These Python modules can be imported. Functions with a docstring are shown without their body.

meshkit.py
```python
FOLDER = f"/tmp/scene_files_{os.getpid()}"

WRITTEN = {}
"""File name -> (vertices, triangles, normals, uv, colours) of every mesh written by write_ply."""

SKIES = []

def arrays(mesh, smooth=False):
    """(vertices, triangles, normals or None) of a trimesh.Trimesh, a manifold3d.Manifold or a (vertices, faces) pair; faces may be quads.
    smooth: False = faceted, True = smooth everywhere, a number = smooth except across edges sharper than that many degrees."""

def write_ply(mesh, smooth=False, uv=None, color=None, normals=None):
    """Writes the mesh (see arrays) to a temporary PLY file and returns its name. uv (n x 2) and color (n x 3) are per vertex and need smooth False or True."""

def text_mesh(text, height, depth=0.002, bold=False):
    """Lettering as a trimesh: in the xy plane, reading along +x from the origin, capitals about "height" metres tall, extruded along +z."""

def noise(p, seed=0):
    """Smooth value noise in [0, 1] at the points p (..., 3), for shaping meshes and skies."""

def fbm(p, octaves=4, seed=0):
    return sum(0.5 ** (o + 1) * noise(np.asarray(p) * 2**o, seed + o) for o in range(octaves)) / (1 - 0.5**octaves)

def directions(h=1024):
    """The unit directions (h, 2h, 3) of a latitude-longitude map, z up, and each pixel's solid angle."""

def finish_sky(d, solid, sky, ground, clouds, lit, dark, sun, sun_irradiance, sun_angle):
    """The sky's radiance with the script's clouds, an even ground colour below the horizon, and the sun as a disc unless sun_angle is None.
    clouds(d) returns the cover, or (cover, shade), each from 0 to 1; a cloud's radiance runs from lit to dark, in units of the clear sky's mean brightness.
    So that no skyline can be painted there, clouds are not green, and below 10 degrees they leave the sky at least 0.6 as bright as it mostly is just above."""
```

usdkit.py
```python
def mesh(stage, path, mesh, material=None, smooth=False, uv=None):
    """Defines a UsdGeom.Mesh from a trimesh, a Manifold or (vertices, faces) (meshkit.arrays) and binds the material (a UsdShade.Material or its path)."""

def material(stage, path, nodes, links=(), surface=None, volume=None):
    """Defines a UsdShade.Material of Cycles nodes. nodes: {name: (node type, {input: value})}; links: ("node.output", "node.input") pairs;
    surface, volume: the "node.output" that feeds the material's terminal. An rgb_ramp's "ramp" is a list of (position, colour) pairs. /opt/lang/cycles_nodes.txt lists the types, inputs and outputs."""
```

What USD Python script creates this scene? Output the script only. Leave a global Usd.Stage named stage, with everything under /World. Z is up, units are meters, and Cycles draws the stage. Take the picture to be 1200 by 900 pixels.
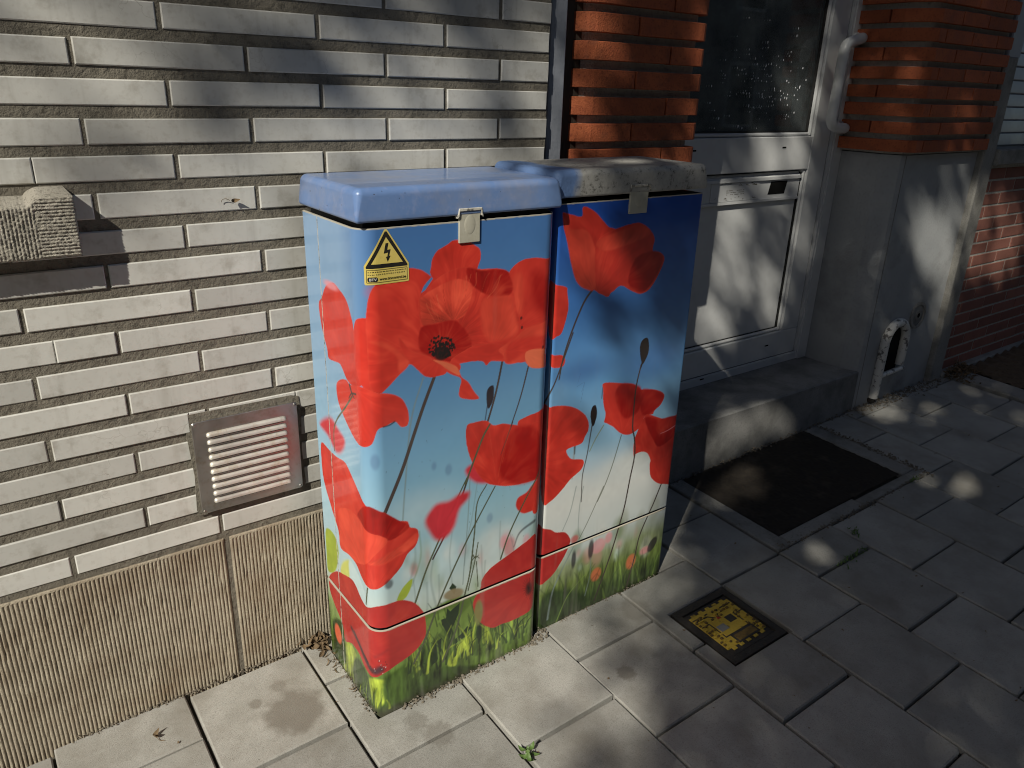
import math, random, numpy as np, trimesh, usdkit, meshkit
from shapely.geometry import Polygon, LineString, box as sbox
from shapely.ops import substring
from shapely import affinity
import manifold3d as m3
from pxr import Usd, UsdGeom, UsdLux, UsdShade, Gf, Sdf, Vt

stage = Usd.Stage.CreateInMemory()
UsdGeom.SetStageUpAxis(stage, UsdGeom.Tokens.z)
UsdGeom.SetStageMetersPerUnit(stage, 1.0)
stage.SetDefaultPrim(UsdGeom.Xform.Define(stage, '/World').GetPrim())
PI = math.pi

# ------------------------------------------------------------------ camera, sky, sun, exposure
CAM = np.array([0.0, -1.70073285, 1.46864081])
RGT, FWD, UPV = (0.8081545, -0.58820335, 0.03005196), (0.5572627, 0.74713462, -0.36228186), (0.19064254, 0.30952656, 0.93158399)
cam = UsdGeom.Camera.Define(stage, '/World/camera')
cam.CreateHorizontalApertureAttr(36.0); cam.CreateVerticalApertureAttr(27.0); cam.CreateFocalLengthAttr(27.018)
cam.CreateClippingRangeAttr(Gf.Vec2f(0.05, 200))
cam.AddTransformOp().Set(Gf.Matrix4d(*RGT, 0, *UPV, 0, *[-v for v in FWD], 0, *CAM.tolist(), 1))
EXPOSURE = -0.05
cam.CreateExposureAttr(EXPOSURE)
SUN = np.array([-0.662, -0.384, 0.622]); SUN /= np.linalg.norm(SUN)       # towards the sun
SUN_INT, SKY = 1.25, 0.05
sky = UsdLux.DomeLight.Define(stage, '/World/sky')
sky.GetPrim().SetCustomDataByKey('kind', 'structure'); sky.GetPrim().SetCustomDataByKey('label', 'clear daylight sky above the street')
sm = usdkit.material(stage, '/World/Looks/sky', {
    's': ('sky_texture', {'sky_type': 'single_scattering', 'sun_disc': False, 'sun_elevation': math.asin(SUN[2]), 'sun_rotation': math.atan2(SUN[0], SUN[1])}),
    'b': ('background_shader', {'strength': SKY})}, [('s.color', 'b.color')], surface='b.background')
UsdShade.MaterialBindingAPI.Apply(sky.GetPrim()).Bind(sm)
sun = UsdLux.DistantLight.Define(stage, '/World/sun')
sun.CreateIntensityAttr(SUN_INT); sun.CreateAngleAttr(0.53); sun.CreateNormalizeAttr(True); sun.CreateColorAttr(Gf.Vec3f(1.0, 0.945, 0.81))
_z = SUN; _x = np.cross((0, 0, 1.0), _z); _x /= np.linalg.norm(_x); _y = np.cross(_z, _x)
sun.AddTransformOp().Set(Gf.Matrix4d(*_x.tolist(), 0, *_y.tolist(), 0, *_z.tolist(), 0, -10, -10, 10, 1))

# ------------------------------------------------------------------ helpers
_used, origin = {}, {}
def origin_of(p): return origin.get(path_of(p), np.zeros(3))
def numbered(parent, name):
    k = _used.get((parent, name), 0); _used[(parent, name)] = k + 1
    return f'{parent}/{name}' + (f'_{k:03d}' if k else '')
def path_of(p): return '/World' if p is None else str(p.GetPath())
def tag(p, label=None, cat=None, group=None, kind=None):
    for k, v in (('label', label), ('category', cat), ('group', group), ('kind', kind)):
        if v: p.SetCustomDataByKey(k, v)
    return p
def obj(name, mesh, mat, parent=None, smooth=False, label=None, cat=None, group=None, kind=None, colors=None):
    o = origin_of(parent); p = numbered(path_of(parent), name)
    if o.any():
        mesh = mesh.copy(); mesh.vertices = np.asarray(mesh.vertices) - o
    origin[p] = o
    m = usdkit.mesh(stage, p, mesh, '/World/Looks/' + mat, smooth)
    if colors is not None:
        UsdGeom.PrimvarsAPI(m).CreatePrimvar('print', Sdf.ValueTypeNames.Color3fArray, 'vertex').Set(Vt.Vec3fArray.FromNumpy(np.ascontiguousarray(colors, np.float32)))
    return tag(m.GetPrim(), label, cat, group, kind)
def thing(name, label=None, cat=None, group=None, kind=None, parent=None, loc=(0, 0, 0)):
    p = numbered(path_of(parent), name); x = UsdGeom.Xform.Define(stage, p)
    origin[p] = origin_of(parent) + np.array(loc, float)
    if any(loc): x.AddTranslateOp().Set(Gf.Vec3d(*loc))
    return tag(x.GetPrim(), label, cat, group, kind)
def cat(ms): return trimesh.util.concatenate(ms)
SA, SB = 0.0197, 0.0389                                                      # the street falls to the left and to the kerb
def gz(x, y): return SA * x + SB * y
def bx(x0, x1, y0, y1, z0, z1):
    return trimesh.creation.box(bounds=[[min(x0, x1), min(y0, y1), min(z0, z1)], [max(x0, x1), max(y0, y1), max(z0, z1)]])
def cbox(x0, x1, z0, z1, yf, yb, c):
    """Block facing -y with its front edges chamfered by c."""
    def ring(d, y): return [(x0 + d, y, z0 + d), (x1 - d, y, z0 + d), (x1 - d, y, z1 - d), (x0 + d, y, z1 - d)]
    v = ring(c, yf) + ring(0, yf + c) + ring(0, yb)
    f = [(0, 1, 2, 3)]
    for a in (0, 4):
        for k in range(4):
            n = (k + 1) % 4; f.append((a + k, a + 4 + k, a + 4 + n, a + n))
    return trimesh.Trimesh(v, [t for q in f for t in ((q[0], q[1], q[2]), (q[0], q[2], q[3]))], process=False)
def cap(poly):
    v, f = trimesh.creation.triangulate_polygon(poly, engine='earcut'); return np.asarray(v), np.asarray(f)
def slab(poly, z0, z1, c, both=False):
    """Plan polygon raised from z0 to z1, the top edge (and the bottom one) chamfered by c."""
    poly = Polygon(poly.exterior.simplify(1e-4)); 
    if not poly.exterior.is_ccw: poly = Polygon(list(poly.exterior.coords)[::-1])
    o = np.array(poly.exterior.coords)[:-1]; n = len(o)
    d1 = o - np.roll(o, 1, 0); d2 = np.roll(o, -1, 0) - o
    n1 = np.c_[-d1[:, 1], d1[:, 0]] / np.linalg.norm(d1, axis=1)[:, None]; n2 = np.c_[-d2[:, 1], d2[:, 0]] / np.linalg.norm(d2, axis=1)[:, None]
    b = n1 + n2; i = o + c * b / np.maximum((b * n1).sum(1), .3)[:, None]
    rings = ([(i, z0), (o, z0 + c)] if both else [(o, z0)]) + [(o, z1 - c), (i, z1)]
    V = np.vstack([np.c_[r, np.full(n, z)] for r, z in rings]); F = []
    for k in range(len(rings) - 1):
        for j in range(n):
            a, e = k * n + j, k * n + (j + 1) % n
            F += [(a, e, e + n), (a, e + n, a + n)]
    tv, tf = cap(Polygon(i)); base = len(V)
    V = np.vstack([V, np.c_[tv, np.full(len(tv), z1)]]); F += [tuple(t + base) for t in tf]
    if both:
        base = len(V); V = np.vstack([V, np.c_[tv, np.full(len(tv), z0)]]); F += [tuple(t[::-1] + base) for t in tf]
    return trimesh.Trimesh(V, F, process=False)
def hull(pts, r, seg=12):
    s = m3.Manifold.sphere(r, seg)
    return m3.Manifold.batch_hull([s.translate(tuple(map(float, p))) for p in pts])
def tomesh(m):
    q = m.to_mesh(); return trimesh.Trimesh(q.vert_properties[:, :3], q.tri_verts, process=False)
def tube(pts, r, seg=12):
    """Round bar through pts (r may be a list)."""
    pts = np.asarray(pts, float); rr = np.broadcast_to(r, len(pts)); V = []; F = []
    t = np.gradient(pts, axis=0); up = np.array([0.13, 0.97, 0.2])
    for p, d, q in zip(pts, t, rr):
        d = d / np.linalg.norm(d); a = np.cross(d, up); a /= np.linalg.norm(a); b = np.cross(d, a)
        for k in range(seg): V.append(p + q * (a * math.cos(2 * PI * k / seg) + b * math.sin(2 * PI * k / seg)))
    for i in range(len(pts) - 1):
        for k in range(seg):
            n = (k + 1) % seg; F += [(i * seg + k, (i + 1) * seg + k, (i + 1) * seg + n), (i * seg + k, (i + 1) * seg + n, i * seg + n)]
    for e, s in ((0, 1), (len(pts) - 1, -1)):
        c = len(V); V.append(pts[e])
        for k in range(seg):
            n = (k + 1) % seg; F.append((e * seg + k, e * seg + n, c)[::s])
    return trimesh.Trimesh(V, F, process=False)
def spline(p, n=8):
    p = np.asarray(p, float); q = np.vstack([2 * p[0] - p[1], p, 2 * p[-1] - p[-2]]); out = []
    for i in range(1, len(q) - 2):
        for t in np.linspace(0, 1, n, endpoint=False):
            a, b, c, d = q[i - 1:i + 3]
            out.append(.5 * (2 * b + (c - a) * t + (2 * a - 5 * b + 4 * c - d) * t * t + (3 * b - a - 3 * c + d) * t ** 3))
    return np.array(out + [p[-1]])
def front(poly, yf, yb, c=0.0):
    """Polygon drawn in (x, z), facing -y, from yf back to yb."""
    m = slab(poly, 0, yb - yf, c) if c else trimesh.creation.extrude_polygon(poly, yb - yf, engine='earcut')
    v = np.array(m.vertices); m.vertices = np.c_[v[:, 0], yb - v[:, 2], v[:, 1]]
    return m
def rrect(x0, x1, z0, z1, r, q=4): return sbox(x0 + r, z0 + r, x1 - r, z1 - r).buffer(r, quad_segs=q)

# ------------------------------------------------------------------ materials
def mat(name, c1, c2, scale=20, rough=0.7, c3=None, s3=120, f3=0.4, bump=0.0, bscale=300, vary=0.0, metal=0.0, spec=0.5, rvar=0.1, dirt=None, dscale=3, dlo=.5, dhi=.75, coat=0.0, stretch=(1, 1, 1), detail=5, spots=(), streak=False, flecks=False):
    n = {'g': ('geometry', {}), 'm': ('mapping', {'scale': stretch}),
         'n1': ('noise_texture', {'scale': scale, 'detail': detail, 'roughness': .6}),
         'r1': ('map_range', {'from_min': .3, 'from_max': .7, 'clamp': True}),
         'mx': ('mix_color', {'a': c1, 'b': c2, 'use_clamp': True}),
         'p': ('principled_bsdf', {'roughness': rough, 'metallic': metal, 'specular_ior_level': spec, 'coat_weight': coat})}
    l = [('g.position', 'm.vector'), ('m.vector', 'n1.vector'), ('n1.fac', 'r1.value'), ('r1.result', 'mx.fac')]
    col = 'mx.result'
    if c3 is not None:
        n['n3'] = ('noise_texture', {'scale': s3, 'detail': 3, 'roughness': .7})
        n['r3'] = ('map_range', {'from_min': .52, 'from_max': .68, 'to_max': f3, 'clamp': True})
        n['m3'] = ('mix_color', {'b': c3})
        l += [('m.vector', 'n3.vector'), ('n3.fac', 'r3.value'), ('r3.result', 'm3.fac'), (col, 'm3.a')]; col = 'm3.result'
    if dirt is not None:
        n['nd'] = ('noise_texture', {'scale': dscale, 'detail': 6, 'roughness': .65})
        n['rd'] = ('map_range', {'from_min': dlo, 'from_max': dhi, 'to_max': .85, 'clamp': True})
        n['md'] = ('mix_color', {'b': dirt})
        l += [('g.position', 'nd.vector'), ('nd.fac', 'rd.value'), ('rd.result', 'md.fac'), (col, 'md.a')]; col = 'md.result'
    if flecks:                                                                    # specks of dirt and droppings
        n['fk'] = ('voronoi_texture', {'scale': 55}); n['fn'] = ('noise_texture', {'scale': 9, 'detail': 3}); n['fa'] = ('math', {'math_type': 'multiply_add', 'value2': .22, 'value3': -.045}); n['fl'] = ('math', {'math_type': 'less_than'}); n['fc'] = ('mix_color', {'b': (.035, .035, .04)})
        l += [('g.position', 'fk.vector'), ('g.position', 'fn.vector'), ('fn.fac', 'fa.value1'), ('fk.distance', 'fl.value1'), ('fa.value', 'fl.value2'), ('fl.value', 'fc.fac'), (col, 'fc.a')]; col = 'fc.result'
    if streak:                                                                    # hairline crackle and faint run-off marks in the glaze
        n['vo'] = ('voronoi_texture', {'feature': 'distance_to_edge', 'scale': 14}); n['vn'] = ('noise_texture', {'scale': 30, 'detail': 3}); n['va'] = ('mix_vector', {'fac': .06, 'use_clamp': False})
        n['vr'] = ('map_range', {'from_min': 0.0, 'from_max': .012, 'to_min': .55, 'to_max': 0, 'clamp': True}); n['vm'] = ('noise_texture', {'scale': 3.5}); n['vq'] = ('map_range', {'from_min': .55, 'from_max': .66, 'clamp': True}); n['vx'] = ('math', {'math_type': 'multiply'}); n['vc'] = ('mix_color', {'b': (.22, .20, .17)})
        n['sm'] = ('mapping', {'scale': (1, 1, .08)}); n['sn'] = ('noise_texture', {'scale': 26, 'detail': 4, 'roughness': .6}); n['sr'] = ('map_range', {'from_min': .55, 'from_max': .8, 'to_max': .5, 'clamp': True}); n['sc'] = ('mix_color', {'b': (.30, .285, .25)})
        l += [('g.position', 'vn.vector'), ('g.position', 'va.a'), ('vn.color', 'va.b'), ('va.result', 'vo.vector'), ('vo.distance', 'vr.value'), ('g.position', 'vm.vector'), ('vm.fac', 'vq.value'), ('vr.result', 'vx.value1'), ('vq.result', 'vx.value2'), ('vx.value', 'vc.fac'), (col, 'vc.a'),
              ('g.position', 'sm.vector'), ('sm.vector', 'sn.vector'), ('sn.fac', 'sr.value'), ('sr.result', 'sc.fac'), ('vc.result', 'sc.a')]; col = 'sc.result'
    for i, (*q, rad, amt) in enumerate(spots):                                    # round stains of their own at these points of the tiles
        n[f'sd{i}'] = ('vector_math', {'math_type': 'distance', 'vector2': q}); n[f'sn{i}'] = ('noise_texture', {'scale': 35 if rad > .04 else 80, 'detail': 4}); n[f'sa{i}'] = ('math', {'math_type': 'multiply_add', 'value2': rad * .9, 'value3': -rad * .45}); n[f'sb{i}'] = ('math', {'math_type': 'add'})
        n[f'sr{i}'] = ('map_range', {'from_min': rad * .72, 'from_max': rad * 1.12, 'to_min': amt, 'to_max': 0, 'clamp': True}); n[f'sm{i}'] = ('mix_color', {'b': (.15, .135, .115)})
        l += [('g.position', f'sd{i}.vector1'), ('g.position', f'sn{i}.vector'), (f'sn{i}.fac', f'sa{i}.value1'), (f'sd{i}.value', f'sb{i}.value1'), (f'sa{i}.value', f'sb{i}.value2'), (f'sb{i}.value', f'sr{i}.value'), (f'sr{i}.result', f'sm{i}.fac'), (col, f'sm{i}.a')]; col = f'sm{i}.result'
    if vary:
        n['oi'] = ('object_info', {}); n['rv'] = ('map_range', {'to_min': 1 - vary, 'to_max': 1 + vary})
        n['hv'] = ('hsv', {}); l += [('oi.random', 'rv.value'), ('rv.result', 'hv.value'), (col, 'hv.color')]; col = 'hv.color'
    l.append((col, 'p.base_color'))
    if rvar:
        n['rr'] = ('map_range', {'from_min': .3, 'from_max': .7, 'to_min': max(.04, rough - rvar), 'to_max': min(1, rough + rvar), 'clamp': True})
        l += [('n1.fac', 'rr.value'), ('rr.result', 'p.roughness')]
    if bump:
        n['nb'] = ('noise_texture', {'scale': bscale, 'detail': 4, 'roughness': .65}); n['b'] = ('bump', {'strength': 1.0, 'distance': bump})
        l += [('m.vector', 'nb.vector'), ('nb.fac', 'b.height'), ('b.normal', 'p.normal')]
    usdkit.material(stage, '/World/Looks/' + name, n, l, surface='p.BSDF')
mat('glazed_brick', (.53, .525, .50), (.60, .595, .57), 7, .42, c3=(.44, .42, .385), s3=60, f3=.45, bump=.0004, bscale=40, vary=.13, dirt=(.30, .28, .24), dscale=17, dlo=.54, dhi=.80, streak=True)
mat('mortar', (.145, .13, .105), (.215, .195, .16), 22, .95, c3=(.07, .062, .05), s3=70, f3=.7, bump=.004, bscale=140, dirt=(.085, .075, .06), dscale=5, dlo=.5, dhi=.8)
mat('pale_mortar', (.36, .35, .32), (.46, .45, .41), 30, .95, c3=(.15, .14, .13), s3=90, f3=.5, bump=.005, bscale=160)
mat('plinth_stone', (.35, .305, .235), (.44, .39, .305), 11, .9, c3=(.17, .135, .09), s3=200, f3=.65, bump=.003, bscale=300, dirt=(.235, .175, .115), dscale=7, dlo=.46, dhi=.72)
mat('sill_stone', (.34, .315, .265), (.42, .39, .34), 20, .92, c3=(.10, .09, .075), s3=190, f3=.85, bump=.004, bscale=300)
mat('paving', (.285, .28, .26), (.37, .362, .34), 9, .85, c3=(.20, .19, .175), s3=240, f3=.7, bump=.0014, bscale=520, vary=.17, dirt=(.20, .185, .16), dscale=5.5, dlo=.46, dhi=.75, spots=[(0.4712, -0.2097, 0.0011, 0.075, 0.75), (0.4005, -0.1361, 0.0026, 0.018, 0.6), (0.4689, -0.1114, 0.0049, 0.022, 0.5), (1.2559, -0.5744, 0.0024, 0.028, 0.7), (0.7354, -0.4663, -0.0036, 0.04, 0.5), (0.7083, -0.4014, -0.0016, 0.03, 0.45), (1.4551, -0.4068, 0.0129, 0.05, 0.4)])
mat('joint_dirt', (.035, .03, .024), (.09, .08, .06), 60, .98, bump=.006, bscale=120)
mat('concrete', (.24, .235, .22), (.32, .31, .29), 8, .9, c3=(.15, .145, .13), s3=150, f3=.6, bump=.004, bscale=200, dirt=(.10, .095, .085), dscale=6, dlo=.48, dhi=.72)
mat('step_stone', (.20, .20, .20), (.29, .285, .275), 9, .8, c3=(.12, .12, .12), s3=120, f3=.5, bump=.003, bscale=200, dirt=(.07, .07, .068), dscale=5, dlo=.45, dhi=.72)
mat('grey_render', (.315, .33, .345), (.385, .395, .405), 5, .75, c3=(.26, .26, .26), s3=90, f3=.4, bump=.003, bscale=120, dirt=(.17, .17, .165), dscale=3.2, dlo=.52, dhi=.75)
mat('orange_brick', (.33, .082, .034), (.44, .125, .052), 16, .78, c3=(.20, .045, .022), s3=110, f3=.75, bump=.003, bscale=220, vary=.2, dirt=(.16, .06, .035), dscale=20, dlo=.55, dhi=.8, spec=.3)
mat('red_brick', (.22, .085, .062), (.30, .12, .088), 12, .85, c3=(.2, .06, .045), s3=90, f3=.5, bump=.003, bscale=200, vary=.18)
mat('white_pvc', (.60, .61, .62), (.66, .67, .68), 4, .33, c3=(.5, .5, .49), s3=50, f3=.25, dirt=(.42, .41, .39), dscale=5, dlo=.62, dhi=.9)
mat('gasket', (.012, .012, .012), (.02, .02, .02), 20, .6)
mat('black_void', (.006, .006, .006), (.01, .01, .01), 20, .9, spec=.1)
mat('dark_board', (.035, .028, .022), (.06, .048, .038), 12, .8, bump=.002, bscale=100, stretch=(1, 1, .15))
mat('zinc', (.24, .26, .31), (.31, .33, .38), 8, .5, c3=(.18, .2, .24), s3=60, f3=.4, bump=.001, bscale=60)
mat('steel', (.40, .385, .37), (.50, .48, .46), 14, .40, metal=1.0, c3=(.33, .27, .19), s3=40, f3=.5, bump=.0006, bscale=50)
mat('brushed_steel', (.66, .63, .58), (.74, .71, .66), 14, .58, metal=.75, c3=(.50, .42, .28), s3=40, f3=.5)
mat('white_paint', (.62, .61, .58), (.70, .69, .65), 12, .5, dirt=(.06, .05, .045), dscale=34, dlo=.54, dhi=.60, bump=.002, bscale=120)
mat('lid_blue', (.115, .20, .42), (.145, .235, .46), 6, .34, c3=(.24, .29, .48), s3=40, f3=.4, coat=.3, dirt=(.25, .26, .32), dscale=7, dlo=.47, dhi=.78, bump=.0006, bscale=40, flecks=True)
mat('worn_white', (.42, .40, .35), (.55, .53, .48), 40, .7, dirt=(.05, .045, .04), dscale=60, dlo=.5, dhi=.62)
mat('hasp_metal', (.40, .385, .32), (.47, .455, .39), 25, .5, c3=(.36, .34, .27), s3=60, f3=.6)
mat('sticker_yellow', (.60, .48, .12), (.66, .53, .16), 30, .35, c3=(.50, .40, .10), s3=90, f3=.4)
mat('sticker_black', (.012, .012, .012), (.02, .018, .014), 30, .4)
mat('sticker_white', (.55, .55, .52), (.6, .6, .57), 30, .4)
mat('yellow_paint', (.50, .34, .035), (.60, .42, .055), 20, .6, c3=(.42, .28, .03), s3=120, f3=.6, dirt=(.055, .04, .025), dscale=34, dlo=.60, dhi=.68, bump=.003, bscale=200)
mat('cast_iron', (.022, .020, .018), (.045, .04, .034), 20, .6, bump=.004, bscale=120, c3=(.09, .06, .04), s3=80, f3=.4)
mat('worn_iron', (.10, .065, .025), (.22, .14, .03), 60, .7, c3=(.04, .03, .02), s3=150, f3=.7)
mat('grey_inset', (.20, .20, .19), (.26, .26, .25), 30, .6)
mat('red_spot', (.35, .03, .02), (.4, .05, .03), 30, .6)
mat('mat_pile', (.026, .019, .014), (.055, .042, .030), 60, .95, bump=.014, bscale=320, c3=(.10, .08, .06), s3=9, f3=.6)
mat('brown_mat', (.11, .075, .045), (.18, .13, .085), 30, .95, bump=.01, bscale=200, c3=(.06, .04, .025), s3=80, f3=.6)
mat('dry_leaf', (.10, .065, .035), (.20, .14, .08), 60, .9)
mat('grit', (.10, .085, .065), (.22, .19, .15), 80, .95)
mat('green_leaf', (.07, .13, .03), (.11, .18, .045), 40, .6)
mat('bark', (.10, .085, .065), (.17, .145, .115), 12, .95, bump=.02, bscale=30, stretch=(1, 1, .2))
mat('far_wall', (.15, .14, .14), (.20, .19, .19), 1.5, .9)
mat('far_render', (.20, .195, .185), (.25, .245, .23), .8, .9)
mat('hall_wall', (.25, .26, .27), (.32, .33, .34), 3, .8)
mat('reflection_pale', (.65, .66, .67), (.72, .73, .74), 3, .5)  # pale colour of the added frame that imitates a reflection
mat('shutter', (.30, .33, .38), (.37, .40, .45), 5, .35, metal=.3)
mat('road', (.045, .045, .046), (.06, .06, .06), 6, .9, bump=.006, bscale=200)
mat('stain', (.16, .15, .13), (.2, .185, .16), 20, .8)
mat('drop_glint', (.8, .85, .9), (.9, .9, .95), 20, .25, spec=.8)  # whitish base colour paints the sun glints on the water drops
usdkit.material(stage, '/World/Looks/lid_grey', {'g': ('geometry', {}), 'n': ('noise_texture', {'scale': 70, 'detail': 6, 'roughness': .7}), 'n2': ('noise_texture', {'scale': 9, 'detail': 4}),
    'r': ('rgb_ramp', {'ramp': [(0.3, (.03, .03, .028)), (.37, (.16, .155, .145)), (.43, (.31, .305, .29)), (.7, (.40, .39, .37))]}), 'sx': ('separate_xyz', {}),
    'a': ('math', {'math_type': 'multiply_add', 'value2': .10, 'value3': -.05}), 'b': ('math', {'math_type': 'add'}),
    'mr': ('map_range', {'from_min': 1.185, 'from_max': 1.205, 'clamp': True}), 'mx': ('mix_color', {'a': (.13, .22, .44)}), 'bp': ('bump', {'distance': .002}),
    'p': ('principled_bsdf', {'roughness': .6})},
    [('g.position', 'n.vector'), ('g.position', 'n2.vector'), ('n.fac', 'r.fac'), ('g.position', 'sx.vector'), ('n2.fac', 'a.value1'), ('sx.x', 'b.value1'), ('a.value', 'b.value2'), ('b.value', 'mr.value'), ('mr.result', 'mx.fac'), ('r.color', 'mx.b'), ('mx.result', 'p.base_color'), ('n.fac', 'bp.height'), ('bp.normal', 'p.normal')], surface='p.BSDF')
usdkit.material(stage, '/World/Looks/print', {'a': ('attribute', {'attribute': 'print'}), 'g': ('geometry', {}), 'n': ('noise_texture', {'scale': 9, 'detail': 3}), 'b': ('bump', {'distance': .004, 'strength': .25}),
    'rr': ('map_range', {'from_min': .35, 'from_max': .65, 'to_min': .2, 'to_max': .34, 'clamp': True}), 'p': ('principled_bsdf', {'roughness': .26, 'coat_weight': .3, 'coat_roughness': .08})},
    [('a.color', 'p.base_color'), ('g.position', 'n.vector'), ('n.fac', 'b.height'), ('b.normal', 'p.normal'), ('n.fac', 'rr.value'), ('rr.result', 'p.roughness')], surface='p.BSDF')
usdkit.material(stage, '/World/Looks/glass', {'f': ('fresnel', {'IOR': 1.5}), 't': ('transparent_bsdf', {'color': (.84, .88, .88)}), 'g': ('glossy_bsdf', {'roughness': .02, 'color': (1, 1, 1)}), 'm': ('mix_closure', {}),
    'ge': ('geometry', {}), 'n': ('noise_texture', {'scale': 6, 'detail': 5, 'roughness': .7}), 'r': ('map_range', {'from_min': .35, 'from_max': .75, 'to_min': .06, 'to_max': .28, 'clamp': True}), 'd': ('diffuse_bsdf', {'color': (.34, .38, .39)}), 'm2': ('mix_closure', {})},
    [('f.fac', 'm.fac'), ('t.BSDF', 'm.closure1'), ('g.BSDF', 'm.closure2'), ('ge.position', 'n.vector'), ('n.fac', 'r.value'), ('r.result', 'm2.fac'), ('m.closure', 'm2.closure1'), ('d.BSDF', 'm2.closure2')], surface='m2.closure')
usdkit.material(stage, '/World/Looks/leaf', {'oi': ('geometry', {}), 'mx': ('mix_color', {'a': (.045, .085, .02), 'b': (.10, .14, .035)}), 'd': ('diffuse_bsdf', {}), 't': ('translucent_bsdf', {'color': (.09, .15, .02)}), 'm': ('mix_closure', {'fac': .3})},
    [('oi.random_per_island', 'mx.fac'), ('mx.result', 'd.color'), ('d.BSDF', 'm.closure1'), ('t.BSDF', 'm.closure2')], surface='m.closure')

# ------------------------------------------------------------------ pavement
rng = random.Random(7)
def on_ground(m, dz=0.0):
    v = np.array(m.vertices); v[:, 2] += gz(v[:, 0], v[:, 1]) + dz; m.vertices = v
    return m
g = []
xs, ys = np.r_[-30, -6, np.linspace(-2, 6, 41), 10, 30], np.r_[np.linspace(-2.4, .9, 30)]
X, Y = np.meshgrid(xs, ys, indexing='ij')
V = np.c_[X.ravel(), Y.ravel(), gz(X, Y).ravel() - .020 + .008 * (meshkit.noise(np.c_[X.ravel() * 9, Y.ravel() * 9, 0 * X.ravel()]) - .5)]
ny = len(ys); F = [(i * ny + j, (i + 1) * ny + j, (i + 1) * ny + j + 1, i * ny + j + 1) for i in range(len(xs) - 1) for j in range(ny - 1)]
pav = thing('pavement', 'grey concrete tiled pavement in front of the houses', kind='structure')
obj('joint_bed', meshkit.arrays((V, F))[:2] and trimesh.Trimesh(*meshkit.arrays((V, F))[:2], process=False), 'joint_dirt', pav)
XC0, TW, TD = -.0302, .30, .302
keep = [sbox(2.075, -.462, 3.05, .06), sbox(4.19, -.62, 9, .06), sbox(1.525, -.7235, 1.776, -.4805)]   # doormat surround, sunken mat, valve cover
wallpoly = [sbox(-9, -.002, 1.45, 1), sbox(1.45, .055, 1.962, 1), sbox(1.962, .05, 9, 1)]
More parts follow.
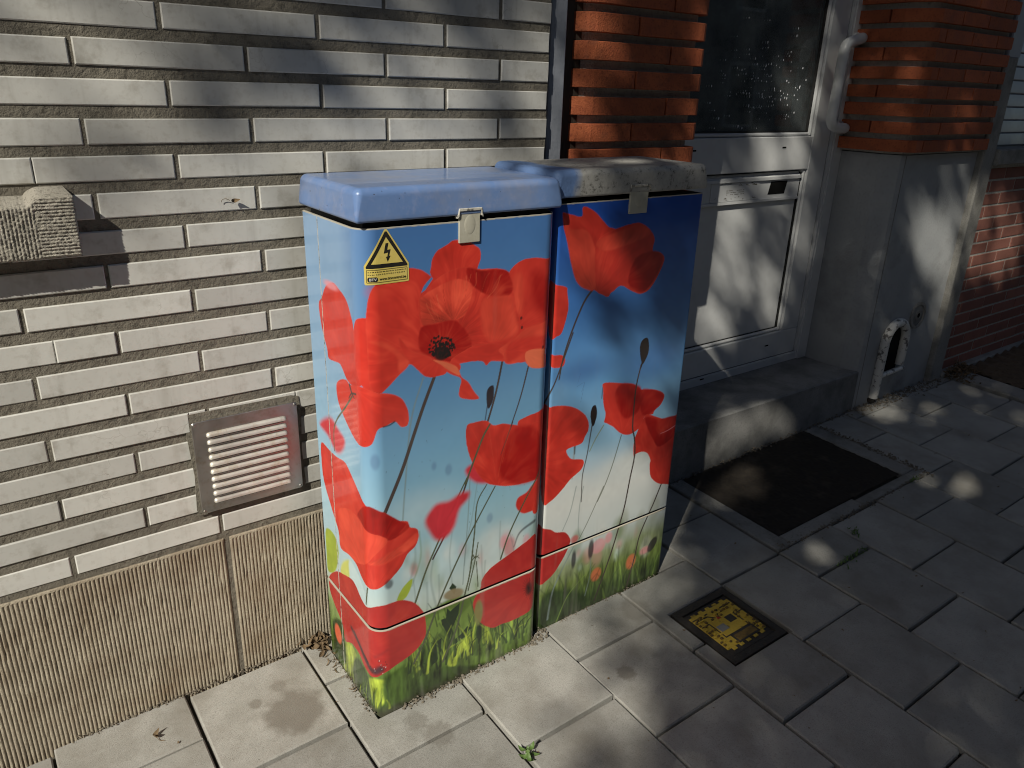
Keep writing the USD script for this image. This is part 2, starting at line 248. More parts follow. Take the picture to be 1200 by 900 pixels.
for k in range(-9, 15):
    x0, x1 = XC0 + TW * k, XC0 + TW * (k + 1)
    off = -.468 if k % 2 == 0 else -.619
    for n in range(-4, 7):
        y1 = off - TD * n + TD; y0 = y1 - TD
        if y0 > .06 or y1 < -1.9: continue
        if not (-1.2 < x0 < 4.5): continue
        p = sbox(x0, y0, x1, y1).buffer(-.0028 - .0016 * rng.random(), join_style='mitre')
        p = affinity.translate(p, rng.uniform(-.0012, .0012), rng.uniform(-.0012, .0012))
        p = affinity.rotate(p, rng.uniform(-.25, .25))
        for q in keep: p = p.difference(q.buffer(.004, join_style='mitre'))
        for q in wallpoly: p = p.difference(q)
        for q in (sbox(.636, -.341, 1.128, -.05), sbox(1.147, -.315, 1.650, -.05)): p = p.difference(q)
        if rng.random() < .3:                                                     # a chipped corner
            cx_, cy_ = rng.choice([(p.bounds[0], p.bounds[1]), (p.bounds[2], p.bounds[1]), (p.bounds[2], p.bounds[3])]) if p.area > .01 else (0, 9); s1, s2 = rng.uniform(.006, .017), rng.uniform(.006, .017)
            p = p.difference(Polygon([(cx_ - s1, cy_), (cx_ - s1 * .3, cy_ - s2 * .4), (cx_, cy_ - s2), (cx_ + s1, cy_), (cx_ + s1 * .3, cy_ + s2 * .4), (cx_, cy_ + s2)]))
        for pc in getattr(p, 'geoms', [p]):
            if pc.area < .0015 or min(pc.bounds[2] - pc.bounds[0], pc.bounds[3] - pc.bounds[1]) < .02: continue
            m = slab(Polygon(pc.exterior), -.05, 0, .0035)
            c = np.array(pc.centroid.coords[0]); tx, ty = rng.gauss(0, .0045), rng.gauss(0, .0045); dz = rng.uniform(-.0015, .0025)
            if k == 3 and -.63 < c[1] < -.40: dz, ty = .006, -.012
            if k == 1 and c[1] > -.32: dz = .005
            if k == 5 and -.95 < c[1] < -.7: dz = .004
            v = np.array(m.vertices); v[:, 2] += tx * (v[:, 0] - c[0]) + ty * (v[:, 1] - c[1]) + dz; m.vertices = v
            obj('paving_tile', on_ground(m), 'paving', pav)
# concrete kerb strips round the sunken doormat
for pl in (sbox(2.077, -.460, 2.150, .048), sbox(2.154, -.460, 2.60, -.405), sbox(2.604, -.460, 3.046, -.417), sbox(2.955, -.413, 3.046, .048)):
    obj('edging_strip', on_ground(slab(pl, -.05, .002 * rng.random(), .004)), 'concrete', pav)
road = sbox(-40, -9.5, 40, -2.55)
rd = trimesh.Trimesh([(-40, -9.5, -.23 - .8), (40, -9.5, -.23 + .78), (40, -2.4, -.23 + .78), (-40, -2.4, -.23 - .8)], [(0, 1, 2), (0, 2, 3)], process=False)
obj('road', rd, 'road', label='asphalt street behind the viewer', kind='structure')

# ------------------------------------------------------------------ house on the left: pale glazed bricks
h1 = thing('grey_brick_house', 'house wall of pale grey long glazed bricks over a ribbed stone plinth', 'house wall')
vent_hole = (.366, .605, .507, .732)
obj('wall', cat([bx(-6, 1.356, .0032, .25, .4, 2.45), bx(-6, 1.356, .0022, .25, -.2, .4)]), 'mortar', h1)
obj('upper_wall', bx(-6, 1.45, -.005, .25, 2.452, 9.5), 'far_render', h1)
ZR = 1.642 - .0697 * 0
r = random.Random(11)
for row in range(-7, 18):
    zc = 1.642 - .0697 * row
    if zc < .44: continue
    even = row % 2 == 0
    for k in range(-2, 6):
        a = (.245 if even else .086) + .318 * (k - 1); b = a + .318
        if b > 1.36 and a < 1.3: b = 1.361
        if a > 1.3 or b < -.45: continue
        x0, x1 = a + .0045 + r.uniform(-.001, .001), b - .0045 + r.uniform(-.001, .001)
        z0, z1 = zc - .0236 + r.uniform(-.0012, .0012), zc + .0236 + r.uniform(-.0012, .0012)
        spans = [(x0, x1)]
        if z1 > vent_hole[2] and z0 < vent_hole[3]:
            spans = []
            if x0 < vent_hole[0]: spans.append((x0, min(x1, vent_hole[0] - .004)))
            if x1 > vent_hole[1]: spans.append((max(x0, vent_hole[1] + .008), x1))
            if z1 > vent_hole[3] + .022 and x1 > vent_hole[0] and x0 < vent_hole[1]: obj('brick', cbox(max(x0, vent_hole[0] - .002), min(x1, vent_hole[1] + .006), vent_hole[3] + .016, z1, -.0004, .02, .0015), 'glazed_brick', h1)
        if row == 5 and a < .151 < b: spans = [(x0, .1503), (.1517, x1)]
        if row == 6 and x0 < .2: spans = [(max(x0, .207), x1)]
        if row == 10 and a < .13 < b: spans = [(x0, .1296), (.1306, x1)]
        for (p, q) in spans:
            if q - p < .012: continue
            m = cbox(p, q, z0, z1, r.uniform(-.0012, .0006), .02, .0022)
            v = np.array(m.vertices); v[:, 2] += (v[:, 0] - p) * r.gauss(0, .0025); v[:, 1] += (v[:, 0] - p) * r.gauss(0, .002); m.vertices = v
            obj('brick', m, 'glazed_brick', h1)
def ribs(x0, x1, zb, zt, pitch=.0087, depth=.0034, y0=-.002):
    n = max(2, int((x1 - x0) / pitch)); t = np.linspace(x0 + .004, x1 - .004, n * 6 + 1)
    d = depth * (.5 - .5 * np.cos(2 * PI * (t - t[0]) / (x1 - x0 - .008) * n)) ** 1.9
    xs_ = np.r_[x0, x0, t, x1, x1]; m = len(xs_)
    zs = np.r_[np.linspace(zb, zt - .007, 26), zt - .0055, zt - .002, zt]; V = []
    for k, z in enumerate(zs):
        w = meshkit.fbm(np.c_[t * 40, np.full(len(t), z * 40), np.full(len(t), x0)], 3) - .5; w2 = meshkit.fbm(np.c_[t * 130, np.full(len(t), z * 45), np.full(len(t), 4.0)], 2, 9)
        dd = d * np.clip(1 + 1.2 * w, .5, 1.2) if k < 26 else 0 * d + (.0004, .0012, .004)[k - 26]
        dd = dd + .0016 * np.clip(w2 - .66, 0, .3) / .15 + .0012 * w
        V += [(x, y, z) for x, y in zip(xs_, np.r_[.03, y0 + .003, y0 + dd, y0 + .003, .03])]
    F = []
    for i in range(len(zs) - 1):
        for k in range(m - 1): F += [(i * m + k, i * m + k + 1, (i + 1) * m + k + 1), (i * m + k, (i + 1) * m + k + 1, (i + 1) * m + k)]
    e = (len(zs) - 1) * m; F += [(e, e + k, e + k + 1) for k in range(1, m - 1)]
    return trimesh.Trimesh(V, F, process=False)
for a, b in ((-1.44, -.526), (-.512, .405), (.419, 1.356)): obj('plinth_slab', ribs(a, b, -.08, .415), 'plinth_stone', h1)
# worn carved stone block set in the wall
nx, nz = 190, 62
gx, gzz = np.meshgrid(np.linspace(-.15, .203, nx), np.linspace(1.140, 1.252, nz), indexing='ij')
top = np.where(gx > .150, 1.2525, np.where(gx > .128, 1.238 + .0145 * np.clip((gx - .128) / .022, 0, 1) ** .5, 1.238))
gzz = 1.140 + (gzz - 1.140) / .112 * (top - 1.140)
P3 = np.c_[gx.ravel(), 0 * gx.ravel(), gzz.ravel()]
wob = meshkit.fbm(P3 * 60, 3) - .5; wob2 = meshkit.fbm(P3 * 260, 3, 5) - .5
gv = .5 + .5 * np.sin(2 * PI * (P3[:, 0] / .0064 + wob * .2)); gh = .5 + .5 * np.sin(2 * PI * (P3[:, 2] / .0062 + wob * .28))
mixr = np.clip((P3[:, 0] - .133) / .006, 0, 1)
dep = .0026 * (gv * (1 - mixr) + gh * mixr) * (.55 + .9 * np.clip(wob + .5, 0, 1)) + .003 * wob2 + .002 * wob
edge = np.minimum.reduce([P3[:, 2] - 1.140, top.ravel() - P3[:, 2], .203 - P3[:, 0]])
dep += .004 * np.clip(1 - edge / .004, 0, 1) ** 2
yf = -.050 + dep
V = list(np.c_[P3[:, 0] , yf, P3[:, 2]]); F = []
for i in range(nx - 1):
    for j in range(nz - 1): F += [(i * nz + j, (i + 1) * nz + j, (i + 1) * nz + j + 1), (i * nz + j, (i + 1) * nz + j + 1, i * nz + j + 1)]
def skirt(idx, f):
    b = len(V)
    for i in idx: V.append(f(np.array(V[i])))
    for k in range(len(idx) - 1): F.extend([(idx[k], idx[k + 1], b + k + 1), (idx[k], b + k + 1, b + k)])
skirt([i * nz + nz - 1 for i in range(nx)], lambda p: np.array([p[0] - (.012 if p[0] > .19 else 0), .02, p[2] + .018]))
skirt([(nx - 1) * nz + j for j in range(nz)][::-1], lambda p: np.array([p[0] - .004, .02, p[2]]))
skirt([i * nz for i in range(nx)][::-1], lambda p: np.array([p[0], .02, p[2]]))
obj('stone_block', trimesh.Trimesh(np.array(V), F, process=False), 'sill_stone', h1, smooth=40)
# ventilation grille
vg = obj('vent_grille', cat([front(rrect(.362, .609, .503, .737, .006), -.0125, -.0100, .0012), front(rrect(.365, .606, .506, .734, .006), -.0100, .012)]), 'steel', h1, smooth=25)
for k in range(10):
    zc = .7015 - .0189 * k
    A = np.linspace(0, PI, 25); xs_ = .4855 - .094 * np.cos(A); V = []; F = []
    w = np.clip(np.sin(A) * 3.2, 0, 1) ** .5
    for x, q in zip(xs_, w):
        for t in range(7):
            th = t / 6 * PI * .5; V.append((x, -.0125 - .0075 * q * math.sin(th), zc + .0095 * q * math.cos(th) - .0035))
    for i in range(24):
        for t in range(6): F += [(i * 7 + t, i * 7 + t + 1, (i + 1) * 7 + t + 1), (i * 7 + t, (i + 1) * 7 + t + 1, (i + 1) * 7 + t)]
    obj('louvre', trimesh.Trimesh(V, F, process=False), 'brushed_steel', vg, smooth=60)
    sl = .4855 + .088 * np.array([-1, 1])
    obj('vent_slot', front(rrect(sl[0], sl[1], zc - .0085, zc - .0035, .0022, 2), -.01275, -.0126), 'black_void', vg)
for x, z in ((.368, .731), (.603, .731), (.603, .509), (.368, .509)):
    s = trimesh.creation.icosphere(2, .0038); s.apply_scale((1, .5, 1)); s.apply_translation((x, -.0125, z)); obj('screw', s, 'steel', vg, smooth=True)
pts = Polygon([(.350, .742), (.352, .755), (.60, .752), (.618, .746), (.622, .70), (.617, .6), (.621, .51), (.617, .497), (.50, .500), (.36, .494), (.353, .51), (.358, .6)])
obj('vent_bedding', front(pts, -.0018, .01), 'mortar', h1)

# ------------------------------------------------------------------ house with the door: orange bricks, white door
h2 = thing('orange_brick_house', 'house front with orange brick piers and grey rendered base around the white door', 'house front')
lp = LineString([(1.512, .20), (1.512, .102)] + [(1.557 - .045 * math.cos(a), .102 - .045 * math.sin(a)) for a in np.linspace(.2, PI / 2, 6)] + [(1.947, .057)] + [(1.947 + .015 * math.sin(a), .072 - .015 * math.cos(a)) for a in np.linspace(.3, PI / 2, 4)] + [(1.962, .30)])
rp = LineString([(3.312, .333), (3.312, .140), (3.319, .120), (3.345, .066), (3.362, .057), (4.012, .057)])
def band(path, a, b, t):
    s = substring(path, max(a, 0), min(b, path.length)); q = s.buffer(-t, single_sided=True, join_style='mitre', cap_style='flat')
    return q if q.geom_type == 'Polygon' else max(q.geoms, key=lambda x: x.area)
def core(path, t, back):
    c = np.array(path.offset_curve(-t).coords); return Polygon(list(c) + [(c[-1][0], back), (c[0][0], back)])
def front_s(path, x): return path.project(__import__('shapely').geometry.Point(x, .057))
lcore, rcore = core(lp, .013, .34), core(rp, .013, .40)
obj('pier_core', trimesh.creation.extrude_polygon(lcore, 2.45, engine='earcut'), 'pale_mortar', h2)
c = trimesh.creation.extrude_polygon(rcore, 1.205, engine='earcut'); c.apply_translation((0, 0, 1.245)); obj('pier_core', c, 'pale_mortar', h2)
rb = random.Random(5); joints = []
for k in range(-1, 15):
    z0 = 1.2535 + .0715 * k; z1 = z0 + .049
    j = [front_s(lp, 1.826)] if k % 2 == 0 else [front_s(lp, 1.690)]
    cuts = [.06] + j + [lp.length - .01]
    for a, b in zip(cuts[:-1], cuts[1:]):
        m = slab(Polygon(band(lp, a + .004, b - .004, .04).exterior), z0 + rb.uniform(-.001, .001), z1 + rb.uniform(-.001, .001), .0014, True)
        obj('brick', m, 'orange_brick', h2)
    joints.append((lp, j[0], z0, z1))
    if k >= 0:
        cuts = ([0, .34] if k % 2 == 0 else [0, .141, .45])
        while cuts[-1] < rp.length - .12: cuts.append(cuts[-1] + .225)
        cuts[-1] = rp.length; joints += [(rp, c_, z0, z1) for c_ in cuts[1:-1]]
        for a, b in zip(cuts[:-1], cuts[1:]):
            m = slab(Polygon(band(rp, a + .004, b - .004, .04).exterior), z0 + rb.uniform(-.001, .001), z1 + rb.uniform(-.001, .001), .0014, True)
            obj('brick', m, 'orange_brick', h2)
hj = []
for pth, s_, z0, z1 in joints:
    q_ = substring(pth.offset_curve(-.0035), s_ - .006, s_ + .006).buffer(-.02, single_sided=True, cap_style='flat')
    if q_.geom_type == 'Polygon' and q_.area > 1e-6:
        c = trimesh.creation.extrude_polygon(q_, z1 - z0 - .004, engine='earcut'); c.apply_translation((0, 0, z0 + .002)); hj.append(c)
obj('head_joint_mortar', cat(hj), 'pale_mortar', h2, kind='stuff')
c = trimesh.creation.extrude_polygon(core(rp, .0, .40), 1.33, engine='earcut'); c.apply_translation((0, 0, -.09)); obj('rendered_base', c, 'grey_render', h2)
c = trimesh.creation.extrude_polygon(Polygon([(3.3085, .31), (3.3085, .1390), (3.316, .118), (3.320, .120), (3.3125, .140), (3.3125, .31)]), .985, engine='earcut'); c.apply_translation((0, 0, .258))
obj('corner_line', front(sbox(3.366, .04, 3.370, 1.238), .0555, .06), 'concrete', h2)
obj('upper_wall', cat([bx(1.505, 1.96, .045, .4, 2.452, 9.5), bx(1.962, 3.31, .3, .5, 2.30, 9.5), bx(3.312, 4.14, .045, .45, 2.452, 9.5)]), 'far_wall', h2)
# flat cement cover and zinc pipe at the right end of the front
obj('pipe_cover', cat([slab(Polygon([(4.016, .06), (4.016, .036), (4.022, .028), (4.128, .028), (4.136, .036), (4.136, .20), (4.016, .20)]), .02, 1.655, .003)]), 'concrete', h2)
obj('downpipe', cat([slab(Polygon([(4.030, .06), (4.030, .040), (4.036, .034), (4.150, .034), (4.156, .040), (4.156, .2), (4.03, .2)]), 1.657, 2.45, .003)]), 'zinc', h2)
# step
stp = slab(Polygon([(1.962, .057), (3.343, .057), (3.312, .14), (3.312, .36), (1.962, .36)]), -.1, .2645, .006)
V = np.array(stp.vertices); obj('door_step', stp, 'step_stone', h2)
# door
dr = obj('door_frame', cat([bx(3.246, 3.312, .327, .40, .2655, 2.30), bx(1.945, 2.01, .327, .40, .2655, 2.30), bx(3.236, 3.247, .333, .40, .2655, 2.30), bx(2.01, 3.236, .334, .40, .2655, .2995), bx(1.945, 3.312, .327, .40, 2.24, 2.30)]), 'white_pvc', h2)
L = .345
leaf = cat([cbox(2.022, 3.231, .303, .424, L, .40, .003), cbox(3.106, 3.231, .4245, 2.22, L, .40, .003), cbox(2.022, 2.105, .4245, 2.22, L, .40, .003), cbox(2.1055, 3.1055, 1.1645, 1.302, L, .40, .003), cbox(2.1055, 3.1055, 2.12, 2.22, L, .40, .003)])
obj('door_leaf', leaf, 'white_pvc', dr)
obj('gasket', cat([bx(3.2315, 3.2358, .349, .39, .302, 2.22), bx(2.012, 3.2358, .349, .39, .2998, .3028)]), 'gasket', dr)
obj('door_panel', cbox(2.110, 3.082, .430, 1.155, .368, .39, .004), 'white_pvc', dr)
bead = lambda x0, x1, z0, z1: front(sbox(x0, z0, x1, z1), .352, .372, .006)
obj('panel_bead', cat([bead(3.086, 3.1045, .426, 1.163), bead(2.107, 2.124, .426, 1.163), bead(2.1245, 3.0855, .426, .441)]), 'white_pvc', dr)
obj('bead_gasket', cat([bx(3.0835, 3.0862, .360, .38, .441, 1.15), bx(2.125, 3.083, .360, .38, .4412, .4435)]), 'gasket', dr)
lpl = obj('letter_plate', cat([front(rrect(2.126, 3.080, 1.036, 1.146, .004), .358, .372, .004), bx(2.128, 3.076, .349, .37, 1.128, 1.140), bx(2.128, 3.076, .352, .37, 1.040, 1.050)]), 'white_pvc', dr)
obj('name_plate', front(rrect(2.49, 2.795, 1.053, 1.126, .003), .3555, .358), 'white_pvc', lpl)
obj('letter_slot', front(Polygon([(2.862, 1.066), (2.975, 1.066), (2.988, 1.120), (2.875, 1.120)]), .3568, .358), 'black_void', lpl)
rs = random.Random(3)
mk = [front(sbox(x, z, x + rs.uniform(.004, .014), z + .0022), .3551, .3556) for x in np.arange(2.585, 2.69, .013) for z in (1.094, 1.086, 1.078) if rs.random() < .75]
mk += [front(Polygon([(x, z), (x + rs.uniform(.004, .03), z + rs.uniform(-.003, .003)), (x + rs.uniform(.002, .02), z + rs.uniform(.001, .005))]), .3551, .3556) for x, z in [(rs.uniform(2.495, 2.76), rs.choice([rs.uniform(1.056, 1.066), rs.uniform(1.11, 1.121)])) for _ in range(26)]]
obj('worn_print', cat(mk), 'stain', lpl, kind='stuff')
for x, z in ((2.350, 1.257), (2.911, 1.259), (3.005, .367), (2.554, .292)): obj('drain_slot', front(rrect(x - .013, x + .013, z - .003, z + .003, .002, 2), .3438 if z > .3 else .3332, .3448 if z > .3 else .335), 'black_void', dr)
obj('glazing_bead', cat([bead(3.086, 3.1045, 1.304, 2.118), bead(2.107, 2.124, 1.304, 2.118), bead(2.1245, 3.0855, 1.304, 1.318)]), 'white_pvc', dr)
obj('glazing_gasket', cat([bx(3.078, 3.0858, .362, .372, 1.318, 2.11), bx(2.125, 3.078, .362, .372, 1.3182, 1.323)]), 'gasket', dr)
obj('glass_pane', bx(2.12, 3.09, .3705, .3765, 1.31, 2.12), 'glass', dr)
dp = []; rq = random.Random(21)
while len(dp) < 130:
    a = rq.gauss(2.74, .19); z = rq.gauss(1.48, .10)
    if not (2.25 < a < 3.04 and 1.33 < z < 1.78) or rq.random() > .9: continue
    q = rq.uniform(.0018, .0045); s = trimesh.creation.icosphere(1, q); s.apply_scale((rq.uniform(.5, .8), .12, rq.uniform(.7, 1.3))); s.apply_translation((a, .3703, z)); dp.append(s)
obj('water_drops', cat(dp), 'drop_glint', dr, smooth=True, kind='stuff')
hp = spline([(3.268, .332, 1.694), (3.262, .300, 1.696), (3.235, .282, 1.693), (3.155, .280, 1.675), (3.128, .280, 1.652), (3.124, .280, 1.60), (3.119, .280, 1.40), (3.122, .281, 1.367), (3.150, .282, 1.346), (3.225, .284, 1.338), (3.255, .302, 1.337), (3.262, .332, 1.337)], 8)
hd = obj('door_handle', tube(hp, .0215, 16), 'white_pvc', dr, smooth=50)
for z in (1.694, 1.337):
    q = trimesh.creation.cylinder(.026, .008, sections=28); q.apply_transform(trimesh.transformations.rotation_matrix(PI / 2, (1, 0, 0))); q.apply_translation((3.267, .3225, z)); obj('handle_rose', q, 'white_pvc', hd, smooth=30)
hall = [bx(1.95, 3.35, 2.2, 2.25, .2, 2.5), bx(1.93, 1.95, .42, 2.2, .2, 2.5), bx(3.33, 3.35, .42, 2.2, .2, 2.5), bx(1.95, 3.33, .42, 2.2, 2.48, 2.5), bx(1.95, 3.33, .42, 2.2, .18, .2)]
obj('hallway', cat(hall), 'hall_wall', h2)
fr = rrect(2.90, 3.35, 1.36, 1.70, .06, 8)
obj('inner_frame', front(Polygon(fr.exterior.coords, [fr.buffer(-.03).exterior.coords]), .392, .402, .0), 'reflection_pale', h2)  # added frame behind the pane, stands in for a pale reflection in the glass
# boot scraper niche and round plug on the rendered base
arch = lambda x0, x1, z0, zt: Polygon([(x0, z0), (x1, z0), (x1, zt - (x1 - x0) / 2)] + [((x0 + x1) / 2 + (x1 - x0) / 2 * math.cos(a), zt - (x1 - x0) / 2 + (x1 - x0) / 2 * math.sin(a)) for a in np.linspace(.1, PI - .1, 14)] + [(x0, zt - (x1 - x0) / 2)])
outer, inner = arch(3.470, 3.700, .222, .495), arch(3.516, 3.660, .216, .452)
bs = thing('boot_scraper', 'white cast iron boot scraper arch with chipped paint around a dark niche', 'boot scraper', loc=(3.585, .057, .07))
ring = outer.union(sbox(3.470, .100, 3.512, .3)).union(sbox(3.512, .216, 3.70, .252)).difference(arch(3.512, 3.660, .252, .452))
ap = [(3.490, .040, .105), (3.492, .040, .25), (3.494, .040, .375)] + [(3.585 - .091 * math.cos(a), .040, .375 + .095 * math.sin(a)) for a in np.linspace(.25, PI - .25, 9)] + [(3.676, .040, .375), (3.678, .041, .30), (3.680, .044, .245)]
obj('scraper_frame', tube(spline(ap, 4), .0215, 14), 'white_paint', bs, smooth=50)
obj('niche', front(arch(3.500, 3.672, .215, .462), .0545, .0562), 'black_void', bs)
obj('scraper_lip', tomesh(hull([(3.50, .030, .218), (3.695, .030, .226), (3.50, .05, .206), (3.695, .05, .214)], .011, 10)), 'white_paint', bs)
obj('scraper_foot', front(Polygon([(3.468, .100), (3.514, .100), (3.506, .078), (3.478, .078)]), .034, .058, .003), 'cast_iron', bs)
pl = thing('wall_plug', 'round grey inspection cap on the rendered base', 'wall cap', loc=(3.778, .057, .476))
def disc(rad, yf, yb, c=.0, x=3.778, z=.476): return front(Polygon([(x + rad * math.cos(a), z + rad * math.sin(a)) for a in np.linspace(0, 2 * PI, 32, endpoint=False)]), yf, yb, c)
obj('rim', front(Polygon([(3.778 + .066 * math.cos(a), .476 + .066 * math.sin(a)) for a in np.linspace(0, 2 * PI, 40, endpoint=False)], [[(3.778 + .052 * math.cos(a), .476 + .052 * math.sin(a)) for a in np.linspace(0, 2 * PI, 40, endpoint=False)]]), .046, .058), 'concrete', pl)
obj('cap', disc(.051, .051, .058, .003), 'step_stone', pl); obj('hub', disc(.026, .047, .051, .003), 'concrete', pl); obj('hole', disc(.012, .0465, .047), 'black_void', pl)

# ------------------------------------------------------------------ gap between the two houses
gp = thing('rain_channel', 'narrow grey metal channel and dark board filling the gap between the two house fronts', 'wall channel')
obj('grey_profile', cat([slab(Polygon([(1.368, .06), (1.368, .026), (1.374, .020), (1.424, .020), (1.431, .027), (1.431, .06)]), .05, 2.45, .002)]), 'zinc', gp)
obj('board', bx(1.431, 1.513, .060, .09, .05, 2.45), 'dark_board', gp)
obj('backing', bx(1.356, 1.52, .09, .2, -.05, 2.45), 'black_void', gp)
for z in (1.73, 1.583, 1.437): obj('screw', disc(.005, .057, .060, .001, 1.452, z), 'black_void', gp)

# ------------------------------------------------------------------ house on the right: dark red bricks, shutter
h3 = thing('red_brick_house', 'house front of small dark red bricks under a grey window sill at the right edge', 'house front')
obj('wall', bx(4.137, 12, .0605, .4, -.1, 1.175), 'pale_mortar', h3)
rr_ = random.Random(9); row = 0
z = 1.158
while z > .12:
    a = 4.140 - (.136 if row % 2 else 0) - .04
    while a < 6.6:
        b = a + .272
        if b > 4.16:
            m = cbox(max(a + .005, 4.1375), b - .005, z - .0525, z + rr_.uniform(-.001, .001), .0575 + rr_.uniform(-.0012, .0012), .075, .002)
            obj('brick', m, 'red_brick', h3)
        a = b
    z -= .0625; row += 1
obj('base_ledge', slab(sbox(4.14, .02, 7, .07), .06, .112, .008), 'concrete', h3)
ws = obj('window_sill', cat([cbox(4.142, 7, 1.178, 1.252, .012, .2, .006)]), 'concrete', h3)
sh = obj('roller_shutter', bx(4.20, 7, .15, .17, 1.25, 2.45), 'shutter', h3)
for k in range(18): obj('slat', tomesh(hull([(4.16, .14, 1.262 + .062 * k), (6.9, .14, 1.262 + .062 * k), (4.16, .146, 1.312 + .062 * k), (6.9, .146, 1.312 + .062 * k)], .006, 8)), 'shutter', sh, smooth=40)
obj('upper_wall', bx(4.15, 12, .05, .4, 2.452, 9.5), 'far_wall', h3)

# ------------------------------------------------------------------ mats
pile = []
dm = thing('doormat', 'large dark brown sunken doormat in front of the door step', 'doormat', loc=(2.55, -.18, gz(2.55, -.18)))
nx_, ny_ = 120, 70
X, Y = np.meshgrid(np.linspace(2.154, 2.951, nx_), np.linspace(-.401, .046, ny_), indexing='ij')
X = X + .006 * (meshkit.noise(np.c_[X.ravel() * 60, Y.ravel() * 60, 0 * X.ravel() + 3]).reshape(X.shape) - .5); Y = Y + .008 * (meshkit.noise(np.c_[X.ravel() * 60, Y.ravel() * 60, 0 * X.ravel() + 8]).reshape(X.shape) - .5)
Zm = gz(X, Y) - .006 + .005 * meshkit.noise(np.c_[X.ravel() * 140, Y.ravel() * 140, 0 * X.ravel()]).reshape(X.shape) + .003 * meshkit.noise(np.c_[X.ravel() * 14, Y.ravel() * 14, 0 * X.ravel()]).reshape(X.shape)
F = [(i * ny_ + j, (i + 1) * ny_ + j, (i + 1) * ny_ + j + 1, i * ny_ + j + 1) for i in range(nx_ - 1) for j in range(ny_ - 1)]
obj('pile', trimesh.Trimesh(*meshkit.arrays((np.c_[X.ravel(), Y.ravel(), Zm.ravel()], F))[:2], process=False), 'mat_pile', dm)
sk = thing('cellar_mat', 'brown ribbed mat lying in a concrete framed recess at the right edge', 'mat', loc=(4.9, -.25, gz(4.9, -.25)))
obj('recess_frame', on_ground(cat([slab(sbox(4.195, -.62, 4.34, .018), -.05, .012, .006), slab(sbox(4.344, -.62, 7, -.50), -.05, .012, .006)])), 'concrete', sk)
X, Y = np.meshgrid(np.linspace(4.346, 6.4, 150), np.linspace(-.498, .018, 90), indexing='ij')
D = np.hypot((X - 5.35) * .55, (Y + .05) * 1.6)
Zm = gz(X, Y) + .004 + .010 * np.sin(D * 2 * PI / .055) + .01 * np.clip(1.2 - D * 1.5, 0, 1)
F = [(i * 90 + j, (i + 1) * 90 + j, (i + 1) * 90 + j + 1, i * 90 + j + 1) for i in range(149) for j in range(89)]
obj('ribbed_surface', trimesh.Trimesh(*meshkit.arrays((np.c_[X.ravel(), Y.ravel(), Zm.ravel()], F))[:2], process=False), 'brown_mat', sk, smooth=True)

# ------------------------------------------------------------------ yellow valve cover
vc = thing('valve_cover', 'small square cast iron valve cover with worn yellow raised plate set in the pavement', 'valve cover', loc=(1.643, -.601, gz(1.643, -.601)))
A0, A1, B0, B1 = 1.527, 1.760, -.7215, -.4825
fr = Polygon(sbox(A0, B0, A1, B1).exterior.coords, [sbox(A0 + .022, B0 + .022, A1 - .022, B1 - .022).exterior.coords])
q = trimesh.creation.extrude_polygon(fr, .05, engine='earcut'); q.apply_translation((0, 0, -.05)); obj('frame', on_ground(q, .001), 'cast_iron', vc)
obj('lid', on_ground(slab(sbox(A0 + .0235, B0 + .0235, A1 - .0235, B1 - .0235), -.04, -.003, .003)), 'cast_iron', vc)
def onlid(p, h, m, name, **k): obj(name, on_ground(slab(p, -.004, -.003 + h, min(.0008, h * .4))), m, vc, **k)
cx, cy = (A0 + A1) / 2, (B0 + B1) / 2
rv = random.Random(12)
ed = [(cx - .086, cy - .070)]
for i in range(11): x = cx - .086 + .0155 * i; ed += [(x, cy - .070 - .010 * (i % 2)), (x + .0155, cy - .070 - .010 * (i % 2))]
ed += [(cx + .086, cy + .070)]
for i in range(11): x = cx + .086 - .0155 * i; ed += [(x, cy + .078 + .008 * (i % 2)), (x - .0155, cy + .078 + .008 * (i % 2))]
pp = Polygon(ed).buffer(0); pp = max(getattr(pp, 'geoms', [pp]), key=lambda t: t.area)
onlid(pp, .0022, 'yellow_paint', 'yellow_plate')
bits = []
for i in range(13):
    for j in range(12):
        x, y = cx - .08 + .0132 * i, cy - .065 + .0115 * j
        if abs(x - cx) < .05 and -.036 < y - cy < .032 or (-.033 < x - cx < .058 and y - cy < -.036): continue
        if rv.random() < .62: bits.append(on_ground(slab(sbox(x - rv.uniform(.003, .0055), y - rv.uniform(.002, .004), x + rv.uniform(.003, .0055), y + rv.uniform(.002, .004)), -.001, .0030, .0006)))
obj('raised_marks', cat(bits[::3]), 'yellow_paint', vc, kind='stuff'); obj('worn_marks', cat(bits[1::3] + bits[2::3]), 'worn_iron', vc, kind='stuff')
lines = [on_ground(slab(LineString(l).buffer(.0017, cap_style='flat', join_style='mitre'), -.0012, .0002, .0002)) for l in ([(cx - .08, cy + .055), (cx - .03, cy + .055), (cx - .012, cy + .038)], [(cx + .08, cy + .062), (cx + .02, cy + .062), (cx + .004, cy + .044)], [(cx - .08, cy + .03), (cx - .05, cy + .03)], [(cx - .085, cy + .064), (cx - .02, cy + .064)], [(cx + .052, cy + .03), (cx + .052, cy - .034), (cx - .05, cy - .034), (cx - .05, cy + .03)], [(cx + .06, cy + .02), (cx + .085, cy + .02)], [(cx - .033, cy - .0372), (cx + .057, cy - .0372), (cx + .057, cy - .069), (cx - .033, cy - .069), (cx - .033, cy - .0372)])]
obj('groove_lines', cat(lines), 'cast_iron', vc, kind='stuff')
onlid(sbox(cx - .046, cy - .032, cx + .046, cy + .028), .0034, 'yellow_paint', 'centre_plate')
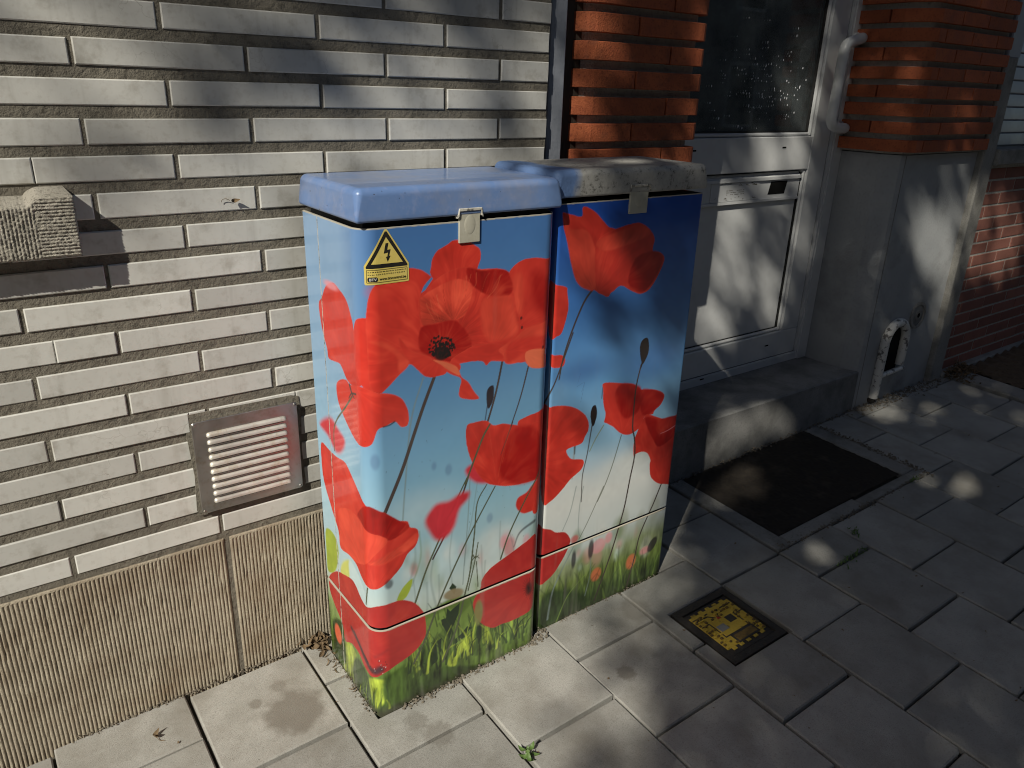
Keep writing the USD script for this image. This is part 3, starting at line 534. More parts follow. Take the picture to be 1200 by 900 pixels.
for x0, y0, x1, y1, mm_ in ((-.044, -.014, -.012, .010, 'grey_inset'), (.010, .000, .040, .026, 'cast_iron')): onlid(sbox(cx + x0, cy + y0, cx + x1, cy + y1), .0046, mm_, 'inset')
onlid(affinity.translate(Polygon([(0, .008), (-.008, -.006), (.008, -.006)]), cx - .004, cy + .036), .0042, 'red_spot', 'red_mark')
onlid(sbox(cx - .028, cy - .065, cx + .052, cy - .041), .0040, 'worn_iron', 'name_field')

# ------------------------------------------------------------------ printed film on the two cabinets (s along the panel, z up, both in mm)
ART=[
(0,'b',[387,551],'wht',40,np.float64(90.8),np.float64(44.3),0.25,0),
(0,'b',[605,359],'wht',25,np.float64(81.2),np.float64(76.9),0.45,0),
(0,'b',[408,401],'pale',25,np.float64(70.7),np.float64(53.4),0.5,0),
(0,'b',[459,633],'navy',4,np.float64(9.2),np.float64(14.1),0.35,0),
(0,'b',[420,653],'navy',4,np.float64(6.4),np.float64(9.9),0.35,0),
(0,'b',[275,700],'navy',4,np.float64(10.3),np.float64(18.8),0.35,0),
(0,'b',[579,464],'navy',4,np.float64(8.9),np.float64(13.4),0.35,0),
(0,'b',[363,395],'mag',6,np.float64(10.1),np.float64(16.8),0.55,0),
(0,'b',[644,357],'mag',6,np.float64(19.0),np.float64(28.8),0.55,0),
(0,'b',[624,377],'pink',6,np.float64(13.3),np.float64(20.3),0.55,0),
(0,'b',[698,356],'pink',6,np.float64(12.6),np.float64(18.8),0.55,0),
(0,'b',[424,408],'pale',9,np.float64(7.8),np.float64(12.3),0.12554880941246063,0),
(0,'b',[541,360],'olive',9,np.float64(15.1),np.float64(20.3),0.19747114016360606,0),
(0,'b',[401,411],'pink',9,np.float64(5.8),np.float64(18.5),0.3441253947920305,0),
(0,'b',[408,378],'olive',9,np.float64(10.1),np.float64(28.2),0.1442811107377781,0),
(0,'b',[564,294],'wht',9,np.float64(10.0),np.float64(15.8),0.19839932668966753,0),
(0,'b',[707,243],'grn2',9,np.float64(16.6),np.float64(46.1),0.37448368103611224,0),
(0,'b',[552,261],'lgrn',9,np.float64(13.9),np.float64(31.4),0.2386447018958292,0),
(0,'b',[442,351],'grn2',9,np.float64(6.2),np.float64(11.3),0.1427011288178724,0),
(0,'b',[509,250],'olive',9,np.float64(9.8),np.float64(25.4),0.1606175726595378,0),
(0,'b',[589,389],'wht',9,np.float64(14.6),np.float64(35.5),0.19736535378871128,0),
(0,'b',[467,299],'olive',9,np.float64(7.4),np.float64(17.8),0.14827424284100066,0),
(0,'b',[362,398],'wht',9,np.float64(11.1),np.float64(28.7),0.15420071253701118,0),
(0,'b',[699,335],'pale',9,np.float64(4.8),np.float64(8.8),0.3708597781513104,0),
(0,'b',[711,257],'pink',9,np.float64(16.8),np.float64(20.3),0.2100693135744474,0),
(0,'b',[393,328],'pale',9,np.float64(12.5),np.float64(39.0),0.20215487102392538,0),
(0,'b',[407,358],'grn',9,np.float64(5.1),np.float64(10.6),0.2127660241757722,0),
(0,'b',[344,428],'olive',9,np.float64(5.1),np.float64(15.1),0.3992118734217702,0),
(0,'b',[550,335],'pale',9,np.float64(6.4),np.float64(19.5),0.1366150666580988,0),
(0,'b',[360,407],'grn2',9,np.float64(10.2),np.float64(16.4),0.27294441236098804,0),
(0,'b',[554,353],'pink',9,np.float64(4.5),np.float64(12.8),0.336661795073253,0),
(0,'b',[488,256],'lgrn',9,np.float64(9.2),np.float64(16.4),0.2577428243333353,0),
(0,'b',[417,356],'wht',9,np.float64(10.4),np.float64(22.5),0.2596023214799078,0),
(0,'b',[351,396],'wht',9,np.float64(5.9),np.float64(10.3),0.23679772051810222,0),
(0,'b',[433,372],'pale',9,np.float64(13.0),np.float64(24.9),0.3973597997391114,0),
(0,'b',[485,271],'grn2',9,np.float64(11.1),np.float64(32.2),0.25840064636239674,0),
(0,'b',[373,399],'grn',9,np.float64(12.3),np.float64(38.9),0.21424508365196965,0),
(0,'b',[586,269],'wht',9,np.float64(11.8),np.float64(33.3),0.30332501280599267,0),
(0,'b',[595,355],'pale',9,np.float64(14.9),np.float64(45.6),0.3604106655113751,0),
(0,'b',[439,323],'grn',9,np.float64(5.8),np.float64(12.2),0.3347096767365172,0),
(0,'b',[435,288],'wht',9,np.float64(13.0),np.float64(35.5),0.27937766203441705,0),
(0,'b',[623,240],'grn',9,np.float64(7.0),np.float64(8.6),0.12367087759675473,0),
(0,'b',[673,369],'wht',9,np.float64(14.2),np.float64(37.6),0.2741703511398451,0),
(0,'b',[674,354],'wht',9,np.float64(12.6),np.float64(22.6),0.3762657566919507,0),
(0,'b',[499,400],'pink',9,np.float64(11.4),np.float64(16.6),0.2902750415858,0),
(0,'b',[388,373],'grn2',9,np.float64(11.4),np.float64(27.1),0.20314276542181453,0),
(0,'b',[464,406],'wht',9,np.float64(13.9),np.float64(30.1),0.34046849514125943,0),
(0,'b',[451,383],'pale',9,np.float64(8.9),np.float64(28.7),0.14161439055238895,0),
(0,'b',[695,249],'lgrn',9,np.float64(9.1),np.float64(28.3),0.3601963075931792,0),
(0,'b',[631,383],'pink',9,np.float64(14.7),np.float64(22.8),0.3803299232885521,0),
(0,'b',[513,392],'grn',9,np.float64(10.0),np.float64(19.7),0.16937826363655234,0),
(0,'b',[392,352],'grn2',9,np.float64(7.1),np.float64(17.2),0.31894327824740254,0),
(0,'b',[342,388],'wht',9,np.float64(8.8),np.float64(20.6),0.2673666574149699,0),
(0,'b',[530,343],'grn',9,np.float64(7.3),np.float64(12.3),0.3960253322266472,0),
(0,'b',[573,292],'wht',9,np.float64(11.2),np.float64(20.7),0.3390868775188497,0),
(0,'b',[550,253],'wht',9,np.float64(10.0),np.float64(21.2),0.22970572173138648,0),
(0,'b',[429,330],'lgrn',9,np.float64(14.1),np.float64(28.0),0.14311683125476404,0),
(0,'b',[389,304],'olive',9,np.float64(5.5),np.float64(17.7),0.17529639572855152,0),
(0,'b',[642,280],'grn',9,np.float64(15.1),np.float64(20.3),0.2123013504087234,0),
(0,'b',[473,389],'pale',9,np.float64(13.2),np.float64(32.6),0.3443092505672979,0),
(0,'b',[649,231],'wht',9,np.float64(6.4),np.float64(14.9),0.30508212864907125,0),
(0,'b',[722,368],'grn',9,np.float64(16.1),np.float64(48.0),0.302435699806784,0),
(0,'b',[593,277],'pink',9,np.float64(11.5),np.float64(32.9),0.35877690389595995,0),
(0,'b',[599,253],'wht',9,np.float64(7.1),np.float64(15.5),0.20670943903127922,0),
(0,'b',[421,374],'lgrn',9,np.float64(10.2),np.float64(33.9),0.2617597478045881,0),
(0,'b',[714,329],'pink',9,np.float64(10.0),np.float64(22.6),0.17148984649230967,0),
(0,'b',[538,295],'lgrn',9,np.float64(11.0),np.float64(21.7),0.2945041943178961,0),
(0,'b',[395,417],'olive',9,np.float64(13.4),np.float64(44.5),0.2890650131027914,0),
(0,'b',[451,405],'wht',9,np.float64(6.5),np.float64(11.0),0.36991787499946377,0),
(0,'b',[632,369],'grn2',9,np.float64(7.1),np.float64(12.4),0.16572949164669246,0),
(0,'b',[640,279],'pink',9,np.float64(11.0),np.float64(33.6),0.12518763860183046,0),
(1,'b',[104,210],'grn2',9,np.float64(9.3),np.float64(22.5),0.15409595367145504,0),
(1,'b',[26,186],'olive',9,np.float64(10.1),np.float64(24.3),0.1682507992146268,0),
(1,'b',[59,259],'grn2',9,np.float64(7.9),np.float64(16.6),0.2767882229537245,0),
(1,'b',[312,191],'pale',9,np.float64(16.2),np.float64(27.6),0.1802156468958703,0),
(1,'b',[124,240],'grn',9,np.float64(11.8),np.float64(15.8),0.26415428690292375,0),
(1,'b',[231,258],'grn2',9,np.float64(12.9),np.float64(16.8),0.23846415366625306,0),
(1,'b',[12,203],'pale',9,np.float64(6.2),np.float64(15.6),0.14402953687212414,0),
(1,'b',[47,235],'grn2',9,np.float64(6.2),np.float64(9.1),0.25347701799188094,0),
(1,'b',[315,267],'olive',9,np.float64(20.5),np.float64(47.3),0.3634768487359902,0),
(1,'b',[306,196],'pink',9,np.float64(12.5),np.float64(16.1),0.2844235608922483,0),
(1,'b',[43,234],'olive',9,np.float64(18.9),np.float64(29.6),0.3529150707364489,0),
(1,'b',[179,204],'pink',9,np.float64(19.1),np.float64(26.5),0.3602298783111415,0),
(1,'b',[290,252],'grn',9,np.float64(21.4),np.float64(39.7),0.3460492175338269,0),
(1,'b',[30,285],'olive',9,np.float64(10.3),np.float64(13.2),0.13070749975227408,0),
(1,'b',[135,244],'pale',9,np.float64(20.5),np.float64(48.5),0.31978273728552264,0),
(1,'b',[216,226],'pale',9,np.float64(16.0),np.float64(22.6),0.30926887020451155,0),
(1,'b',[143,226],'pink',9,np.float64(8.4),np.float64(12.9),0.39398470020928117,0),
(1,'b',[374,216],'pink',9,np.float64(7.3),np.float64(15.2),0.19678181539648354,0),
(1,'b',[447,152],'olive',9,np.float64(25.0),np.float64(26.1),0.16056169941782833,0),
(1,'b',[156,185],'grn',9,np.float64(17.8),np.float64(39.5),0.36021377435899404,0),
(1,'b',[277,240],'grn2',9,np.float64(9.6),np.float64(16.4),0.3311314793152801,0),
(1,'b',[388,244],'olive',9,np.float64(19.1),np.float64(38.4),0.3169457030480547,0),
(1,'b',[132,279],'grn',9,np.float64(13.3),np.float64(22.5),0.2127785290153276,0),
(1,'b',[424,146],'wht',9,np.float64(23.9),np.float64(37.1),0.2936325396511428,0),
(1,'b',[106,242],'grn',9,np.float64(6.7),np.float64(9.9),0.309195032239415,0),
(1,'b',[284,210],'wht',9,np.float64(12.0),np.float64(27.3),0.16647740016622192,0),
(1,'b',[33,288],'olive',9,np.float64(18.9),np.float64(38.9),0.2597876990885406,0),
(1,'b',[43,270],'pale',9,np.float64(12.4),np.float64(30.9),0.14618343732032943,0),
(1,'b',[219,287],'wht',9,np.float64(18.9),np.float64(28.1),0.27883033247991623,0),
(1,'b',[298,167],'pale',9,np.float64(8.3),np.float64(17.9),0.37174305678247693,0),
(1,'b',[338,184],'grn',9,np.float64(20.6),np.float64(39.6),0.12975943480600405,0),
(1,'b',[134,263],'grn',9,np.float64(20.9),np.float64(40.1),0.3961610519679681,0),
(1,'b',[68,213],'pale',9,np.float64(6.8),np.float64(8.3),0.311552984290716,0),
(1,'b',[443,274],'olive',9,np.float64(23.3),np.float64(43.4),0.30770666983779277,0),
(1,'b',[218,184],'pink',9,np.float64(19.2),np.float64(31.0),0.27292403890824524,0),
(1,'b',[233,250],'wht',9,np.float64(18.3),np.float64(39.8),0.37720494188820536,0),
(1,'b',[72,265],'wht',9,np.float64(10.3),np.float64(16.8),0.17447085606256407,0),
(1,'b',[272,248],'pale',9,np.float64(12.6),np.float64(25.0),0.17337780504581263,0),
(1,'b',[152,173],'pale',9,np.float64(9.7),np.float64(11.2),0.2031242903405105,0),
(1,'b',[303,249],'grn',9,np.float64(15.8),np.float64(35.5),0.3441041919691692,0),
(0,'s',[643,401,660,320,647,234],'gstem',2.272593922129894,3.3765970795587403,3.7646287017764504,0.45),
(0,'s',[361,371,365,297,350,218],'gstem',2.10868243716145,2.7872550921608963,4.488829608961968,0.45),
(0,'s',[379,493,382,423,357,351],'grn',3.198442548805192,3.670103454814394,3.4820965319885646,0.45),
(0,'s',[612,443,612,369,622,277],'gstem',3.2103089732760126,2.845621232346468,3.856706547252359,0.45),
(0,'s',[431,353,432,279,420,196],'gstem',3.3187210404680627,4.324885147540486,6.07077072701882,0.45),
(0,'s',[555,393,559,317,570,223],'gstem',3.7253427632653873,2.5803311643019518,4.130317780483895,0.45),
(0,'s',[419,415,409,347,425,255],'gstem',3.102231364117659,3.9891921579107237,6.219378600995428,0.45),
(0,'s',[398,344,398,271,385,189],'gstem',3.5699218785265874,4.8468782581487755,5.522972418772117,0.45),
(0,'s',[568,343,563,269,547,185],'gstem',3.2852244447541707,3.688655493454125,5.914867600068401,0.45),
(0,'s',[629,324,639,242,610,161],'gstem',2.005308558740836,2.851116830256666,6.046940040159434,0.45),
(0,'s',[540,284,551,203,520,124],'grn',3.5778109865316097,2.866759653048678,3.160081264388059,0.45),
(0,'s',[364,491,367,421,346,348],'gstem',3.845708326708065,2.92988445985962,5.53805164840484,0.45),
(0,'s',[723,409,713,336,715,243],'gstem',3.046565601833215,3.7941756383526104,4.810154252961622,0.45),
(0,'s',[469,461,462,393,470,304],'gstem',2.872498675642622,2.6546915376519524,3.9054492500509506,0.45),
(0,'s',[395,874,363,779,345,623,337,538],'gstem',1.5,3.75,3.75,0.7),
(0,'s',[519,594,514,481,505,365,501,298],'gstem',1.2,2.75,2.75,0.7),
(0,'s',[540,576,526,483,512,422,505,352],'gstem',1.5,2.5,2.5,0.5),
(0,'s',[723,408,676,389,658,352],'dkpur',3,9,3,0.7),
(0,'p',[18,702,84,743,128,729,160,715,145,683,108,663,65,688],'mag',9,0.2,None,1),
(0,'p',[346,119,348,232,383,254,431,265,473,272,530,255,558,256,709,126,738,127,737,0,601,8,533,27],'grn',6,0.5,None,0),
(0,'p',[13,408,65,417,86,379,58,308,9,280,6,335],'lime',3,0.3,None,1),
(0,'p',[108,362,153,393,168,372,128,325,91,321],'limey',5,0.2,None,1),
(0,'p',[147,390,186,383,223,352,233,317,194,286,151,320],'pale',5,0.1,None,1),
(0,'p',[316,328,334,357,359,371,350,338,333,321],'lime',2,0.3,None,1),
(0,'p',[95,115,145,127,158,96,129,22,83,3,78,62],'lime',5,0.4,None,1),
(0,'p',[234,98,277,105,287,64,265,20,247,13,231,59],'lime',5,0.4,None,1),
(0,'p',[277,111,366,137,387,160,407,94,344,34,283,25],'grn2',8,0.4,None,1),
(0,'p',[18,127,84,159,92,37,36,45],'dgrn',6,0.4,None,1),
(0,'p',[159,108,224,93,226,-2,153,0,131,42],'dgrn',7,0.4,None,1),
(0,'b',[50,107],'ored',4,np.float64(20.8),np.float64(28.9),0.9,0),
(0,'p',[480,186,530,229,549,221,557,152,531,150,486,117],'lgrn',4,0.3,None,1),
(0,'p',[389,227,455,242,467,217,406,162],'lgrn',5,0.3,None,1),
(0,'p',[584,112,709,119,726,77,634,55,585,71],'lgrn',8,0.5,None,1),
(0,'p',[455,72,486,117,525,126,538,100,493,81,480,53],'lime',3,0.4,None,1),
(0,'s',[382,224,378,267,371,297],'lime',1.3988562059532204,3.6968417042869492,1,0.85),
(0,'s',[544,122,547,161,551,185],'dgrn',3.30299223078019,2.0256413652394993,1,0.85),
(0,'s',[529,149,524,180,517,203],'dgrn',2.0875005394902293,5.79436191739926,1,0.85),
(0,'s',[496,69,511,97,533,109],'dgrn',2.632620037180613,6.99141118122044,1,0.85),
(0,'s',[542,124,556,144,578,151],'grn2',2.794842786082037,5.419144435735113,1,0.85),
(0,'s',[589,55,577,86,560,111],'vdgrn',1.9482978963657982,6.788625884806942,1,0.85),
(0,'s',[407,164,403,194,398,215],'lime',1.2916448309281203,5.318013443269844,1,0.85),
(0,'s',[415,100,406,144,393,176],'lime',1.098801997030558,4.206318978064792,1,0.85),
(0,'s',[336,122,341,139,348,148],'lgrn',3.7521674911419236,4.779111794326923,1,0.85),
(0,'s',[465,128,469,158,475,176],'vdgrn',1.8719346413268965,6.742933762526925,1,0.85),
(0,'s',[365,127,353,155,335,178],'lgrn',2.302526466931816,2.0235406083035645,1,0.85),
(0,'s',[603,113,597,168,588,206],'grn2',1.3978981077797665,3.7471635668858907,1,0.85),
(0,'s',[455,212,447,246,435,271],'dgrn',2.298318100409875,3.759437283010881,1,0.85),
(0,'s',[600,140,596,165,590,182],'dgrn',1.27631074084288,3.0536139365742008,1,0.85),
(0,'s',[370,223,367,256,361,279],'vdgrn',1.953157337039766,6.507369171212114,1,0.85),
(0,'s',[578,66,590,94,610,107],'lime',3.6433557951951556,2.5145603343152456,1,0.85),
(0,'s',[704,48,700,95,695,127],'lgrn',2.7275313404645294,5.587267934087681,1,0.85),
(0,'s',[559,64,553,97,545,120],'vdgrn',2.8884602594443907,2.1776918962616842,1,0.85),
(0,'s',[577,168,575,195,574,212],'lime',3.7712411304254148,6.385229517443571,1,0.85),
(0,'s',[489,140,489,181,489,208],'vdgrn',3.0973834119216765,6.710604064604118,1,0.85),
(0,'s',[613,125,605,173,593,207],'lime',1.4584406226523754,2.7054612537130893,1,0.85),
(0,'s',[528,67,542,111,565,134],'dgrn',3.3747536346878624,4.420990682141202,1,0.85),
(0,'s',[701,32,693,82,684,117],'vdgrn',3.83806160360643,4.541627020365631,1,0.85),
(0,'s',[696,179,692,227,687,259],'grn2',1.5608170453347636,4.960004717914934,1,0.85),
(0,'s',[567,180,581,194,602,198],'lime',1.3973150188831127,6.349332249615485,1,0.85),
(0,'s',[337,214,333,244,326,266],'vdgrn',2.723066320208982,3.640199491324398,1,0.85),
(0,'s',[430,222,428,244,426,259],'grn2',1.7283630942878916,5.607360338290896,1,0.85),
(0,'s',[502,137,491,179,476,210],'vdgrn',1.5807773213088594,2.981342420184266,1,0.85),
(0,'s',[625,162,624,183,622,197],'dgrn',2.21755415001398,3.7450690740815524,1,0.85),
(0,'s',[379,129,385,174,392,203],'dgrn',1.7537231131777773,5.496453989988791,1,0.85),
(0,'s',[367,116,373,143,383,158],'vdgrn',1.2065495000825501,6.386389992372905,1,0.85),
(0,'s',[591,194,586,239,579,270],'vdgrn',2.9181323733306894,6.708596760424726,1,0.85),
(0,'s',[659,55,668,96,684,119],'vdgrn',2.5386019904632544,5.519206856668522,1,0.85),
(0,'s',[466,120,452,151,431,177],'dgrn',3.5930441824840402,5.152490461458876,1,0.85),
(0,'s',[522,83,524,115,527,135],'grn2',1.7500738338408939,3.2350365838152584,1,0.85),
(0,'s',[538,171,532,215,524,245],'vdgrn',3.78013715233042,5.5039598601450255,1,0.85),
(0,'s',[631,171,644,210,664,232],'grn2',3.325523638510397,6.810259348227673,1,0.85),
(0,'s',[572,186,581,207,596,218],'dgrn',2.6222121211088645,4.811318482630901,1,0.85),
(0,'s',[360,199,359,220,358,235],'dgrn',1.0213407116830944,2.4699494930765615,1,0.85),
(0,'s',[426,202,416,249,400,283],'vdgrn',1.809561458111029,3.2774996676321333,1,0.85),
(0,'s',[670,187,672,219,676,240],'vdgrn',2.803316642737075,2.8132000169186764,1,0.85),
(0,'s',[599,51,610,92,626,115],'lgrn',1.4948042619361481,4.453148847969833,1,0.85),
(0,'s',[613,147,603,172,588,192],'vdgrn',3.826588269983749,5.644058202895173,1,0.85),
(0,'s',[447,137,449,181,453,209],'grn2',2.3477630994698617,4.148653150365685,1,0.85),
(0,'s',[449,90,456,128,468,151],'vdgrn',1.8174752651185972,6.027849043140742,1,0.85),
(0,'s',[387,134,386,162,383,181],'dgrn',2.5108657327470056,6.844178964172339,1,0.85),
(0,'p',[437,218,452,216,454,246,464,232,492,246,489,214,470,177,461,142,452,173,440,201],'vdgrn',0.8,0.25,None,0),
(0,'p',[531,153,512,142,521,134,493,128,470,118,477,138,499,148,515,163],'vdgrn',0.8,0.25,None,0),
(0,'p',[397,134,412,130,421,154,439,162,436,121,424,94,405,87],'vdgrn',0.8,0.25,None,0),
(0,'p',[476,277,461,302,470,314,482,299],'vdgrn',0.8,0.25,None,0),
(0,'p',[550,168,560,150,561,109,552,87,543,131],'vdgrn',0.8,0.25,None,0),
(0,'s',[515,57,511,80,503,99],'dgrn',0.8,5.818352637410111,1,0.85),
(0,'s',[394,91,392,119,385,139],'grn2',1.5,3.2532090189374574,1,0.85),
(0,'s',[567,79,566,106,564,125],'dgrn',5,6.68956554091657,1,0.85),
(0,'s',[435,91,423,153,396,203],'dgrn',1.5,6.710599437411059,1,0.85),
(0,'s',[615,52,609,105,597,143],'dgrn',1.5,7.3184777530434895,1,0.85),
(0,'s',[472,74,480,111,499,129],'vdgrn',3,3.7430238905474975,1,0.85),
(0,'s',[481,105,471,169,449,218],'dgrn',1.5,4.849241561587459,1,0.85),
(0,'s',[604,49,599,96,589,129],'lgrn',1.5,7.549878649007793,1,0.85),
(0,'s',[391,86,398,129,414,152],'dgrn',3,2.439985949188948,1,0.85),
(0,'s',[566,88,563,153,558,196],'lime',0.8,3.891568165238124,1,0.85),
(0,'s',[377,74,386,142,406,181],'vdgrn',0.8,3.915285854712054,1,0.85),
(0,'s',[570,85,575,144,588,179],'lime',0.8,8.494909033718118,1,0.85),
(0,'s',[666,76,660,112,648,139],'lime',5,5.995851615621427,1,0.85),
(0,'s',[660,61,647,99,619,132],'dgrn',5,5.46857550012344,1,0.85),
(0,'s',[676,81,683,120,701,139],'vdgrn',1.5,5.650667439492247,1,0.85),
(0,'s',[586,73,595,96,618,104],'lgrn',5,8.125267408410565,1,0.85),
(0,'s',[591,67,590,128,591,168],'vdgrn',3,3.3399069239956587,1,0.85),
(0,'s',[531,65,526,105,515,134],'grn2',3,6.3467240201744755,1,0.85),
(0,'s',[389,105,378,147,355,182],'vdgrn',5,3.8069996431235094,1,0.85),
(0,'s',[441,91,446,114,459,125],'vdgrn',3,3.553358934968072,1,0.85),
(0,'s',[633,55,623,131,606,185],'vdgrn',5,8.592456262561171,1,0.85),
(0,'s',[374,94,369,122,355,145],'lime',3,6.2406199955920085,1,0.85),
(0,'s',[481,89,469,167,444,225],'vdgrn',3,5.5688176559542715,1,0.85),
(0,'s',[396,99,392,137,385,165],'vdgrn',5,5.898731021321101,1,0.85),
(0,'s',[519,70,526,94,541,105],'lime',3,4.233220360150636,1,0.85),
(0,'s',[505,66,514,121,534,151],'lime',1.5,3.1643188783561134,1,0.85),
(0,'s',[605,49,601,80,595,101],'dgrn',1.5,5.828073108276563,1,0.85),
(0,'s',[688,47,680,105,667,146],'vdgrn',3,5.530123544039418,1,0.85),
(0,'s',[594,50,603,114,625,148],'dgrn',1.5,2.278641972020311,1,0.85),
(0,'s',[496,70,487,135,469,182],'lgrn',3,3.196671018500087,1,0.85),
(0,'s',[371,111,384,128,413,130],'dgrn',1.5,2.4995160418644384,1,0.85),
(0,'s',[356,79,351,115,338,144],'lgrn',3,5.312207721502895,1,0.85),
(0,'s',[712,54,713,131,722,178],'dgrn',5,2.4036420260484355,1,0.85),
(0,'s',[583,58,578,129,568,177],'dgrn',5,6.936748883298424,1,0.85),
(0,'s',[630,89,629,131,629,159],'vdgrn',3,5.886264518135278,1,0.85),
(0,'s',[544,75,545,132,550,168],'dgrn',3,4.768300153683063,1,0.85),
(0,'s',[515,102,512,128,507,147],'grn2',0.8,5.763136676995904,1,0.85),
(0,'s',[669,52,659,89,641,120],'vdgrn',0.8,7.203020796932851,1,0.85),
(0,'s',[402,109,407,164,416,198],'lgrn',5,7.643866748068268,1,0.85),
(0,'s',[672,68,685,85,717,86],'lime',1.5,5.957623674917414,1,0.85),
(0,'s',[397,102,392,164,379,210],'lgrn',5,4.08955044718976,1,0.85),
(0,'s',[479,85,488,114,511,125],'vdgrn',0.8,4.759927934636177,1,0.85),
(0,'s',[476,85,477,146,477,186],'dgrn',3,6.916078957138777,1,0.85),
(0,'s',[616,45,624,75,645,88],'vdgrn',5,3.5501202651782733,1,0.85),
(0,'s',[453,102,446,144,429,176],'vdgrn',0.8,3.8216982382634757,1,0.85),
(0,'s',[538,72,551,97,584,103],'grn2',5,2.3901406478657448,1,0.85),
(0,'s',[581,77,586,128,599,156],'lime',0.8,4.167056296815272,1,0.85),
(0,'s',[405,105,396,179,374,233],'dgrn',1.5,7.578143033724968,1,0.85),
(0,'s',[350,80,360,100,381,105],'grn2',5,5.5692320277298535,1,0.85),
(0,'s',[435,74,444,105,465,119],'vdgrn',3,8.16331779242616,1,0.85),
(0,'s',[386,78,377,108,355,135],'vdgrn',0.8,8.136403178836435,1,0.85),
(0,'s',[431,93,423,155,405,201],'lgrn',3,4.213058502225159,1,0.85),
(0,'s',[546,58,551,103,566,128],'dgrn',5,8.634673246852747,1,0.85),
(0,'s',[571,80,561,160,543,217],'dgrn',5,8.71861048593318,1,0.85),
(0,'s',[513,100,515,139,521,163],'dgrn',1.5,8.149492676678287,1,0.85),
(0,'s',[346,97,355,129,376,143],'vdgrn',1.5,6.254469068684494,1,0.85),
(0,'s',[441,88,449,151,467,187],'lime',3,4.693566430608412,1,0.85),
(0,'s',[409,88,399,151,376,199],'vdgrn',5,3.885939287000015,1,0.85),
(0,'s',[404,76,395,97,372,119],'vdgrn',0.8,2.6582774309837798,1,0.85),
(0,'s',[581,91,577,160,572,207],'lime',3,6.830684547704151,1,0.85),
(0,'s',[582,89,591,145,614,174],'vdgrn',3,2.197955421644129,1,0.85),
(0,'s',[706,74,720,96,755,99],'vdgrn',0.8,6.8158866965881435,1,0.85),
(0,'s',[611,48,617,77,633,91],'lime',0.8,8.746796476976048,1,0.85),
(0,'s',[359,115,354,174,340,218],'lime',5,5.577076140242561,1,0.85),
(0,'s',[703,58,700,85,695,105],'vdgrn',3,6.727349873688579,1,0.85),
(0,'s',[374,111,380,162,391,193],'lime',1.5,5.117170974102329,1,0.85),
(0,'s',[373,107,368,168,354,213],'lgrn',0.8,7.8165759513173105,1,0.85),
(0,'s',[470,67,458,148,432,209],'vdgrn',5,4.35357975512215,1,0.85),
(0,'s',[675,59,688,98,720,112],'vdgrn',1.5,7.135808007301875,1,0.85),
(0,'s',[590,58,594,104,605,130],'vdgrn',5,8.56365188981174,1,0.85),
(0,'s',[622,62,618,127,611,171],'lime',0.8,3.1351944183334677,1,0.85),
(0,'s',[410,106,415,154,426,182],'dgrn',5,8.482081633521702,1,0.85),
(0,'s',[674,61,668,125,657,170],'vdgrn',5,4.9852945521143806,1,0.85),
(0,'s',[530,72,537,146,555,188],'lime',1.5,8.08398502092946,1,0.85),
(0,'s',[646,48,639,105,627,145],'vdgrn',0.8,2.3620888118241457,1,0.85),
(0,'s',[523,79,536,108,568,116],'vdgrn',0.8,5.894274943351716,1,0.85),
(0,'s',[602,55,604,85,609,104],'vdgrn',0.8,3.4819101236548256,1,0.85),
(0,'s',[446,96,435,130,408,161],'vdgrn',1.5,6.074317577638763,1,0.85),
(0,'s',[520,69,512,104,494,133],'lime',3,8.134216563860559,1,0.85),
(0,'s',[384,108,379,146,367,175],'vdgrn',3,2.3717925802888944,1,0.85),
(0,'s',[597,71,582,117,550,157],'lime',3,7.732372847728093,1,0.85),
(0,'s',[366,89,355,158,329,211],'lime',5,2.5688157476192286,1,0.85),
(0,'s',[441,94,452,116,476,122],'lime',5,6.13994027330083,1,0.85),
(0,'s',[352,83,364,104,390,109],'grn2',3,6.6218019839598385,1,0.85),
(0,'s',[452,72,459,125,475,155],'vdgrn',0.8,7.003205864320037,1,0.85),
(0,'s',[644,52,633,75,610,97],'vdgrn',1.5,7.9386872121723675,1,0.85),
(0,'s',[362,74,371,88,391,90],'grn2',5,6.293157861422239,1,0.85),
(0,'s',[438,87,435,106,427,122],'dgrn',1.5,5.543816405413651,1,0.85),
(0,'s',[619,87,614,145,604,186],'vdgrn',5,2.5276005537396298,1,0.85),
(0,'s',[591,89,582,142,561,182],'lgrn',5,2.5511940536405886,1,0.85),
(0,'s',[404,90,394,141,372,182],'grn2',3,8.752173789513963,1,0.85),
(0,'s',[526,70,529,131,537,168],'dgrn',3,3.8467307126185624,1,0.85),
(0,'s',[550,99,554,154,565,186],'vdgrn',5,3.477945760141701,1,0.85),
(0,'s',[426,70,420,98,406,121],'vdgrn',1.5,6.877609506256684,1,0.85),
(0,'s',[362,112,354,165,335,207],'vdgrn',0.8,2.829664500552801,1,0.85),
(0,'s',[658,43,666,104,688,138],'dgrn',5,6.797437082819093,1,0.85),
(0,'s',[455,97,457,143,460,173],'dgrn',0.8,8.422881639025125,1,0.85),
(0,'s',[392,79,394,112,398,133],'dgrn',3,6.321264492883496,1,0.85),
(0,'s',[598,60,595,108,589,141],'grn2',5,3.2706279656775616,1,0.85),
(0,'s',[620,69,616,124,609,161],'dgrn',1.5,4.794025136535701,1,0.85),
(0,'s',[491,83,504,122,536,138],'lime',1.5,3.271280584950074,1,0.85),
(0,'s',[511,91,518,155,535,191],'lime',1.5,2.526910259728948,1,0.85),
(0,'s',[520,88,510,138,487,178],'lime',3,5.281038740722446,1,0.85),
(0,'s',[562,71,562,90,562,102],'grn2',3,5.9383087642492445,1,0.85),
(0,'s',[396,71,405,131,427,164],'lime',1.5,8.85579249780716,1,0.85),
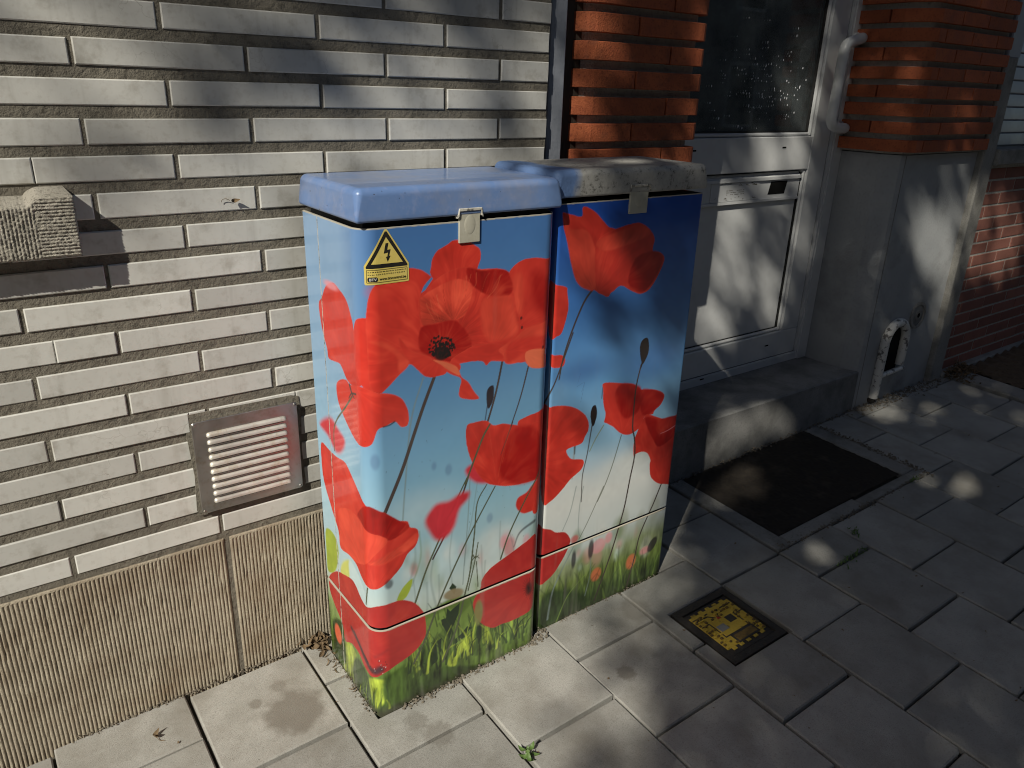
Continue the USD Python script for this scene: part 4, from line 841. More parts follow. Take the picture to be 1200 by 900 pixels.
(0,'s',[558,98,566,115,586,119],'grn2',0.8,4.567785622506265,1,0.85),
(0,'s',[534,62,528,141,517,196],'vdgrn',0.8,4.910417367111003,1,0.85),
(0,'s',[539,65,551,79,579,79],'grn2',5,6.4377741230435985,1,0.85),
(0,'s',[342,96,345,166,349,210],'vdgrn',0.8,4.141457461380508,1,0.85),
(0,'s',[626,60,613,97,583,131],'grn2',0.8,2.530495860436193,1,0.85),
(0,'s',[104,-22,101,2,90,11],'dgrn',4,7.56882655956578,1,0.8),
(0,'s',[265,-13,267,30,271,58],'vdgrn',2,6.328217394073087,1,0.8),
(0,'s',[244,16,249,53,257,78],'dgrn',4,7.85800157820682,1,0.8),
(0,'s',[112,-25,117,12,123,38],'vdgrn',1,3.31110561608138,1,0.8),
(0,'s',[86,-16,87,13,83,30],'lime',2,5.616400673628956,1,0.8),
(0,'s',[67,-26,73,8,81,34],'lime',4,3.5982949830372633,1,0.8),
(0,'s',[134,-19,136,15,135,35],'lime',2,6.6116740807696,1,0.8),
(0,'s',[242,17,238,31,223,30],'lgrn',4,5.354187027076092,1,0.8),
(0,'s',[187,0,192,47,196,79],'grn2',1,3.3699805956084674,1,0.8),
(0,'s',[109,-12,103,1,86,-1],'lime',4,3.0166640673987057,1,0.8),
(0,'s',[203,-7,211,45,221,83],'lgrn',1,7.479193114206793,1,0.8),
(0,'s',[250,-29,253,-2,258,17],'dgrn',2,4.093778890010736,1,0.8),
(0,'s',[58,-36,63,-3,70,21],'dgrn',1,4.615515886045686,1,0.8),
(0,'s',[89,-22,95,27,99,60],'vdgrn',1,3.4495357607348103,1,0.8),
(0,'s',[258,-6,262,24,269,44],'grn2',1,7.40479421885972,1,0.8),
(0,'s',[66,-24,71,14,73,39],'grn2',2,3.543951319347883,1,0.8),
(0,'s',[245,3,247,45,250,74],'vdgrn',4,7.718908891973421,1,0.8),
(0,'s',[288,15,286,31,281,43],'lime',2,6.576500641698177,1,0.8),
(0,'s',[207,-5,206,39,197,62],'dgrn',1,6.293162676338565,1,0.8),
(0,'s',[247,4,248,21,248,32],'dgrn',1,5.617676977052744,1,0.8),
(0,'s',[237,4,235,53,223,77],'grn2',4,6.837554463580999,1,0.8),
(0,'s',[168,-3,173,17,179,34],'lime',1,8.110337130207942,1,0.8),
(0,'s',[227,-2,224,47,208,69],'grn2',1,6.857038724022207,1,0.8),
(0,'s',[33,-32,29,-7,12,0],'vdgrn',2,4.332549086339757,1,0.8),
(0,'s',[7,-28,3,-15,-10,-14],'lgrn',4,3.501935676619908,1,0.8),
(0,'s',[210,10,206,21,195,23],'lime',1,3.8024893074922077,1,0.8),
(0,'s',[252,-18,254,19,257,44],'dgrn',1,4.744019999930025,1,0.8),
(0,'s',[187,-7,195,36,207,69],'grn2',2,7.024035966202998,1,0.8),
(0,'s',[114,-21,112,19,99,37],'dgrn',2,6.795172268567095,1,0.8),
(0,'s',[264,0,267,48,270,79],'dgrn',4,6.86398792373481,1,0.8),
(0,'s',[267,-1,269,16,274,27],'vdgrn',4,4.32242715866505,1,0.8),
(0,'s',[46,-36,46,-17,41,-7],'vdgrn',1,5.464950735728467,1,0.8),
(0,'s',[245,13,250,51,258,77],'lgrn',1,6.318135314327928,1,0.8),
(0,'s',[73,-25,68,-11,52,-11],'grn2',1,4.840232838971155,1,0.8),
(0,'s',[165,-1,173,43,187,77],'vdgrn',2,5.249527426383092,1,0.8),
(0,'s',[246,2,244,15,238,20],'dgrn',4,6.46103701457345,1,0.8),
(0,'s',[18,-36,30,14,50,54],'vdgrn',2,4.932592732674652,1,0.8),
(0,'s',[285,19,285,62,281,91],'vdgrn',4,3.346832563889988,1,0.8),
(0,'s',[246,14,246,54,241,78],'vdgrn',4,5.985913286405509,1,0.8),
(0,'s',[133,-18,143,29,159,67],'vdgrn',1,3.304228471891957,1,0.8),
(0,'s',[422,869,394,806,369,743,337,662,292,569],'stem',0.7,8.125,9.375,1),
(0,'s',[510,596,472,529,432,451,397,382,364,296],'gstem2',0.7,3.75,5.625,1),
(0,'s',[593,549,545,476,509,418,467,343,431,271,394,186,358,120],'gstem2',0.7,3.75,6.25,1),
(0,'s',[568,562,541,519,534,438,522,327,507,264,483,172,442,85],'gstem2',0.7,3.125,6.25,1),
(0,'s',[545,405,536,353,517,273],'gstem2',0.7,3.125,3.75,1),
(0,'s',[528,359,539,367,550,357],'gstem2',0.7,3.125,1.875,1),
(0,'s',[530,374,537,362,547,367],'gstem2',0.7,3.75,1.875,1),
(0,'s',[541,351,547,273],'gstem2',0.7,2.5,3.125,1),
(0,'s',[606,880,594,822,582,776,553,690,523,622,496,551,456,472,415,405],'stem',0.7,5.625,5.0,1),
(0,'s',[682,848,663,777,640,713,607,631],'stem',0.7,4.375,2.5,1),
(0,'p',[572,818,581,817,583,798,581,782,571,763,565,767,562,791,564,810],'dkpur',1.2,0.3,None,1),
(0,'s',[565,771,559,732],'dkpur',1.2,3,3,0.8),
(0,'s',[242,366,233,317],'gstem2',0.7,5.0,5.0,1),
(0,'p',[395,512,404,534,427,552,461,550,490,560,516,558,514,539,490,518,476,476,455,454,426,453,406,483],'mag',9,0.3,[426,459],1),
(0,'p',[506,620,530,626,565,583,569,566,538,575,513,599],'mag',7,0.2,None,1),
(0,'p',[660,469,665,494,692,502,711,520,734,525,749,453,708,441,681,444],'red',2.5,0.3,None,1),
(0,'p',[655,700,677,714,706,718,748,717,749,640,753,500,737,434,713,442,728,536,681,624],'red',0.8,0.35,[685,528],1),
(0,'p',[508,732,528,736,562,733,583,716,612,713,648,701,678,691,747,681,751,540,708,531,670,532,632,538,595,551,566,567,537,605,516,655,507,695],'red',0.8,0.5,[602,546],1),
(0,'p',[607,631,648,692,724,666,743,546,670,532,609,571],'dred',9,0.3,[602,546],1),
(0,'s',[573,720,553,690,523,622,506,581],'gstem2',0.7,5.25,5.0,1),
(0,'s',[640,710,627,678,607,631],'stem',0.7,3.75,1.25,1),
(0,'s',[737,555,702,502,666,443,637,388,616,330],'gstem2',0.7,4.0,5.0,1),
(0,'p',[340,1100,392,1062,433,1097,504,1089,614,1073,683,1082,739,1076,750,890,677,859,600,874,506,891,446,880,390,900,327,945],'red',1,0.3,None,1),
(0,'p',[58,1005,78,1026,102,1055,139,1072,170,1065,203,1051,223,1023,234,994,240,937,251,876,198,866,164,891,149,896,98,890,90,912,68,955],'red',0.8,0.3,[197,859],1),
(0,'b',[130,1064],'pink',4,np.float64(34.6),np.float64(8.4),0.8,0),
(0,'p',[240,1011,251,1021,272,1024,288,1013,358,961,362,914,336,891,301,863,285,861,251,876,238,909,230,925,232,981],'red',0.8,0.3,[442,925],1),
(0,'p',[272,1054,280,1079,299,1100,331,1113,359,1118,392,1111,418,1093,419,1095,392,1062,391,993,409,926,363,939,367,918,337,896,301,863,285,861,270,878,269,942,267,1009],'red',0.8,0.45,[442,925],1),
(0,'b',[292,1077],'lred',12,np.float64(18.3),np.float64(12.8),0.5,0),
(0,'p',[274,974,310,967,352,930,362,914,337,896,333,934,304,957],'lred',5,0.4,[442,925],1),
(0,'s',[275,994,291,986,319,968,353,944,367,927],'lred',1.5,2,1,0.6),
(0,'p',[417,1115,420,1131,433,1147,456,1157,472,1165,503,1161,522,1151,537,1139,540,1123,533,1103,518,1084,433,1085,415,1099],'red',0.8,0.4,[475,1064],1),
(0,'p',[617,1077,624,1089,645,1102,676,1107,720,1101,749,1088,753,984,749,909,718,947,668,941,645,963,630,1001,615,1047],'red',0.8,0.3,[640,945],1),
(0,'p',[683,1074,723,1065,743,1049,748,970,711,971,680,1025],'dred',18,0.2,[640,945],1),
(0,'p',[628,1063,651,1073,659,1028,655,979,636,991],'lred',8,0.4,[640,945],1),
(0,'p',[385,1035,392,1056,415,1075,433,1089,470,1103,504,1104,543,1096,583,1093,614,1083,625,1063,638,1000,651,953,620,916,567,903,520,924,480,992,428,991,396,990],'red',0.8,0.7,[480,953],1),
(0,'p',[504,1102,543,1093,583,1091,614,1081,626,1032,569,1033,519,1063],'dred',3,0.7,[544,1004],1),
(0,'p',[389,1038,394,1054,438,1073,485,1081,519,1059,505,1005,480,992,428,992,396,992],'lred',2,0.9,[471,989],1),
(0,'p',[546,1027,579,1030,624,1023,639,977,646,935,598,925,556,941,542,991],'lred',7,0.4,[572,902],1),
(0,'p',[391,987,428,990,480,988,520,929,486,895,447,902,409,922,386,943],'dred',3,0.5,[442,925],1),
(0,'p',[546,924,598,916,610,895,605,878,573,879,560,871,549,883,521,888,496,889,476,890,466,903,520,924],'red',0.8,0.4,[442,925],1),
(0,'p',[668,941,707,946,748,948,750,890,752,841,733,834,695,839,675,855,666,862,633,861,613,867,607,886,593,903,630,919],'lred',1.5,0.3,[610,895],1),
(0,'p',[620,912,674,921,743,910,745,886,676,883,632,868,616,871],'red',6,0.3,[610,895],1),
(0,'p',[673,884,710,885,749,871,749,835,719,835,689,842,673,860],'ored',1,0.3,[665,885],1),
(0,'p',[337,977,363,943,390,929,423,911,456,900,488,888,486,872,459,882,451,872,432,870,413,871,396,879,376,900,362,916,345,942],'red',0.8,0.3,[442,925],1),
(0,'p',[413,913,456,898,481,882,493,857,511,840,527,814,541,794,517,796,489,808,487,827,491,853,461,871],'red',0.8,0.4,[418,912],1),
(0,'p',[420,910,456,897,481,881,488,861,464,875,437,897],'ored',1.2,0.5,[418,912],1),
(0,'b',[450,932],'blk',0.4,np.float64(2.0),np.float64(1.8),1,0),
(0,'b',[412,929],'blk',0.4,np.float64(3.6),np.float64(2.6),1,0),
(0,'b',[442,931],'blk',0.4,np.float64(3.1),np.float64(1.9),1,0),
(0,'b',[457,929],'blk',0.4,np.float64(1.5),np.float64(2.3),1,0),
(0,'b',[447,935],'blk',0.4,np.float64(3.5),np.float64(3.5),1,0),
(0,'b',[467,943],'blk',0.4,np.float64(1.7),np.float64(1.9),1,0),
(0,'b',[430,948],'blk',0.4,np.float64(2.0),np.float64(2.1),1,0),
(0,'b',[454,954],'blk',0.4,np.float64(3.0),np.float64(2.2),1,0),
(0,'b',[433,960],'blk',0.4,np.float64(3.3),np.float64(1.8),1,0),
(0,'b',[433,933],'blk',0.4,np.float64(1.6),np.float64(3.8),1,0),
(0,'b',[437,935],'blk',0.4,np.float64(3.4),np.float64(2.3),1,0),
(0,'b',[458,911],'blk',0.4,np.float64(3.2),np.float64(1.8),1,0),
(0,'b',[449,922],'blk',0.4,np.float64(3.4),np.float64(3.4),1,0),
(0,'b',[423,940],'blk',0.4,np.float64(3.7),np.float64(1.7),1,0),
(0,'b',[438,935],'blk',0.4,np.float64(2.8),np.float64(3.2),1,0),
(0,'b',[472,936],'blk',0.4,np.float64(3.0),np.float64(2.7),1,0),
(0,'b',[426,925],'blk',0.4,np.float64(3.5),np.float64(3.1),1,0),
(0,'b',[460,914],'blk',0.4,np.float64(3.9),np.float64(3.7),1,0),
(0,'b',[437,941],'blk',0.4,np.float64(2.1),np.float64(2.7),1,0),
(0,'b',[452,940],'blk',0.4,np.float64(2.2),np.float64(3.1),1,0),
(0,'b',[431,935],'blk',0.4,np.float64(2.6),np.float64(2.4),1,0),
(0,'b',[444,945],'blk',0.4,np.float64(3.8),np.float64(1.8),1,0),
(0,'b',[459,915],'blk',0.4,np.float64(3.2),np.float64(3.4),1,0),
(0,'b',[475,928],'blk',0.4,np.float64(2.3),np.float64(3.2),1,0),
(0,'b',[447,935],'blk',0.4,np.float64(2.7),np.float64(3.2),1,0),
(0,'b',[461,932],'blk',0.4,np.float64(1.7),np.float64(2.5),1,0),
(0,'b',[440,923],'blk',0.4,np.float64(3.6),np.float64(2.9),1,0),
(0,'b',[446,941],'blk',0.4,np.float64(3.3),np.float64(3.6),1,0),
(0,'b',[461,948],'blk',0.4,np.float64(1.9),np.float64(2.2),1,0),
(0,'b',[427,958],'blk',0.4,np.float64(3.0),np.float64(2.6),1,0),
(0,'b',[433,950],'blk',0.4,np.float64(3.8),np.float64(2.6),1,0),
(0,'b',[444,933],'blk',0.4,np.float64(2.3),np.float64(1.9),1,0),
(0,'b',[454,944],'blk',0.4,np.float64(2.4),np.float64(3.0),1,0),
(0,'b',[426,922],'blk',0.4,np.float64(3.1),np.float64(2.0),1,0),
(0,'b',[449,955],'blk',0.4,np.float64(3.8),np.float64(2.3),1,0),
(0,'b',[435,932],'blk',0.4,np.float64(1.6),np.float64(1.8),1,0),
(0,'b',[465,929],'blk',0.4,np.float64(3.9),np.float64(2.1),1,0),
(0,'b',[443,919],'blk',0.4,np.float64(2.5),np.float64(2.9),1,0),
(0,'b',[429,947],'blk',0.4,np.float64(3.7),np.float64(1.9),1,0),
(0,'b',[436,942],'blk',0.4,np.float64(3.4),np.float64(1.7),1,0),
(0,'b',[454,930],'blk',0.4,np.float64(3.4),np.float64(3.7),1,0),
(0,'b',[459,914],'blk',0.4,np.float64(3.7),np.float64(2.6),1,0),
(0,'b',[440,922],'blk',0.4,np.float64(2.8),np.float64(2.7),1,0),
(0,'b',[460,921],'blk',0.4,np.float64(3.1),np.float64(3.8),1,0),
(0,'b',[434,961],'blk',0.4,np.float64(2.6),np.float64(3.4),1,0),
(0,'b',[461,935],'blk',0.4,np.float64(2.2),np.float64(3.7),1,0),
(0,'b',[451,929],'blk',0.4,np.float64(3.7),np.float64(2.1),1,0),
(0,'b',[443,944],'blk',0.4,np.float64(3.2),np.float64(3.0),1,0),
(0,'b',[470,935],'blk',0.4,np.float64(3.1),np.float64(1.8),1,0),
(0,'b',[461,928],'blk',0.4,np.float64(3.5),np.float64(1.8),1,0),
(0,'b',[451,937],'blk',0.4,np.float64(2.5),np.float64(3.2),1,0),
(0,'b',[457,954],'blk',0.4,np.float64(3.8),np.float64(1.9),1,0),
(0,'b',[449,921],'blk',0.4,np.float64(3.8),np.float64(2.5),1,0),
(0,'b',[427,943],'blk',0.4,np.float64(2.8),np.float64(2.2),1,0),
(0,'b',[458,940],'blk',0.4,np.float64(3.0),np.float64(2.4),1,0),
(0,'b',[461,928],'blk',0.4,np.float64(1.8),np.float64(2.8),1,0),
(0,'b',[420,926],'blk',0.4,np.float64(3.5),np.float64(3.5),1,0),
(0,'b',[472,932],'blk',0.4,np.float64(2.4),np.float64(3.4),1,0),
(0,'b',[428,940],'blk',0.4,np.float64(3.4),np.float64(3.5),1,0),
(0,'b',[441,940],'blk',0.4,np.float64(3.2),np.float64(2.3),1,0),
(0,'b',[422,950],'blk',0.4,np.float64(3.5),np.float64(3.7),1,0),
(0,'b',[443,914],'blk',0.4,np.float64(2.2),np.float64(2.4),1,0),
(0,'b',[472,932],'blk',0.4,np.float64(2.6),np.float64(2.3),1,0),
(0,'b',[426,947],'blk',0.4,np.float64(2.4),np.float64(3.3),1,0),
(0,'b',[463,948],'blk',0.4,np.float64(3.4),np.float64(3.8),1,0),
(0,'b',[425,932],'blk',0.4,np.float64(2.7),np.float64(3.0),1,0),
(0,'b',[458,927],'blk',0.4,np.float64(2.8),np.float64(2.4),1,0),
(0,'b',[419,937],'blk',0.4,np.float64(2.7),np.float64(2.0),1,0),
(0,'b',[445,939],'blk',0.4,np.float64(1.7),np.float64(3.0),1,0),
(0,'b',[458,942],'blk',0.4,np.float64(2.8),np.float64(2.0),1,0),
(0,'b',[436,939],'blk',0.4,np.float64(2.4),np.float64(3.7),1,0),
(0,'b',[419,923],'blk',0.4,np.float64(3.5),np.float64(3.6),1,0),
(0,'b',[438,926],'blk',0.4,np.float64(2.3),np.float64(2.3),1,0),
(0,'b',[434,920],'blk',0.4,np.float64(2.9),np.float64(2.0),1,0),
(0,'b',[437,914],'blk',0.4,np.float64(3.0),np.float64(2.5),1,0),
(0,'b',[441,932],'blk',0.4,np.float64(1.9),np.float64(3.5),1,0),
(0,'b',[456,941],'blk',0.4,np.float64(2.5),np.float64(3.3),1,0),
(0,'b',[440,943],'blk',0.4,np.float64(1.9),np.float64(2.5),1,0),
(0,'b',[420,937],'blk',0.4,np.float64(1.8),np.float64(3.0),1,0),
(0,'b',[420,928],'blk',0.4,np.float64(2.9),np.float64(1.9),1,0),
(0,'b',[438,918],'blk',0.4,np.float64(1.8),np.float64(3.3),1,0),
(0,'b',[464,913],'blk',0.4,np.float64(1.9),np.float64(3.4),1,0),
(0,'b',[426,933],'blk',0.4,np.float64(3.2),np.float64(3.2),1,0),
(0,'b',[465,930],'blk',0.4,np.float64(2.5),np.float64(2.7),1,0),
(0,'b',[455,924],'blk',0.4,np.float64(2.6),np.float64(2.9),1,0),
(0,'b',[418,930],'blk',0.4,np.float64(3.7),np.float64(1.8),1,0),
(0,'b',[429,936],'blk',0.4,np.float64(3.3),np.float64(2.2),1,0),
(0,'b',[436,945],'blk',0.4,np.float64(3.5),np.float64(2.5),1,0),
(0,'b',[467,935],'blk',0.4,np.float64(3.6),np.float64(3.7),1,0),
(0,'b',[444,915],'blk',0.4,np.float64(3.0),np.float64(2.6),1,0),
(0,'b',[427,932],'blk',0.4,np.float64(2.1),np.float64(3.7),1,0),
(0,'b',[437,944],'blk',0.4,np.float64(2.5),np.float64(2.8),1,0),
(0,'b',[438,932],'blk',0.4,np.float64(3.4),np.float64(2.1),1,0),
(0,'b',[427,929],'blk',0.4,np.float64(3.0),np.float64(2.8),1,0),
(0,'b',[468,939],'blk',0.4,np.float64(3.3),np.float64(2.6),1,0),
(0,'b',[422,919],'blk',0.4,np.float64(3.1),np.float64(2.2),1,0),
(0,'b',[452,930],'blk',0.4,np.float64(2.8),np.float64(3.8),1,0),
(0,'b',[431,932],'blk',0.4,np.float64(1.8),np.float64(2.7),1,0),
(0,'b',[439,935],'blk',0.4,np.float64(1.6),np.float64(3.7),1,0),
(0,'b',[411,937],'blk',0.4,np.float64(3.6),np.float64(2.3),1,0),
(0,'b',[468,923],'blk',0.4,np.float64(1.8),np.float64(3.1),1,0),
(0,'b',[452,945],'blk',0.4,np.float64(2.3),np.float64(2.8),1,0),
(0,'b',[452,911],'blk',0.4,np.float64(2.7),np.float64(3.4),1,0),
(0,'b',[455,945],'blk',0.4,np.float64(1.5),np.float64(3.2),1,0),
(0,'b',[411,936],'blk',0.4,np.float64(2.0),np.float64(3.6),1,0),
(0,'b',[412,945],'blk',0.4,np.float64(2.6),np.float64(2.4),1,0),
(0,'b',[463,916],'blk',0.4,np.float64(2.1),np.float64(3.0),1,0),
(0,'b',[445,923],'blk',0.4,np.float64(2.0),np.float64(2.1),1,0),
(0,'b',[423,959],'blk',0.4,np.float64(3.0),np.float64(3.0),1,0),
(0,'b',[442,956],'blk',0.4,np.float64(3.5),np.float64(3.8),1,0),
(0,'b',[457,952],'blk',0.4,np.float64(3.6),np.float64(3.1),1,0),
(0,'b',[437,923],'blk',0.4,np.float64(3.8),np.float64(1.9),1,0),
(0,'b',[432,950],'blk',0.4,np.float64(2.2),np.float64(3.0),1,0),
(0,'b',[469,928],'blk',0.4,np.float64(2.8),np.float64(2.7),1,0),
(0,'b',[439,949],'blk',0.4,np.float64(2.0),np.float64(2.4),1,0),
(0,'b',[439,951],'blk',0.4,np.float64(1.7),np.float64(2.6),1,0),
(0,'b',[450,927],'blk',0.4,np.float64(3.7),np.float64(2.9),1,0),
(0,'b',[448,918],'blk',0.4,np.float64(3.2),np.float64(1.9),1,0),
(0,'b',[439,932],'blk',0.4,np.float64(3.8),np.float64(2.5),1,0),
(0,'b',[416,954],'blk',0.4,np.float64(1.8),np.float64(3.7),1,0),
(0,'b',[440,941],'blk',0.4,np.float64(2.2),np.float64(2.4),1,0),
(0,'b',[450,929],'blk',0.4,np.float64(2.8),np.float64(2.7),1,0),
(0,'b',[439,952],'blk',0.4,np.float64(3.0),np.float64(2.1),1,0),
(0,'b',[421,922],'blk',0.4,np.float64(2.8),np.float64(3.6),1,0),
(0,'b',[455,912],'blk',0.4,np.float64(2.7),np.float64(2.0),1,0),
(0,'b',[465,948],'blk',0.4,np.float64(3.8),np.float64(3.6),1,0),
(0,'b',[456,939],'blk',0.4,np.float64(2.7),np.float64(3.1),1,0),
(0,'b',[456,930],'blk',0.4,np.float64(2.7),np.float64(2.9),1,0),
(0,'b',[427,937],'blk',0.4,np.float64(2.0),np.float64(3.2),1,0),
(0,'b',[435,935],'blk',0.4,np.float64(3.5),np.float64(2.3),1,0),
(0,'b',[443,921],'blk',3,np.float64(20.3),np.float64(15.7),0.95,0),
(0,'b',[658,946],'blk',0.6,np.float64(3.3),np.float64(4.2),0.8,0),
(0,'b',[655,969],'blk',0.6,np.float64(3.3),np.float64(4.1),0.8,0),
(0,'b',[724,887],'blk',0.6,np.float64(3.5),np.float64(4.4),0.8,0),
(0,'s',[424,1050,432,1028,440,996],'lred',2,1.4054772641606972,0.4,0.5755436313282297),
(0,'s',[445,1062,448,1043,456,1007],'dred',0.5,1.7440011397366553,0.4,0.5980768534366919),
(0,'s',[556,1089,548,1077,533,1045],'dred',2,1.6268495110422543,0.4,0.30983296737088106),
(0,'s',[417,1046,427,1019,436,994],'ored',2,1.033798925584209,0.4,0.2563264429596116),
(0,'s',[429,1053,438,1027,444,1015],'ored',1,1.1479256031425857,0.4,0.4723897937084375),
(0,'s',[476,1076,479,1060,477,1034],'ored',0.5,1.7463335061988428,0.4,0.3359067069782762),
(0,'s',[566,1078,561,1054,540,1045],'dred',1,1.1128862481224733,0.4,0.2874973656513351),
(0,'s',[510,1086,506,1074,501,1038],'dred',0.5,1.1130642848756294,0.4,0.4045274220983671),
(0,'s',[529,1089,528,1064,515,1051],'ored',1,1.8083029381085154,0.4,0.42651387087113024),
(0,'s',[430,1053,434,1033,444,1014],'ored',0.5,1.250566874359521,0.4,0.570825957855077),
(0,'s',[497,1083,498,1063,492,1034],'ored',1,0.8850612249676268,0.4,0.5073003181374401),
(0,'s',[417,1046,424,1033,435,990],'dred',1,1.812930255924608,0.4,0.25932911633845207),
(0,'s',[451,1065,453,1051,459,1033],'lred',0.5,1.3266221904169706,0.4,0.3306802415049951),
(0,'s',[436,1057,439,1046,449,1012],'lred',2,1.136127565515848,0.4,0.4963273429708509),
(0,'s',[503,1085,504,1061,497,1055],'ored',2,1.6385850737231404,0.4,0.45392392631191747),
(0,'s',[415,1045,425,1027,434,998],'lred',2,1.3840815571381826,0.4,0.5361063771847502),
(0,'s',[515,1087,512,1076,505,1056],'ored',0.5,1.7443079786257556,0.4,0.33494659172171276),
(0,'s',[563,1085,553,1072,539,1033],'ored',0.5,1.2688890468939324,0.4,0.2819461048302242),
(0,'s',[597,1078,585,1067,562,1032],'ored',2,1.2596849718572898,0.4,0.28822862668751065),
(0,'s',[414,1044,423,1018,433,988],'lred',1,1.8159574029964614,0.4,0.3271313829934756),
(0,'s',[593,1076,583,1051,559,1029],'ored',2,0.9810475131681081,0.4,0.5971197447959544),
(0,'s',[484,1079,483,1067,483,1031],'lred',0.5,1.5259089974563218,0.4,0.3062040380752082),
(0,'s',[414,1044,420,1020,433,1007],'ored',2,1.1773710351153377,0.4,0.4467486870850457),
(0,'s',[441,1060,446,1045,452,1024],'lred',2,1.2277323854239215,0.4,0.28948002344720225),
(0,'s',[421,1048,427,1036,438,998],'dred',0.5,1.6863367803933733,0.4,0.32204031405587624),
(0,'s',[404,1038,411,1021,426,993],'ored',1,1.172340867174353,0.4,0.5905762219841252),
(0,'s',[321,321,292,305,267,275],'lred',1.2,0.6081385565684898,0.3,0.41983092523451027),
(0,'s',[328,318,307,309,287,294],'dred',2,1.4149666600714288,0.3,0.3525692718477076),
(0,'s',[345,832,319,847,293,857],'lred',0.6,1.1171967520932289,0.3,0.3353676203068151),
(0,'s',[242,310,230,269,215,218],'lred',0.6,1.0567524756371258,0.3,0.20386807185558745),
(0,'s',[257,572,258,531,259,484],'ored',0.6,0.6007936921655969,0.3,0.380533450994119),
(0,'s',[589,709,597,651,603,584],'dred',2,0.6349469991225926,0.3,0.32606986065010707),
(0,'s',[308,850,294,859,282,863],'dred',0.6,1.554945845173496,0.3,0.3263470245838881),
(0,'s',[277,318,267,303,255,279],'ored',2,1.586187447893817,0.3,0.2601066118867452),
(0,'s',[259,572,260,502,261,424],'ored',2,1.1688510844057354,0.3,0.2274653282197906),
(0,'s',[322,320,292,303,265,272],'lred',0.6,1.769130855406806,0.3,0.43187414943190583),
(0,'s',[337,532,316,492,293,448],'lred',2,1.1632309025468488,0.3,0.23125029565634467),
(0,'s',[367,783,339,808,311,827],'lred',0.6,0.6406252193475807,0.3,0.3029712053354844),
(0,'s',[262,573,262,501,262,422],'lred',2,1.0228857396086355,0.3,0.4180482164403697),
(0,'s',[509,726,548,652,589,567],'dred',0.6,1.4037295267805237,0.3,0.22903036015904316),
(0,'s',[659,692,647,669,635,639],'dred',2,1.0414791820774085,0.3,0.3173464771546471),
(0,'s',[266,318,252,285,229,238],'lred',2,1.6153550061766926,0.3,0.25674105562090704),
(0,'s',[398,242,333,249,272,244],'dred',2,1.233723317804075,0.3,0.41248610937022734),
(0,'s',[570,714,582,645,596,567],'ored',1.2,1.3016932377601922,0.3,0.2072402306410718),
(0,'s',[252,571,254,537,256,498],'dred',2,1.1045507194683557,0.3,0.4294209546180867),
(0,'s',[264,573,264,510,263,439],'ored',0.6,1.4841124311546794,0.3,0.36916453978419594),
(0,'s',[634,698,623,657,613,608],'ored',1.2,1.7955325101297261,0.3,0.326320473680881),
(0,'s',[504,727,540,660,580,582],'dred',2,0.8578434690208875,0.3,0.2783186130080695),
(0,'s',[317,848,287,862,259,866],'dred',0.6,0.7492087832269767,0.3,0.3382856854443814),
(0,'s',[521,723,547,672,573,613],'lred',0.6,1.1284761154515444,0.3,0.42416658408528546),
(0,'s',[256,316,246,290,233,256],'dred',0.6,0.6032277113334651,0.3,0.25635024507769877),
(0,'s',[631,699,615,640,601,573],'ored',2,0.8850216726560491,0.3,0.3533190218225079),
(0,'s',[312,849,282,863,253,865],'dred',1.2,1.2391234205600243,0.3,0.4359449233779879),
(0,'s',[345,512,329,491,313,464],'ored',1.2,1.4061087951214046,0.3,0.37991075346025033),
(0,'s',[331,316,288,292,244,238],'dred',2,0.6350301775918309,0.3,0.35503350481782114),
(0,'s',[317,848,285,863,255,865],'dred',0.6,1.3707267113112565,0.3,0.23005530285733602),
(0,'s',[368,499,322,454,279,401],'dred',0.6,0.9572272963048575,0.3,0.3737796093978869),
(0,'s',[631,699,624,672,620,637],'dred',2,1.233156850903125,0.3,0.38308352021782627),
(0,'s',[380,250,315,255,256,238],'lred',1.2,1.7496640153027019,0.3,0.424572792727674),
(0,'s',[336,314,304,299,273,274],'dred',2,1.3331631404674358,0.3,0.20049928338356368),
(0,'s',[337,314,316,306,294,294],'dred',0.6,0.6649953073615829,0.3,0.4299413034877284),
(0,'s',[344,513,320,481,297,444],'ored',0.6,1.6901974450103618,0.3,0.3942609824824417),
(0,'s',[635,698,618,636,601,566],'dred',0.6,1.1352149228529105,0.3,0.22392718668779868),
(0,'s',[323,319,301,308,280,289],'lred',1.2,1.159323459525233,0.3,0.318114895343352),
(0,'s',[267,318,257,296,244,265],'lred',2,1.7688350300102393,0.3,0.3545388997306918),
(0,'s',[308,850,291,860,276,864],'dred',1.2,0.7029037944807501,0.3,0.2766128739046799),
(0,'p',[130,836,149,856,183,868,203,863,251,873,285,861,316,853,340,838,354,813,358,790,354,771,338,771,324,787,301,781,284,777,275,754,265,739,240,733,211,741,171,766,137,798],'red',0.8,0.35,[238,863],1),
(0,'s',[296,781,311,782,323,787],'blk',1.2,3,4,0.8),
(0,'s',[201,861,209,848,221,838],'stem',0.7,7.5,3.75,1),
(0,'s',[229,850,208,844,194,829],'stem',0.7,5.0,2.5,1),
(0,'s',[211,839,175,802,125,754,102,718,97,663],'gstem2',0.7,5.0,4.375,1),
(0,'p',[21,653,66,652,107,651,154,657,185,639,220,613,249,588,259,578,287,575,307,558,328,540,349,531,354,515,373,503,377,485,369,459,347,444,330,416,307,396,283,379,264,370,243,370,214,382,188,402,148,406,100,400,93,444,62,486,21,548,14,608],'red',0.8,0.4,[261,364],1),
(0,'p',[249,588,287,575,328,540,354,515,305,496,281,514,251,522,223,539,208,548],'dred',2,0.7,[264,450],1),
(0,'p',[101,506,139,530,180,542,218,536,251,522,281,514,297,496,270,468,239,431,189,408,148,406,101,403,98,452],'lred',1,0.4,[238,407],1),
